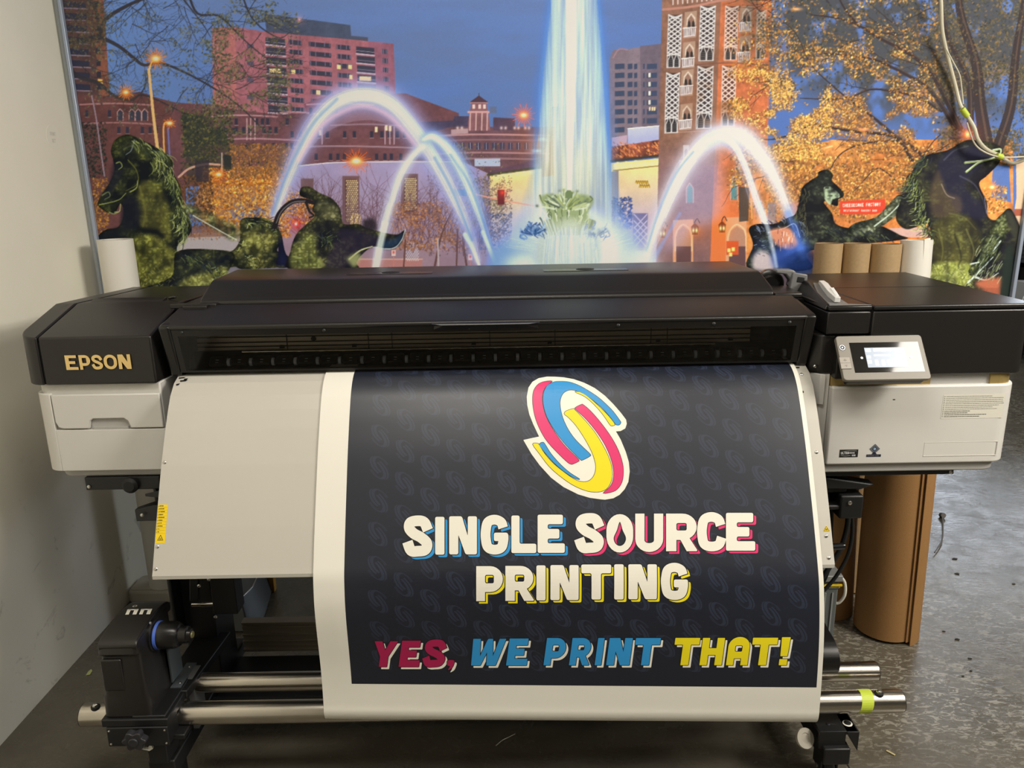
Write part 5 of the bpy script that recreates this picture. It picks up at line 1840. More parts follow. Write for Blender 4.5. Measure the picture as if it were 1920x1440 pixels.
wl = B().pz(rect_round(-1.258, -.925, FY + .016, 2.56, .045), .86, 1.098)
part('left_housing', wl, M_white, PR, bevel=.004)
skirt = B()
skirt.pz(rect_round(-1.262, -1.2125, FY + .004, 2.50, .048), .858, 1.072)
skirt.pz(rect_round(-1.2125, -.922, FY + .004, FY + .03), .858, .973)
part('left_panel', skirt, M_white, PR, bevel=.005, seg=3)
dr = B().py([(-1.2095, 1.070), (-.925, 1.070), (-.925, .9765), (-1.012, .9765), (-1.018, .996), (-1.027, 1.0035), (-1.108, 1.0035), (-1.117, .998), (-1.122, .9765), (-1.190, .9765), (-1.203, .981), (-1.2095, .995)], FY + .0035, FY + .014)
part('drawer', dr, M_white, PR, bevel=.0025)
part('drawer_grip', B().box(-1.119, -1.015, FY + .012, FY + .017, .974, 1.003).box(-1.112, -1.02, FY + .006, FY + .016, .9735, .980), M_whiteb, PR)
part('housing_base', B().pz(rect_round(-1.240, -.925, FY + .022, 2.50, .05), .834, .860), M_whiteb, PR, bevel=.005)

# ---- centre: lid behind, front cover with its window
tcp = [(2.104, 1.266), (2.098, 1.272), (2.0965, 1.279), (2.0985, 1.285), (2.103, 1.2895), (2.109, 1.292), (2.117, 1.2955), (2.168, 1.331), (2.182, 1.335), (2.45, 1.334), (2.47, 1.325), (2.49, 1.268)]
iL = [-.852] * 7 + [-.842, -.842, -.866, -.866, -.866]
iR = [.722] * 7 + [.706, .704, .697, .697, .697]
top_cover = part('top_cover', B().px(tcp, 0, 0, iL, iR), M_black, PR, bevel=.004, seg=3)
for x0, x1 in ((-.476, -.228), (.098, .345)):
    q = B()
    q.box(x0, x1, 2.245, 2.295, 1.3352, 1.3362)
    part('handle_plate', q, mat('plate_black', (52, 50, 50), .25), top_cover, bevel=.004)
    xm = (x0 + x1) / 2
    part('finger_slot', B().lathe((xm, 2.28, 1.3358), (0, 0, 1), [(0, .028), (.0012, .026)], 24), M_pit, top_cover, smooth_=True)
for x in (-.838, .70):
    screw(x, 2.118, 1.2925, top_cover, .003, (0, -.5, .8), M_dark)
part('lid_step', B().box(.724, .80, 2.092, 2.62, 1.268, 1.2835), M_black, PR, bevel=.005, seg=3)

# front cover: roof, window frame, glass
roof = B().px([(1.944, 1.236), (1.939, 1.240), (1.9385, 1.2445), (1.941, 1.2485), (1.9455, 1.2505), (2.088, 1.279), (2.092, 1.272), (2.092, 1.262), (1.955, 1.235)], -.898, .768)
front_cover = part('front_cover', roof, M_black, PR, bevel=.0025)
band = B()
wq = lambda t: (1.942 + (1.972 - 1.942) * t, 1.240 + (1.118 - 1.240) * t)   # down the window face


def facebox(b, x0, x1, t0, t1, th=.006, out=0.0):
    (y0, z0), (y1, z1) = wq(t0), wq(t1)
    dy, dz = y1 - y0, z1 - z0
    L = math.hypot(dy, dz)
    ny, nz = dz / L, -dy / L
    pr = [(y0 + ny * out, z0 + nz * out), (y1 + ny * out, z1 + nz * out), (y1 - ny * th, z1 - nz * th), (y0 - ny * th, z0 - nz * th)]
    b.px(pr, x0, x1)


facebox(band, -.872, .752, 0, .16)
facebox(band, -.872, -.858, .16, 1)
facebox(band, .735, .752, .16, 1)
facebox(band, -.858, .735, .955, 1, .008)
part('window_frame', band, M_blackt, front_cover)
for x0, x1 in ((-.902, -.873), (.753, .782)):
    part('cover_cheek', B().px([(1.935, 1.246), (1.975, 1.108), (2.03, 1.10), (2.09, 1.272), (1.95, 1.252)], x0, x1), M_blackt, front_cover, bevel=.006, seg=3)
for x in (-.845, -.48, -.105, .275, .52, .715):
    y, z = wq(.08)
    screw(x, y - .001, z, front_cover, .0045, (0, -1, .25), M_dark)
hd = B().px([(1.925, 1.2405), (1.927, 1.244), (1.945, 1.247), (1.945, 1.236)], 0, 0, [-.178, -.203, -.203, -.203], [.046, .074, .074, .074])
hd.px([(1.930, 1.2385), (1.944, 1.2385), (1.946, 1.226)], 0, 0, [-.172, -.2, -.2], [.04, .072, .072])
part('cover_handle', hd, M_blackt, front_cover, bevel=.001)
gm = bpy.data.materials.new('smoked_window')
gm.use_nodes = True
t = gm.node_tree
t.nodes.clear()
out = t.nodes.new('ShaderNodeOutputMaterial')
tr = t.nodes.new('ShaderNodeBsdfTransparent')
tr.inputs['Color'].default_value = (.66, .64, .61, 1)
gs = t.nodes.new('ShaderNodeBsdfGlossy')
gs.inputs['Roughness'].default_value = .04
fr_ = t.nodes.new('ShaderNodeFresnel')
fr_.inputs['IOR'].default_value = 1.45
mx = t.nodes.new('ShaderNodeMixShader')
t.links.new(fr_.outputs[0], mx.inputs[0])
t.links.new(tr.outputs[0], mx.inputs[1])
t.links.new(gs.outputs[0], mx.inputs[2])
t.links.new(mx.outputs[0], out.inputs['Surface'])
glass = B()
(y0, z0), (y1, z1) = wq(.16), wq(.955)
glass.face([glass.bm.verts.new(p) for p in ((-.858, y0, z0), (.735, y0, z0), (.735, y1, z1), (-.858, y1, z1))])
part('window_pane', glass, gm, front_cover)

# inside, seen through the window
M_inner = mat('inner_panel', (226, 216, 196), .45, .0, noise=.05, nscale=8)
part('carriage_beam', B().box(-.868, .66, 2.085, 2.11, 1.152, 1.262), M_inner, PR)
lines = B()
for z in (1.1885, 1.1735, 1.162):
    lines.box(-.868, .66, 2.081, 2.0855, z - .0012, z + .0012)
for x in (-.62, -.395, -.33, -.06, .12, .385, .43):
    lines.box(x, x + .0015, 2.082, 2.0855, 1.152, 1.20)
for x in (-.64, -.44, -.11, .10, .40, .60):
    lines.box(x, x + .012, 2.08, 2.0855, 1.156, 1.164)
lines.lathe((-.545, 2.085, 1.181), (0, -1, 0), [(0, .007), (.003, .007)], 16)
part('beam_joint', lines, M_pit, PR)
part('guide_rail', B().cyl((-.74, 2.068, 1.1505), (.56, 2.068, 1.1505), .0035, n=12), mat('rail_chrome', (214, 206, 186), .25, 1), PR, smooth_=True)
part('inner_floor', B().box(-.88, .77, 1.99, 2.10, 1.06, 1.098).box(-.88, .77, 2.085, 2.112, 1.09, 1.150), M_pit, PR)
M_pr = mat('pinch_glint', (225, 235, 255), .25)  # bluish-white reflections put into the colour of the wheels and small bars
M_pd = mat('pinch_dark', (38, 34, 32), .5)
pinch = None
for k in range(26):
    x = -.80 + k * .0605
    if pinch is None:
        q = B().px([(2.035, 1.118), (2.03, 1.125), (2.047, 1.141), (2.066, 1.141), (2.066, 1.114)], x - .022, x + .022)
        pinch = part('pinch_roller', q, M_pd, PR, bevel=.003)
        w_ = part('roller_wheel', B().cyl((x + .026, 2.046, 1.127), (x + .034, 2.046, 1.127), .011, n=14), M_pr, pinch, smooth_=True)
        ln = B()
        for z in (1.1285, 1.1345):
            ln.box(x - .004, x + .004, 2.031 + (z - 1.125) * .9, 2.0345 + (z - 1.125) * .9, z, z + .001)
        part('roller_glint', ln, M_pr, pinch)
    else:
        c = pinch.copy()
        COL.objects.link(c)
        c.location.x += k * .0605
        for g in pinch.children:
            d = g.copy()
            COL.objects.link(d)
            d.parent = c
part('platen', B().box(-.88, .775, 1.955, 2.06, 1.085, 1.0975), M_blackt, PR, bevel=.002)

# ---- media guide (front apron)
pi = offset_prof(GP, -.004).tolist()
end = [(1.693, .677), (1.693, .668), (1.70, .664), (1.712, .668)]
g = B()
prof = [tuple(p) for p in GP] + end + [(1.712, .676), (1.704, .675), (1.7035, .690)] + [tuple(p) for p in pi[::-1]][1:]
g.px(prof, GX0, GX1)
media_guide = part('media_guide', g, M_apron, PR, smooth_=False)
wsh = B()
for side, pts in (('L', [(307, 867), (292, 1025), (288, 1067)]), ('R', [(1531, 848), (1549, 1005), (1554, 1046)])):
    for x, y in pts:
        u, s = guide.us(x, y)
        p = guide.pos(min(max(u, .008), GX1 - GX0 - .008), s, .0)
        screw(*p, media_guide, .0042, (0, -.87, .48))
for x, y in [(1503, 702)]:
    u, s = guide.us(x, y)
    screw(*guide.pos(u, s), media_guide, .0045, (0, -.6, .8))
gsl = B()
place_g = lambda u, s, off: guide.pos(u, s, off)
q = [guide.us(*p) for p in ((1501, 733), (1507, 733), (1507, 737), (1501, 737))]
flat_polys(gsl, [(q, [])], 0, .0005, place_g)
q = [guide.us(*p) for p in ((1486, 688.5), (1499, 688), (1499, 690.5), (1486, 691))]
flat_polys(gsl, [(q, [])], 0, .0005, place_g)
part('sensor_slot', gsl, M_pit, media_guide, fix=False)
brk = B()
for u0, s0, w_, h_ in ((.004, .062, .018, .004), (.012, .075, .02, .005), (.006, .09, .01, .004), (.02, .068, .01, .008)):
    flat_polys(brk, [([(u0, s0), (u0 + w_, s0 - .002), (u0 + w_ * .8, s0 + h_), (u0 + .002, s0 + h_ + .002)], [])], 0, .0006, place_g, guide.S.tolist())
part('corner_clip', brk, M_pit, media_guide, fix=False)


def text_polys(s, x0, y0, h, adv=.62, w=.46, a=.24, bb_=.17):
    out_ = []
    x = x0
    for ch in s:
        if ch != ' ':
            gch = ch if glyph(ch) else 'E'
            ww = w * (.4 if ch == 'I' else 1)
            for o, hs in glyph('0' if ch == 'O' else gch, a if ch != 'I' else .3, bb_, .0, .5):
                f = lambda p: (x + h * ww * p[0], y0 + h * p[1])
                out_.append(([f(p) for p in o], [[f(p) for p in k] for k in hs]))
        x += h * (adv if ch != 'I' else adv * .6)
    return out_


# yellow warning label on the guide
lab = B()
A0, A1, A2, A3 = [guide.us(*p) for p in ((300, 946), (316.3, 946), (310, 1018.5), (288.5, 1018))]
u0, u1 = .0015, .0255
s0, s1 = A0[1], A2[1]
flat_polys(lab, [([(u0, s0), (u1, s0), (u1, s1), (u0, s1)], [])], 0, .0004, place_g, guide.S.tolist())
ink = []
H_ = s1 - s0
words_ = ['CAUTION', 'IMPORTANT', 'ATTENZIONE', 'VORSICHT', 'PRECAUCION', 'ATENCAO', 'LET OP', 'OCTOPOHO', 'TH I', 'THI']
rowh = H_ * .745 / 10
for k, w_ in enumerate(words_):
    y = s0 + rowh * k
    ink += text_polys(w_, u0 + .0035, y + rowh * .3, rowh * .42, .5, .4, .3, .22)
    ink.append(([(u0 + .0008, y + rowh * .35), (u0 + .0024, y + rowh * .7), (u0 - .0002 + .0008, y + rowh * .7)], []))
    ink.append(([(u0, y + rowh * .97), (u1, y + rowh * .97), (u1, y + rowh), (u0, y + rowh)], []))
tc_ = ((u0 + u1) / 2, s1 - H_ * .12)
tri = [(tc_[0], tc_[1] - .0095), (tc_[0] + .0075, tc_[1] + .0045), (tc_[0] - .0075, tc_[1] + .0045)]
ink.append((tri, [inflate(tri, -.0011)]))
for dx in (-.002, 0, .002):
    ink.append(([(tc_[0] + dx - .0004, tc_[1] - .002), (tc_[0] + dx + .0004, tc_[1] - .002), (tc_[0] + dx + .0004, tc_[1] + .003), (tc_[0] + dx - .0004, tc_[1] + .003)], []))
flat_polys(lab, ink, 1, .0007, place_g, guide.S.tolist())
part('warning_label', lab, [M_yel, M_ink], media_guide, 'yellow warning label with triangle', fix=False)
lab = B()
c = guide.us(1546, 992)
uu = GX1 - GX0 - .012
tri = [(uu, c[1] - .009), (uu + .009, c[1] + .006), (uu - .009, c[1] + .006)]
flat_polys(lab, [(tri, [])], 0, .0004, place_g, guide.S.tolist())
t2 = inflate(tri, -.0018)
flat_polys(lab, [(inflate(tri, -.0009), [t2])] + [([(uu + d - .0006, c[1] - .001), (uu + d + .0006, c[1] - .001), (uu + d + .0006, c[1] + .003), (uu + d - .0006, c[1] + .003)], []) for d in (-.002, 0, .002)], 1, .0007, place_g, guide.S.tolist())
part('hot_surface_label', lab, [M_yel, M_ink], media_guide, 'small yellow triangle', fix=False)

# ---- right end
part('right_housing', B().pz(rect_round(.822, 1.322, FY + .05, 2.50, 0, .04), .86, 1.085), M_white, PR, bevel=.003)
ink_door = part('ink_door', B().pz(rect_round(.840, 1.3335, FY, 2.50, .006, .05), .8385, 1.0565), M_white, PR, bevel=.005, seg=3)
part('housing_base', B().pz(rect_round(.830, 1.318, FY + .012, 2.48, 0, .05), .812, .8375), M_whiteb, PR, bevel=.004)
col_ = B().pz([(.796, 2.02), (.800, 1.985), (.815, 1.962), (.8385, 1.958), (.8385, 2.10), (.796, 2.10)], .845, 1.09)
part('side_column', col_, M_white, PR, bevel=.003)
part('column_lip', B().pz([(.786, 2.0), (.812, 1.955), (.824, 1.950), (.824, 1.99), (.79, 2.03)], 1.005, 1.088), M_white, PR, bevel=.002)
q = B().box(.8405, 1.101, FY + .012, FY + .05, 1.056, 1.084).pz(rect_round(1.256, 1.3265, FY + .008, 2.3, 0, .045), 1.056, 1.095)
part('brass_strip', q, M_brass, PR)
part('grey_strip', B().box(1.101, 1.256, FY + .014, FY + .05, 1.056, 1.092), M_whiteb, PR)
# small marks on the ink door
q = B().box(1.0015, 1.0075, FY - .0004, FY + .002, 1.0185, 1.021)
part('keyhole', q, M_pit, ink_door)


def plate(x0, x1, z0, z1, mlist, fill, inks, parent, name, label=None, y=FY):
    b_ = B()
    pl = lambda u, s, off: (x0 + u, y - off, z1 - s)
    flat_polys(b_, [([(0, 0), (x1 - x0, 0), (x1 - x0, z1 - z0), (0, z1 - z0)], [])], 0, .0004, pl)
    for mi, pls in inks:
        flat_polys(b_, pls, mi, .0007 + .0001 * mi, pl)
    return part(name, b_, mlist, parent, label, fix=False)


W_, Hh = .163, .0665
ink = []
rows = [.76, .98, .985, .98, .985, .92, .82, .9, .42, .38, .74, .62]
rnd2 = random.Random(4)
for k, f in enumerate(rows):
    y = .0045 + k * .0050
    ink.append(([(.0026, y), (.0045, y), (.0045, y + .0018), (.0026, y + .0018)], []))
    x = .0075
    while x < .0075 + (W_ - .012) * f:
        w_ = rnd2.uniform(.002, .0075)
        hh_ = .0008 if k < 8 else .0014
        ink.append(([(x, y + .0004), (x + w_, y + .0004), (x + w_, y + .0004 + hh_), (x, y + .0004 + hh_)], []))
        x += w_ + rnd2.uniform(.0006, .0012)
M_lab = mat('label_paper', (224, 221, 208), .55)
plate(1.134, 1.134 + W_, 1.031 - Hh, 1.031, [M_lab, M_ink], 0, [(1, ink)], ink_door, 'text_label', 'cream label with rows of small print')
bk = text_polys('ULTRACHROYE', .004, .0055, .0062, .5, .42, .3, .24)[:]
bk = [p for p in text_polys('ULTRA', .004, .0062, .0068, .62, .54, .32, .24)] + [p for p in text_polys('CHROHE', .0245, .0072, .0045, .62, .5, .3, .22)] + text_polys('GSS', .034, .0142, .0048, .7, .56, .32, .24)
sw = [(ribbon(smooth([(.002, .009), (.016, .0045), (.034, .0032), (.046, .0042)], 5), .0005), []), (ribbon(smooth([(.004, .0155), (.016, .0182), (.03, .0165)], 5), .0006), [])]
plate(.8745, .9245, .8605, .8825, [M_ink, mat('silver_print', (206, 206, 206), .4)], 0, [(1, bk + sw)], ink_door, 'badge', 'black badge with silver writing')
dm = B()
pl = lambda u, s, off: (u, FY - off, s)
dc = (.968, .883)
dia = lambda r: [(dc[0] - r, dc[1]), (dc[0], dc[1] - r), (dc[0] + r, dc[1]), (dc[0], dc[1] + r)]
flat_polys(dm, [(dia(.0145), [dia(.0075)])], 0, .0005, pl)
flat_polys(dm, [(dia(.0072), [])], 2, .0006, pl)
flat_polys(dm, [(dia(.0045), [])], 1, .0008, pl)
flat_polys(dm, [([(.9475, .8605), (.9865, .8605), (.9865, .8675), (.9475, .8675)], [])], 2, .0005, pl)
flat_polys(dm, [([(.961, .868), (.975, .868), (.970, .874), (.965, .874)], [])], 2, .0006, pl)
flat_polys(dm, [([(p[0] + .9495, .8659 - p[1]) for p in o], [[(p[0] + .9495, .8659 - p[1]) for p in h] for h in hs]) for o, hs in text_polys('PRECISION CORE', 0, 0, .0036, .66, .5, .3, .2)], 0, .0008, pl)
part('badge', dm, [mat('badge_grey', (120, 124, 134), .35, .4), mat('badge_blue', (170, 196, 226), .3, .3), mat('badge_navy', (34, 40, 58), .4)], ink_door, 'diamond badge over a dark bar', fix=False)
em = B().box(1.100, 1.296, FY - .0008, FY + .001, .8592, .8607).box(1.100, 1.296, FY - .0004, FY + .001, .8978, .8986)
em.box(1.100, 1.1012, FY - .0005, FY + .001, .8595, .898).box(1.2948, 1.296, FY - .0005, FY + .001, .8595, .898)
part('embossed_field', em, M_white, ink_door)

# black upper right
part('right_cover', B().pz(rect_round(.9265, 1.337, FY, 2.60, 0, .03), 1.0855, 1.2555), M_black, PR, bevel=.004)
part('right_cover_front', B().pz(rect_round(.812, .9235, FY + .004, 2.14, 0, 0), 1.196, 1.2555), M_black, PR, bevel=.004)
part('right_lid', B().pz(rect_round(.9265, 1.340, FY - .003, 2.61, 0, .03), 1.2585, 1.270), M_black, PR, bevel=.004, seg=3)
part('lid_seam', B().box(.93, 1.33, 2.262, 2.264, 1.2698, 1.2706).box(.84, 1.32, FY + .008, 2.58, 1.20, 1.262), M_pit, PR)
lf = B().pz([(.812, FY + .002), (.9235, FY + .002), (.9235, 2.60), (.83, 2.60), (.812, 2.2)], 1.2585, 1.270)
part('lever_lid', lf, M_black, PR, bevel=.003)
part('lower_column', B().pz([(.785, 1.985), (.812, FY + .018), (.9235, FY + .01), (.9235, 2.1), (.79, 2.1)], 1.087, 1.193), M_black, PR, bevel=.006, seg=3)
screw(.797, 1.962, 1.108, PR, .004, (-.4, -1, 0), M_screw)
wd = B()
wd.loft([[(.806, 1.955, 1.2585), (.856, 1.955, 1.2585), (.856, 1.96, 1.272), (.812, 1.96, 1.272)],
         [(.812, 2.14, 1.2585), (.872, 2.14, 1.2585), (.868, 2.15, 1.304), (.836, 2.15, 1.304)],
         [(.812, 2.30, 1.2585), (.872, 2.30, 1.2585), (.868, 2.26, 1.304), (.836, 2.26, 1.304)]])
part('lever_mount', wd, M_black, PR, bevel=.003)
lp_ = B().loft([[(.814, 1.945, 1.2705), (.922, 1.945, 1.2705), (.922, 1.945, 1.2725), (.814, 1.945, 1.2725)],
                [(.818, 1.958, 1.2705), (.868, 1.958, 1.2705), (.868, 1.958, 1.2735), (.818, 1.958, 1.2735)],
                [(.826, 2.06, 1.284), (.860, 2.06, 1.284), (.860, 2.06, 1.289), (.826, 2.06, 1.289)],
                [(.840, 2.13, 1.300), (.868, 2.13, 1.300), (.868, 2.13, 1.3055), (.840, 2.13, 1.3055)]])
lever = part('lever_plate', lp_, M_grey2, PR, bevel=.002)
lv = B().loft([[(.834, 1.965, 1.276), (.849, 1.965, 1.276), (.849, 1.963, 1.290), (.834, 1.963, 1.290)],
               [(.838, 2.02, 1.282), (.854, 2.02, 1.282), (.854, 2.02, 1.298), (.838, 2.02, 1.298)],
               [(.848, 2.09, 1.294), (.866, 2.09, 1.294), (.866, 2.09, 1.309), (.848, 2.09, 1.309)],
               [(.853, 2.125, 1.302), (.868, 2.125, 1.302), (.868, 2.125, 1.312), (.853, 2.125, 1.312)]])
for k in range(9):
    lv.box(.8395 + k * .0013, .8495 + k * .0013, 1.975 + k * .0075, 1.978 + k * .0075, 1.290 + k * .0013, 1.294 + k * .0013)
part('lever', lv, M_lever, lever, 'clear grip lever', bevel=.0025, seg=3)
# pressure lever hook and wheel beside the lid
wh = B().lathe((.775, 2.30, 1.286), (-.25, -1, 0), [(0, .040), (.03, .040), (.034, .034), (.035, .026), (.055, .026), (.058, .022)], 36)
wheel = part('load_wheel', wh, M_blackt, PR, smooth_=True)
xz_ = lambda P, Y: [(at(x, y, Y=Y)[0], at(x, y, Y=Y)[2]) for x, y in P]
arm = B().py(xz_([(1456, 506), (1488, 506), (1494, 511), (1487, 541), (1480, 537), (1483, 527), (1474, 515), (1456, 513)], 2.215), 2.215, 2.25)
part('load_arm', arm, M_grey2, wheel, 'grey arm', bevel=.004)
gr = B().py(xz_([(1488, 511), (1515, 515), (1512, 552), (1505, 553), (1480, 541)], 2.19), 2.19, 2.205)
part('load_grip', gr, M_grey2, wheel, 'grey grip', bevel=.003)
part('grip_recess', B().py(xz_([(1496, 519), (1509, 520), (1508, 530), (1494, 529)], 2.189), 2.1885, 2.192), M_dark, wheel, bevel=.001)

# control panel
pnm = [at(1566, 631, Y=1.925), at(1726, 627, Y=1.925), None, None]
TL, BL = Vector((.8274, 1.925, 1.196)), Vector((.8274, 1.849, 1.099))
Wp, Lp = .2185, (BL - TL).length
ax, ay = Vector((1, 0, 0)), (BL - TL).normalized()
az = ax.cross(ay)
if az.y > 0:
    az = -az


def pp(u, s, off):
    return TL + ax * u + ay * s + az * off


cp = B()
o2 = rounded([(0, 0), (Wp, 0), (Wp, Lp), (0, Lp)], .010, 1.0, 6)
cp.loft([[pp(p[0], p[1], -.012) for p in o2], [pp(p[0], p[1], 0) for p in o2]])
panel = part('control_panel', cp, M_grey, PR, bevel=.0015)
un = B()
o3 = rounded([(.006, .0), (Wp - .002, .0), (Wp - .01, Lp - .001), (.012, Lp - .001)], .006, 1.0, 4)
un.loft([[pp(p[0], p[1], -.0125) for p in o3], [pp(p[0], min(p[1] + .0, Lp), -.034) for p in o3]])
un.box(.84, 1.03, 1.93, 1.96, 1.08, 1.19)
part('panel_back', un, M_black, panel, bevel=.003)
k_ = 1 / 8.727
sc_px = lambda x, y: (1540 + x * k_, 610 + y * k_)


def pus(px_, py_):
    a = (px_ - 960) / FPX
    b_ = -(py_ - 720) / FPX
    d = Vector([cF[i] + a * cR[i] + b_ * cU[i] for i in range(3)])
    o = Vector((0, 0, CAMH))
    t_ = (TL - o).dot(az) / d.dot(az)
    p = o + d * t_ - TL
    return p.dot(ax), p.dot(ay)


M_scr = mat('screen_glass', (10, 10, 12), .06, spec=.6, coat=.3)
M_disp = mat('screen_display', (120, 128, 140), .2, emis=(205, 214, 226), estr=.9)
M_dw = mat('screen_white', (200, 200, 205), .2, emis=(250, 250, 255), estr=1.1)
M_dc = mat('screen_tint', (190, 200, 190), .2, emis=(190, 214, 236), estr=1.0)
sb = B()
rq = [pus(*sc_px(*p)) for p in ((452, 285), (1570, 270), (1705, 762), (572, 772))]
u0, v0, u1, v1 = rq[0][0], (rq[0][1] + rq[1][1]) / 2, (rq[1][0] + rq[2][0]) / 2, (rq[2][1] + rq[3][1]) / 2
SX0, SX1, SY0, SY1 = u0, u1, v0, v1
sb.loft([[pp(x, y, -.002) for x, y in ((u0, v0), (u1, v0), (u1, v1), (u0, v1))], [pp(x, y, .0006) for x, y in ((u0, v0), (u1, v0), (u1, v1), (u0, v1))]])
screen = part('touch_screen', sb, M_scr, panel)
dq = [pus(*sc_px(*p)) for p in ((695, 370), (1345, 360), (1435, 685), (775, 690))]
D0, D1, E0, E1 = dq[0][0], (dq[1][0] + dq[2][0]) / 2, (dq[0][1] + dq[1][1]) / 2, (dq[2][1] + dq[3][1]) / 2
db = B()
ppl = lambda u, s, off: pp(u, s, off)
rr_ = lambda fx0, fy0, fx1, fy1: ([(D0 + (D1 - D0) * fx0, E0 + (E1 - E0) * fy0), (D0 + (D1 - D0) * fx1, E0 + (E1 - E0) * fy0), (D0 + (D1 - D0) * fx1, E0 + (E1 - E0) * fy1), (D0 + (D1 - D0) * fx0, E0 + (E1 - E0) * fy1)], [])
flat_polys(db, [rr_(0, 0, 1, 1)], 0, .0010, ppl)
flat_polys(db, [rr_(.22, .04, .66, .2), rr_(.2, .36, .62, .44), rr_(.2, .62, .28, .9), rr_(.36, .62, .44, .9), rr_(.5, .62, .58, .9), rr_(.62, .62, .7, .9), rr_(.74, .04, .98, .28), rr_(.74, .34, .98, .56)], 1, .0012, ppl)
flat_polys(db, [rr_(.02, .05, .15, .22), rr_(.02, .4, .12, .55), rr_(.02, .62, .12, .8), rr_(.72, .66, .98, .92)], 2, .0012, ppl)
for cx0, cy0 in ((660, 535), (1462, 522)):
    c_ = pus(*sc_px(cx0, cy0))
    flat_polys(db, [(arc(c_[0], c_[1], .0032, .0032, 0, 330, 12), [])], 1, .0012, ppl)
part('display', db, [M_disp, M_dw, M_dc], screen, 'lit display', fix=False)
pb = B()
c_ = pus(*sc_px(342, 365))
flat_polys(pb, [(arc(c_[0], c_[1], .0085, .0085, 0, 345, 24), [])], 0, .0004, ppl)
flat_polys(pb, [(arc(c_[0], c_[1], .0074, .0074, 0, 345, 24), [arc(c_[0], c_[1], .0056, .0056, 0, 345, 24)])], 1, .0008, ppl)
flat_polys(pb, [(arc(c_[0], c_[1], .0022, .0022, 0, 345, 12), [])], 1, .0008, ppl)
part('power_button', pb, [M_blackt, M_dw], panel, 'power button with lit ring', fix=False)
q0 = [pus(*sc_px(*p)) for p in ((288, 530), (455, 530), (490, 715), (330, 722))]
bx0, bx1, by0, by1 = q0[0][0] + .0, q0[1][0], q0[0][1], q0[2][1]
for k in range(2):
    ya, yb = by0 + (by1 - by0) * .5 * k + .0003, by0 + (by1 - by0) * .5 * (k + 1) - .0003
    kb = B()
    kb.loft([[pp(x, y, 0) for x, y in ((bx0, ya), (bx1, ya), (bx1, yb), (bx0, yb))], [pp(x, y, .0022) for x, y in ((bx0, ya), (bx1, ya), (bx1, yb), (bx0, yb))]])
    key = part('panel_button', kb, mat('key_grey', (158, 152, 142), .45), panel)
    ik = B()
    mx_, my_ = (bx0 + bx1) / 2, (ya + yb) / 2
    if k == 0:
        pol = [(ribbon(arc(mx_, my_, .003, .0022, -30, 210, 8), .0006), []), ([(mx_ - .0012, my_ - .001), (mx_, my_ - .0034), (mx_ + .0012, my_ - .001)], [])]
    else:
        pol = [(ribbon([(mx_ - .003, my_ - .001), (mx_ + .0008, my_ - .001), (mx_ + .0008, my_ + .003)], .0007), []), (ribbon([(mx_ + .002, my_ - .003), (mx_ + .0035, my_ - .001)], .0006), [])]
    flat_polys(ik, pol, 0, .0025, ppl)
    part('button_symbol', ik, M_ink, key, fix=False)

# ---- stand
for x0, x1 in ((-.985, -.895), (.795, .885)):
    lg = B().box(x0, x1, 2.03, 2.17, .12, .84)
    lg.box(x0 - .012, x0, 1.98, 2.20, .30, .84)
    part('stand_leg', lg, M_dark, PR, bevel=.004)
part('stand_beam', B().box(-.895, .795, 2.225, 2.25, .125, .215).box(-.895, .795, 2.218, 2.226, .196, .202).box(-.895, .795, 2.218, 2.226, .168, .174)
     .box(-.895, .795, 2.218, 2.226, .145, .151).box(-.895, .795, 2.216, 2.25, .212, .218).box(-.895, .795, 2.21, 2.25, .115, .125), M_alu, PR, 'ribbed metal cross beam', bevel=.001)
part('floor_plate', B().box(-.90, .80, 1.955, 2.19, .10, .112).box(-.90, .80, 1.955, 1.965, .10, .13), mat('black_tray', (34, 36, 40), .5), PR)
for x0, x1 in ((-.975, -.905), (.805, .875)):
    ft = B().box(x0, x1, 1.70, 2.26, .085, .135)
    part('foot_bar', ft, M_dark, PR, bevel=.004)
lp2 = B().box(-1.165, -.962, 1.955, 2.3, .797, .834)
sp = part('side_plate', lp2, M_dark, PR, bevel=.002)
screw(-1.155, 1.953, .808, sp, .005)
rp = part('side_plate', B().box(.83, 1.205, 1.965, 2.4, .796, .811), M_dark, PR, bevel=.002)
screw(1.195, 1.963, .803, rp, .005)
kb_ = B().lathe((-1.04, 1.945, .812), (0, -1, 0), [(-.03, .022), (0, .022), (.006, .014)], 20)
part('side_bump', kb_, M_rubber, sp, smooth_=True)
# left guide bracket
bl = B()
bl.loft([[(-.905, 1.93, .76), (-.905, 1.93, .725), (-.905, 1.99, .725), (-.905, 1.99, .76)], [(-.985, 1.95, .752), (-.985, 1.95, .705), (-.985, 1.99, .705), (-.985, 1.99, .752)],
         [(-1.045, 1.96, .735), (-1.045, 1.96, .70), (-1.045, 1.98, .70), (-1.045, 1.98, .735)]])
bl.loft([[(-.905, 1.93, .815), (-.905, 1.93, .775), (-.905, 1.96, .775)], [(-1.0, 1.94, .79), (-1.0, 1.94, .782), (-1.0, 1.955, .782)]])
br1 = part('guide_bracket', bl, M_dark, PR, bevel=.002)
screw(-1.02, 1.948, .724, br1, .005)
screw(-.95, 1.935, .742, br1, .004)
screw(-.925, 1.93, .79, br1, .008)
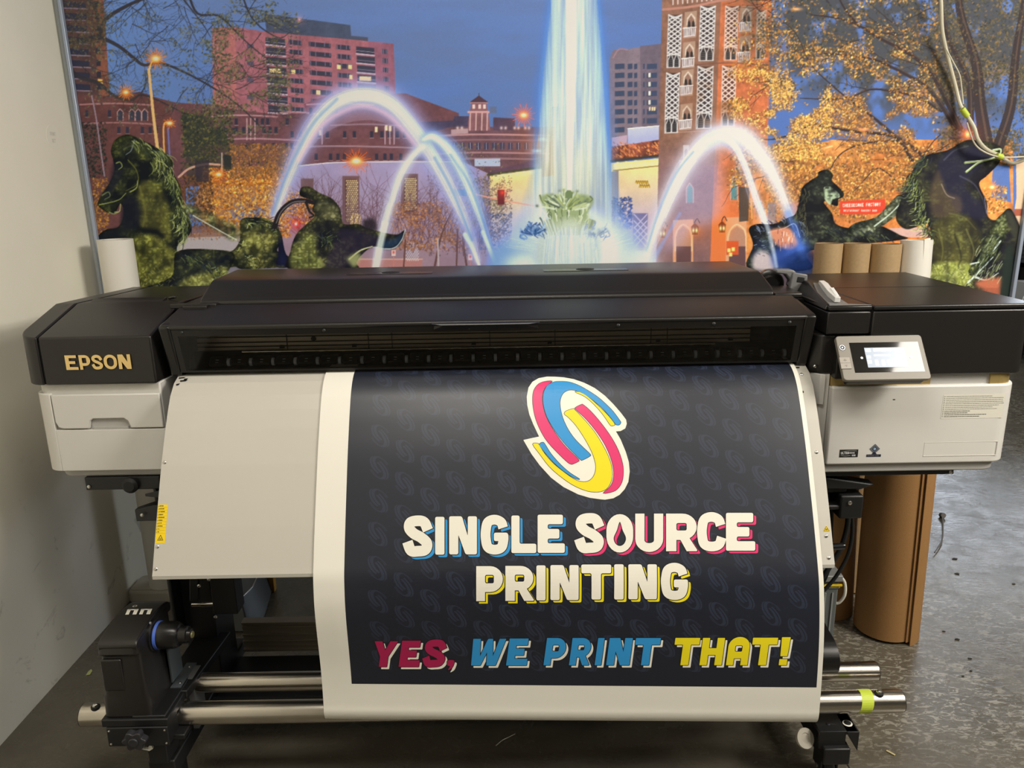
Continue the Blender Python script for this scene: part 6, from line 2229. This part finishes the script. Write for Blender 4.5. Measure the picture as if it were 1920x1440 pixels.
# right bracket, loom and pin
brr = B().box(.80, .93, 1.99, 2.12, .735, .80).loft([[(.80, 1.975, .80), (1.0, 1.975, .765), (1.0, 2.02, .765), (.80, 2.02, .80)], [(.80, 1.975, .755), (.96, 1.975, .75), (.96, 2.02, .75), (.80, 2.02, .755)]])
brr.box(.80, .965, 1.975, 2.08, .690, .705).box(.905, .97, 1.97, 2.06, .665, .735)
rb = part('guide_bracket', brr, M_dark, PR, bevel=.006, seg=3)
screw(.86, 1.974, .715, rb, .006)
screw(.93, 1.968, .715, rb, .006)
hs = B()
h1 = smooth([(.93, 2.0, .665), (.935, 1.99, .62), (.93, 1.985, .56), (.905, 1.985, .50), (.87, 1.99, .44), (.84, 2.0, .40), (.80, 2.02, .36)], 6) if False else None


def sm3(P, n=6):
    Q = [np.array(p, float) for p in P]
    out_ = []
    for i in range(len(Q) - 1):
        p0 = Q[max(i - 1, 0)]
        p1, p2 = Q[i], Q[i + 1]
        p3 = Q[min(i + 2, len(Q) - 1)]
        for k in range(n):
            t_ = k / n
            out_.append(0.5 * ((2 * p1) + (-p0 + p2) * t_ + (2 * p0 - 5 * p1 + 4 * p2 - p3) * t_ * t_ + (-p0 + 3 * p1 - 3 * p2 + p3) * t_ ** 3))
    out_.append(Q[-1])
    return [tuple(map(float, p)) for p in out_]


for P, r in (([at(1590, 955, Y=2.02), at(1589, 985, Y=2.02), at(1578, 1025, Y=2.02), at(1560, 1055, Y=2.02), at(1540, 1085, Y=2.02), at(1500, 1130, Y=2.03)], .0075),
             ([at(1597, 955, Y=2.03), at(1598, 1000, Y=2.03), at(1590, 1040, Y=2.03), at(1568, 1080, Y=2.03), at(1542, 1110, Y=2.03), at(1500, 1150, Y=2.04)], .0055),
             ([at(1560, 950, Y=2.05), at(1558, 990, Y=2.05), at(1555, 1060, Y=2.05), at(1530, 1120, Y=2.06)], .006)):
    part('cable', B().tube(sm3(P), r), M_rubber, PR, smooth_=True)
pin = B().cyl(at(1548, 1026, Y=1.95), at(1580, 1024, Y=1.95), .0095).cyl(at(1580, 1024, Y=1.95), at(1583, 1024, Y=1.95), .0085)
part('lock_pin', pin, mat('pin_gloss', (30, 30, 32), .12, .3, coat=.6), PR, smooth_=True)

# rails
front_rail = part('front_rail', B().pipe((-1.157, 1.76, .235), (1.022, 1.76, .235), .030, .026, 48), M_steel, PR, 'front steel tube', smooth_=True)
rear_rail = part('rear_rail', B().pipe((-.93, 1.86, .255), (1.0, 1.86, .255), .0265, .023, 48), M_steel, PR, 'rear steel tube', smooth_=True)
for rail, x, y, z, r in ((front_rail, -1.157, 1.76, .235, .0295), (front_rail, 1.022, 1.76, .235, .0295), (rear_rail, 1.0, 1.86, .255, .026)):
    sgn = -1 if x < 0 else 1
    part('end_cap', B().cyl((x - sgn * .012, y, z), (x + sgn * .002, y, z), r, n=40), M_rubber, rail, smooth_=True)
for rail, x, y, z in ((rear_rail, .945, 1.86, .2815), (front_rail, .775, 1.755, .2648)):
    part('rail_hole', B().cyl((x, y, z - .004), (x, y, z + .0004), .006, n=20), M_pit, rail, smooth_=True)
for x in (-1.118, .958):
    s_ = B().lathe((x, 1.752, .2645), (0, 0, 1), [(-.004, .0115), (.003, .0115), (.0032, .0075), (.0075, .0065), (.009, .004)], 20)
    bo = part('rail_screw', B().lathe((x, 1.752, .2648), (0, 0, 1), [(-.004, .0115), (.002, .0115), (.003, .009)], 20), M_rubber, front_rail, smooth_=True)
    part('screw', B().lathe((x, 1.752, .2675), (0, 0, 1), [(0, .0078), (.005, .0068), (.007, .004)], 6), M_screw, bo)
tp = B()
for i in range(30):
    a0, a1 = 2 * math.pi * i / 30, 2 * math.pi * (i + 1) / 30
    R_ = .0304
    sh = lambda a: .904 + .006 * math.cos(a)
    P = lambda a, dx: tp.bm.verts.new((sh(a) + dx, 1.76 - R_ * math.sin(a), .235 + R_ * math.cos(a)))
    tp.face([P(a0, 0), P(a1, 0), P(a1, .032), P(a0, .032)])
part('tape_band', tp, M_green, front_rail, 'yellow-green tape', smooth_=False)

# dark curved sheet behind the right end of the poster
sh_ = smooth([(2.06, .46), (1.95, .425), (1.86, .400), (1.80, .392), (1.768, .372), (1.758, .345), (1.768, .318), (1.80, .305)], 5)
inn = offset_prof(sh_, -.004).tolist()
part('rear_media_sheet', B().px([tuple(p) for p in sh_] + [tuple(p) for p in inn[::-1]], .45, .85), M_blackt, PR, smooth_=True)

# take-up unit at the left
ba = B()
ba.box(-1.052, -.895, 1.672, 1.735, .205, .262)
ba.box(-1.062, -.892, 1.674, 1.80, .262, .284)
ba.loft([[(-.965, 1.78, .262), (-.885, 1.78, .262), (-.885, 1.78, .288), (-.965, 1.78, .288)], [(-.965, 2.06, .262), (-.865, 2.06, .262), (-.865, 2.06, .288), (-.965, 2.06, .288)]])
base = part('take_up_unit', ba, M_dark, PR, 'take-up drive on the front rail', bevel=.003)
for x, z in ((-1.044, .253), (-.902, .253), (-1.044, .214), (-.902, .214)):
    screw(x, 1.6715, z, base, .0026)
ho = B()
ring = lambda z, x0, x1, y0, y1: [(x, y, z) for x, y in rounded([(x0, y0), (x1, y0), (x1, y1), (x0, y1)], .014, 1, 3)]
ho.loft([ring(.285, -1.056, -.935, 1.682, 1.86), ring(.345, -1.054, -.938, 1.684, 1.86), ring(.350, -1.050, -.94, 1.684, 1.86), ring(.46, -1.045, -.945, 1.69, 1.87), ring(.464, -1.050, -.945, 1.684, 1.87), ring(.494, -1.046, -.948, 1.69, 1.875)])
part('drive_housing', ho, M_black, base, bevel=.003)
hp = smooth([(1.686, .488), (1.70, .499), (1.745, .507), (1.80, .512), (1.85, .508), (1.88, .498), (1.89, .48)], 4)
part('drive_hood', B().px([(1.885, .47), (1.69, .47)] + hp, 0, 0, [-1.046] * (len(hp) + 2), [-.948] * (len(hp) + 2)), M_black, base, bevel=.004, seg=3)
part('recess_panel', B().box(-1.044, -.992, 1.683, 1.690, .362, .452), M_black, base, bevel=.004)
lt = B()
hs_ = Surf(-1.038, -.955, hp)
pls = []
for k, (fx, w_) in enumerate(((.010, .030), (.046, .030))):
    s0_, s1_ = hs_.len * .50, hs_.len * .62
    sk = lambda f: .006 * f
    for a_, b2 in ((0, .3), (.62, .96)):
        pls.append(([(fx + w_ * a_, s1_), (fx + w_ * b2, s1_), (fx + w_ * b2 + .006, s0_), (fx + w_ * a_ + .006, s0_)], []))
    pls.append(([(fx, s1_), (fx + w_ * .9, s1_), (fx + w_ * .9, s1_ - .006), (fx, s1_ - .006)], []))
c_ = (.026, hs_.len * .655 - .012)
pls.append((arc(.020, hs_.len * .70, .0055, .0055, 0, 345, 16), [arc(.020, hs_.len * .70, .0042, .0042, 0, 345, 16)]))
flat_polys(lt, pls, 0, .0008, lambda u, s, off: hs_.pos(u, s, -(off + .001)), hs_.S.tolist())
part('maker_lettering', lt, M_pw, base, 'white slanted letters', fix=False)
AX, AY, AZ = -.950, 1.775, .462
cone = part('core_holder', B().lathe((AX, AY, AZ), (1, 0, 0), [(0, .041), (.010, .041), (.012, .035), (.026, .035), (.026, .036), (.062, .0345), (.072, .029), (.074, .023), (.092, .022), (.094, .018), (.102, .016), (.103, .011)], 40), M_blackt, base, smooth_=True)
part('blue_ring', B().lathe((AX + .0145, AY, AZ), (1, 0, 0), [(0, .0365), (.0075, .0365)], 40), M_blue, cone, 'blue plastic ring', smooth_=True)
part('holder_tip', B().lathe((AX + .103, AY, AZ), (1, 0, 0), [(0, .0095), (.003, .008)], 20), mat('tip_brass', (150, 146, 96), .4, .5), cone, smooth_=True)
inside = B()
inside.loft([[(-.933, 1.80, .30), (-.930, 1.86, .30), (-.930, 1.86, .41), (-.933, 1.80, .41)], [(-.929, 1.80, .30), (-.926, 1.86, .30), (-.926, 1.86, .41), (-.929, 1.80, .41)]])
inside.box(-.933, -.905, 1.79, 1.90, .288, .292)
part('support_plate', inside, mat('zinc_plate', (120, 128, 132), .35, .6), base)
screw(-.915, 1.81, .292, base, .004, (0, 0, 1))
screw(-.915, 1.88, .292, base, .004, (0, 0, 1))
screw(-.94, 1.755, .51, base, .004, (1, 0, 0))
kp = B()
kc = at(253, 1388, Y=1.645)
st = [(kc[0] + (.027 + .004 * math.cos(6 * a)) * math.cos(a), kc[2] + (.024 + .004 * math.cos(6 * a)) * math.sin(a)) for a in [2 * math.pi * k / 48 for k in range(48)]]
kp.py(st, kc[1] - .008, kc[1] + .012)
kp.cyl((kc[0], kc[1] + .01, kc[2]), (kc[0], 1.70, kc[2]), .008)
kp.cyl((kc[0], kc[1] - .012, kc[2]), (kc[0], kc[1] - .006, kc[2]), .012)
part('star_knob', kp, mat('knob_black', (44, 44, 48), .4), base, bevel=.002)
wg = B()
for P in ([at(210, 1383, Y=1.69), at(222, 1382, Y=1.68), at(230, 1388, Y=1.68), at(229, 1396, Y=1.68), at(212, 1387, Y=1.69)], [at(257, 1403, Y=1.68), at(280, 1408, Y=1.68), at(287, 1404, Y=1.68), at(283, 1396, Y=1.69), at(284, 1391, Y=1.69), at(277, 1401, Y=1.69)]):
    r1 = [Vector(p) for p in P]
    wg.loft([r1, [p + Vector((0, .006, 0)) for p in r1]])
part('cable_tie', wg, M_pw, base)
part('slide_plate', B().box(-.985, -.90, 1.68, 1.84, .262, .29).box(-.90, -.868, 1.70, 1.76, .2, .215).box(-.965, -.915, 1.69, 1.76, .135, .205), M_dark, base, bevel=.003)
part('rail_stay', B().box(-.905, -.89, 1.83, 1.89, .13, .29), M_grey2, PR)


# right end clamp and casters
cl = B().box(.795, .895, 1.715, 1.80, .168, .178).box(.795, .865, 1.715, 1.725, .125, .170)
cl.loft([[(.865, 1.712, .178), (.898, 1.712, .178), (.898, 1.80, .178), (.865, 1.80, .178)], [(.892, 1.712, .130), (.898, 1.712, .118), (.898, 1.80, .118), (.892, 1.80, .130)]])
clamp = part('rail_clamp', cl, M_dark, PR, bevel=.001)
screw(.828, 1.745, .178, clamp, .006, (0, 0, 1), M_dark)
rg = B().lathe((.880, 1.745, .178), (0, 0, 1), [(0, .0125), (.001, .0125)], 24)
wshr = part('washer', rg, M_pw, clamp, 'white washer')
screw(.880, 1.746, .1795, clamp, .009, (0, 0, 1), M_dark)
part('felt_pad', B().lathe(at(1509, 1384, Y=1.735), (.3, -.75, .55), [(-.004, .026), (.004, .026), (.0042, .014), (.002, .012)], 28), mat('pad_felt', (176, 170, 156), .7), clamp, 'round white pad', smooth_=True)


def caster(x, y, label=None):
    b_ = B().box(x - .028, x + .028, y - .03, y + .03, .085, .095)
    b_.box(x - .024, x - .018, y - .024, y + .03, .03, .085).box(x + .018, x + .024, y - .024, y + .03, .03, .085)
    c_ = part('caster', b_, M_dark, PR, bevel=.002)
    part('wheel', B().lathe((x - .014, y, .034), (1, 0, 0), [(0, .030), (.003, .034), (.025, .034), (.028, .030)], 30), M_rubber, c_, smooth_=True)
    part('axle', B().cyl((x - .027, y, .034), (x + .027, y, .034), .006, n=14), M_screw, c_, smooth_=True)


for x in (-.94, .84):
    for y in (1.76, 2.21):
        caster(x, y)
# leg hardware seen under the guide at the left
hw = B().cyl((-.905, 1.985, .425), (-.85, 1.985, .427), .0085, n=16).cyl((-.935, 1.985, .425), (-.905, 1.985, .425), .006, n=14)
part('shaft_pin', hw, M_steel, PR, smooth_=True)
lb = B()
lb.loft([[(-.93, 1.96, .45), (-.905, 1.96, .45), (-.905, 1.975, .45), (-.93, 1.975, .45)], [(-.905, 1.96, .66), (-.88, 1.96, .66), (-.88, 1.975, .66), (-.905, 1.975, .66)]])
lb.box(-.87, -.80, 1.97, 2.03, .40, .70)
part('leg_arm', lb, M_dark, PR, bevel=.003)
for x, z in ((-.895, .50), (-.865, .52), (-.86, .40)):
    screw(x, 1.958, z, PR, .005)
# ------------------------------------------------------------------ loose things
def lean_tube(name, px_, py_, r, Ytop, foot, m, label, cat, group=None, ri=None, core=None, floor_y=None, top_tilt=0.0):
    top = Vector(at(px_, py_, Y=Ytop))
    ft = Vector(foot)
    d = (top - ft).normalized()
    t_ = thing(name, label, cat, tuple(ft), group)
    ri = ri or r * .86
    part('tube_wall' if m is M_board else 'wound_paper', B().pipe(ft, top, r, ri, 44), m, t_, smooth_=True)
    part('core', B().pipe(ft + d * .002, top - d * .003, ri - .0005, ri * .82, 36), core or M_core, t_, smooth_=True)
    return t_


def foot_z(top, x, y, r):
    return (x, y, r * .35)


# white paper roll at the left, standing on a plastic foot behind the printer
ped = thing('plastic_base', 'pale moulded plastic base on the floor by the left wall, under the tall white roll', 'base', (-1.42, 2.77, 0))
pb_ = B()
o = rounded([(-1.53, 2.715), (-1.24, 2.715), (-1.24, 2.845), (-1.53, 2.845)], .025, 1, 5)
pb_.pz(o, 0, .055)
part('slab', pb_, mat('cream_plastic', (196, 190, 176), .5), ped, bevel=.012, seg=4)
part('top_rim', B().pz(rounded([(-1.522, 2.723), (-1.248, 2.723), (-1.248, 2.837), (-1.522, 2.837)], .02, 1, 5), .054, .058), mat('cream_plastic2', (190, 184, 170), .5), ped)
wt = Vector((-1.400, 2.775, at(208.5, 449, Y=2.775)[2]))
wr = thing('paper_roll', 'tall white paper roll standing in the corner behind the left end of the printer', 'paper roll', (-1.400, 2.775, .0585))
fo = Vector((-1.400, 2.775, .0585))
part('wound_paper', B().pipe(fo, wt, .0595, .040, 48), M_rollw, wr, smooth_=True)
part('core', B().pipe(fo + Vector((0, 0, .004)), wt - (wt - fo).normalized() * .006, .0395, .034, 36), M_core, wr, smooth_=True)

# row of tubes on the right
G = 'cardboard tubes leaning behind the right end of the printer'
for (xa, xb, yt, lab) in ((1529, 1580, 456, 'leftmost brown cardboard tube behind the printer, set apart by a narrow gap'), (1583, 1632, 456, 'middle one of three brown cardboard tubes behind the printer'), (1634, 1690, 457, 'widest brown cardboard tube, touching the white roll on its right')):
    Yt = 2.775
    a_, b_ = at(xa, yt, Y=Yt), at(xb, yt, Y=Yt)
    r = (b_[0] - a_[0]) / 2 * .98
    cx = (a_[0] + b_[0]) / 2
    lean_tube('cardboard_tube', (xa + xb) / 2, yt, r, Yt, (cx - .015, Yt - .03, .006), M_board, lab, 'cardboard tube', G, r * .9)
wh2 = lean_tube('paper_roll', 1719, 450, .0525, 2.77, (1.465, 2.70, .006), M_rollw, 'white paper roll standing right of the brown cardboard tubes', 'paper roll', None, .036, M_core)
# loose outer sheet edge on that roll
e0 = Vector(at(1745, 446, Y=2.76))
fl = B()
P = [(1.465 + .054, 2.70, .01), (1.465 + .07, 2.715, .01), (e0.x, e0.y, e0.z), (e0.x - .045, e0.y - .045, e0.z - .0)]
a_ = [Vector(p) for p in P]
fl.loft([a_, [p + Vector((0, .0012, 0)) for p in a_]])
part('loose_end', fl, M_rollw, wh2)

# kraft rolls on the floor under the right end
k1 = thing('kraft_roll', 'large brown kraft roll on the floor under the right end, with a dark vertical seam', 'kraft roll', (1.345, 2.46, 0))
R = .108
c0, c1 = (1.330, 2.453), (1.302, 2.44)


def spiral(cx, cy, z, r0, a0, a1, n=70, grow=.0, top=None):
    return [(cx + (r0 + grow * k / n) * math.cos(a0 + (a1 - a0) * k / n), cy + (r0 + grow * k / n) * math.sin(a0 + (a1 - a0) * k / n), z) for k in range(n + 1)]


def sheet_roll(cx, cy, cx1, cy1, r, z0, z1, a0, turns, grow, th=.004, dent=0.0):
    b_ = B()
    n = int(46 * turns)
    ro = []
    for z, x, y in ((z0, cx, cy), (z1, cx1, cy1)):
        outer = spiral(x, y, z, r, a0, a0 + 2 * math.pi * turns, n, grow)
        inner = spiral(x, y, z, r - th, a0, a0 + 2 * math.pi * turns, n, grow)
        ro.append(outer + inner[::-1])
    m_ = [((z0 + z1) / 2)]
    b_.loft(ro)
    return b_


part('wound_sheet', sheet_roll(c0[0], c0[1], c1[0], c1[1], .1065, .012, .795, math.radians(-75), 1.6, -.010), M_kraft, k1, smooth_=True)
# outer flap overlapping at the right, standing slightly lower
part('outer_flap', sheet_roll(c0[0] + .002, c0[1] - .001, c1[0] + .002, c1[1] - .001, .1125, .0, .793, math.radians(-70), .40, -.003, .003), M_kraft, k1, smooth_=True)
k2 = thing('kraft_roll', 'darker brown kraft roll standing behind the seamed one, partly hidden by the stand', 'kraft roll', (1.15, 2.62, 0))
part('wound_sheet', B().pipe((1.185, 2.60, .0), (1.145, 2.60, .78), .088, .07, 48), M_kraft, k2, smooth_=True)
part('core', B().pipe((1.185, 2.60, .001), (1.145, 2.60, .76), .0695, .064, 36), M_core, k2, smooth_=True)

# clear crate behind the stand
cr = thing('storage_crate', 'smoky plastic crate with white handles on the floor behind the stand', 'crate', (1.02, 2.5, 0))
mcr = mat('smoky_plastic', (104, 108, 108), .25, spec=.6)
part('tub', B().box(.885, 1.065, 2.27, 2.46, 0, .30).box(.88, 1.07, 2.265, 2.465, .275, .285), mcr, cr, bevel=.006)
part('lid', B().box(.879, 1.074, 2.262, 2.468, .302, .325), mat('crate_lid', (140, 142, 140), .4), cr, bevel=.004)
part('seal_strip', B().box(.885, 1.072, 2.260, 2.264, .288, .294), M_yel, cr)
part('handle', B().tube(sm3([(1.074, 2.29, .31), (1.088, 2.28, .29), (1.090, 2.275, .25), (1.08, 2.28, .22), (1.07, 2.285, .21)]), .005), M_pw, cr, smooth_=True)
rb_ = B()
for k in range(7):
    rb_.box(.90 + k * .024, .905 + k * .024, 2.266, 2.271, .03, .26)
part('tub_rib', rb_, mat('crate_rib', (150, 154, 152), .3), cr)

# grey machine on the floor behind the left leg
gb = thing('metal_box', 'dark grey metal box lying on the floor behind the left leg of the stand', 'box', (-1.02, 2.68, 0))
bx = B()
bx.loft([[(-1.115, 2.50, .004), (-.985, 2.50, .004), (-.955, 2.60, .004), (-.985, 2.80, .004), (-1.075, 2.80, .004)], [(-1.105, 2.52, .13), (-1.005, 2.52, .13), (-.99, 2.60, .13), (-1.005, 2.78, .13), (-1.065, 2.78, .13)]])
part('casing', bx, mat('box_grey', (92, 96, 98), .35, .5), gb, bevel=.004)
part('edge_trim', B().tube([(-1.003, 2.52, .132), (-.989, 2.60, .132), (-1.003, 2.78, .132)], .002), M_screw, gb)
part('carry_handle', B().tube(sm3([(-1.05, 2.53, .13), (-1.045, 2.51, .145), (-1.02, 2.505, .145), (-1.01, 2.52, .13)]), .004), M_pw, gb, smooth_=True)

# white hose on the mural with a thinner wire
hz = thing('white_cable', 'thick white cable with green ties looping down in front of the print at upper right', 'cable', at(1767, 60, Y=2.83))
pts = [(1752, -160), (1758, -60), (1764, 0), (1767, 60), (1778, 110), (1791, 160), (1800, 195), (1812, 215), (1826, 238), (1834, 262), (1850, 280), (1875, 292), (1890, 303), (1905, 305), (1925, 296), (1960, 270)]
part('hose', B().tube(sm3([at(x, y, Y=2.825 - .02 * math.sin(i * .9)) for i, (x, y) in enumerate(pts)]), .0062), M_cable, hz, smooth_=True)
pts = [(1773, 90), (1788, 118), (1799, 140), (1803, 165), (1806, 195)]
part('wire', B().tube(sm3([at(x, y, Y=2.812) for x, y in pts]), .0023, 8), M_cable, hz, smooth_=True)
pts = [(1813, 230), (1822, 258), (1832, 275), (1850, 287), (1873, 294), (1900, 295), (1930, 293)]
part('wire', B().tube(sm3([at(x, y, Y=2.812) for x, y in pts]), .0028, 8), M_cable, hz, smooth_=True)
for (x, y, dx, dy) in ((1809, 211, 5, 7), (1874, 293, 5, 2)):
    p, q = Vector(at(x - dx, y - dy, Y=2.818)), Vector(at(x + dx, y + dy, Y=2.818))
    part('cable_tie', B().cyl(p, q, .0098, n=16), M_green, hz, 'yellow-green tie', smooth_=True)

# round sticker on the left wall
sx = thing('round_sticker', 'round white sticker on the left wall', 'sticker', at(100, 257, X=WX))
cs = Vector(at(100, 257, X=WX))
part('disc', B().lathe((WX, cs.y, cs.z), (1, 0, 0), [(.0, .040), (.0007, .040)], 40), M_pw, sx)
tb = B()
tt = []
for s_, y_, x_ in (('PRINT', -.016, -.018), ('SET', .006, -.012)):
    tt += text_polys(s_, x_, y_, .012, .62, .46)
flat_polys(tb, tt, 0, .0011, lambda u, s, off: (WX + off, cs.y + u, cs.z - s))
part('faint_print', tb, mat('faint_ink', (206, 202, 194), .5), sx, fix=False)

# things on the floor
lf_ = B()
c = Vector(at(168, 1262, Z=.002))
lf_.loft([[c + Vector((-.006, -.012, 0)), c + Vector((.006, -.010, 0)), c + Vector((.007, .006, .004)), c + Vector((0, .012, .006)), c + Vector((-.006, .004, .003))],
          [c + Vector((-.006, -.012, .001)), c + Vector((.006, -.010, .001)), c + Vector((.007, .006, .005)), c + Vector((0, .012, .007)), c + Vector((-.006, .004, .004))]])
tag(obj('dry_leaf', lf_, mat('leaf_green', (176, 182, 120), .6)), 'small pale green leaf on the floor left of the take-up drive', 'leaf')
sc = B().tube(sm3([at(930, 1398, Z=.004), at(942, 1388, Z=.004), at(952, 1383, Z=.008), at(960, 1379, Z=.004), at(966, 1376, Z=.004)]), .0012, 6)
tag(obj('cut_wire', sc, M_pw), 'bent bit of white wire on the floor under the middle of the poster', 'wire')
sc = B().box(-.012, .012, -.003, .003, 0, .002)
o_ = obj('wood_splinter', sc, mat('splinter', (206, 190, 140), .6))
p = at(1670, 1412, Z=.001)
o_.location = p
o_.rotation_euler = (0, 0, math.radians(-50))
tag(o_, 'pale wood splinter on the concrete at lower right', 'splinter')
rs = random.Random(9)
chips = [(1790, 1048, 2.0), (1795, 1076, 1.8), (1769, 1184, 1.0), (1795, 1199, 1.6), (1806, 1268, .9), (1819, 1235, 1.3), (1820, 1258, .8), (1900, 1095, 1.0)]
m_ch = mat('chip_dark', (40, 36, 30), .7)
labs = ['longest dark paint chip on the bright floor, nearest the thin cable', 'dark paint chip on the floor just below the longest one', 'tiny dark chip on the floor right of the kraft roll foot', 'triangular dark chip, largest in the middle of the right floor',
        'tiny dark chip, lowest of those on the right floor', 'dark chip a little below the triangular one', 'speck of dark debris just above the lowest chip', 'tiny dark chip near the right edge of the picture']
for (x, y, s_), lb_ in zip(chips, labs):
    c = Vector(at(x, y, Z=.001))
    b_ = B()
    n = 5
    r1 = [c + Vector((.007 * s_ * math.cos(2 * math.pi * k / n) * rs.uniform(.6, 1.2), .0035 * s_ * math.sin(2 * math.pi * k / n) * rs.uniform(.6, 1.3), 0)) for k in range(n)]
    b_.loft([r1, [v_ + Vector((0, 0, .002)) for v_ in r1]])
    tag(obj('paint_chip', b_, m_ch), lb_, 'debris', 'chips scattered on the right of the floor')
wl_ = B().tube(sm3([at(1766, 965, Z=.01), at(1768, 980, Z=.01), at(1768, 1000, Z=.01), at(1764, 1018, Z=.01), at(1752, 1036, Z=.01)]), .0028, 8)
wl_.lathe(at(1767, 966, Z=.012), (0, -1, .3), [(-.01, .012), (.01, .012)], 16)
tag(obj('thin_cable', wl_, mat('grey_cable', (110, 106, 104), .5), smooth_=True), 'thin grey cable curving out from behind the kraft roll', 'cable')

# what shows beyond the right edge of the print
rk = thing('equipment_rack', 'black equipment rack with a louvred box, seen past the right edge of the print', 'rack', (4.6, 6.6, 0))
for x in (4.32, 5.5):
    for y in (6.5, 7.1):
        part('rack_post', B().box(x, x + .05, y, y + .05, 0, 1.5), M_dark, rk)
for z in (.08, .50, .80):
    part('rack_shelf', B().box(4.32, 5.55, 6.5, 7.15, z, z + .04), M_dark, rk)
lou = B().box(4.22, 5.1, 6.45, 7.0, .842, 1.15)
for k in range(9):
    lou.box(4.215, 5.1, 6.43, 6.45, .85 + k * .033, .87 + k * .033)
part('louvred_unit', lou, mat('louvre_grey', (70, 76, 84), .5), rk)
part('paper_label', B().box(4.24, 4.6, 6.44, 6.449, 1.17, 1.32), M_pw, rk, 'white label')
part('label_backing', B().box(4.22, 5.1, 6.45, 6.50, 1.152, 1.36), M_whiteb, rk)
part('backing_panel', B().box(4.22, 5.5, 7.05, 7.09, .1, 1.45), M_dark, rk)
bn = thing('small_box', 'small pale box with a wire low on the rack at the right edge', 'box', (4.1, 6.35, .542))
part('casing', B().box(4.24, 4.315, 6.30, 6.46, .50, .70).box(4.26, 4.29, 6.36, 6.40, 0, .50), M_whiteb, bn, bevel=.004)
part('wire', B().tube(sm3([(4.24, 6.29, .60), (4.22, 6.28, .56), (4.23, 6.28, .48), (4.25, 6.29, .40)]), .005, 8), M_pw, bn)

# ------------------------------------------------------------------ light
def area(x, y, z, sx, sy, power, col=(1, .93, .80), rot=(0, 0, 0), name='ceiling_lamp'):
    l = bpy.data.lights.new(name, 'AREA')
    l.shape = 'RECTANGLE'
    l.size, l.size_y = sx, sy
    l.energy = power
    l.color = col
    o = bpy.data.objects.new(name, l)
    COL.objects.link(o)
    o.location = (x, y, z)
    o.rotation_euler = rot
    return o


WARM = (1, .94, .84)
for x, y, sx_, sy_, p in LAMPS:
    area(x, y, 3.06, sx_, sy_, p, WARM)
# cool unseen lamp added beyond the print for glare on the right floor
area(2.9, 6.2, 3.05, 1.8, 1.2, 60, (.9, .95, 1))
q_ = (Vector(TILT[6]) - Vector(TILT[:3])).to_track_quat('-Z', 'Y').to_euler()
area(*TILT[:6], WARM, q_, 'wall_fill')  # unseen side fill, added to brighten the left wall
w = bpy.data.worlds.new('room_air')
SC.world = w
w.use_nodes = True
w.node_tree.nodes['Background'].inputs[0].default_value = (1, .95, .86, 1)
w.node_tree.nodes['Background'].inputs[1].default_value = .015

# ------------------------------------------------------------------ view
cam = bpy.data.cameras.new('camera')
cam.sensor_width = 36
cam.lens = FPX / 1920 * 36
cam.clip_start = .05
co = bpy.data.objects.new('camera', cam)
COL.objects.link(co)
m = Matrix.Identity(4)
for i in range(3):
    m[i][0], m[i][1], m[i][2] = cR[i], cU[i], -cF[i]
m[2][3] = CAMH
co.matrix_world = m
SC.camera = co
SC.view_settings.view_transform = 'Standard'
SC.view_settings.look = 'None'
SC.view_settings.gamma = 1
SC.view_settings.use_curve_mapping = False
SC.view_settings.exposure = EXPO
SC.cycles.use_denoising = True
SC.cycles.max_bounces = 8
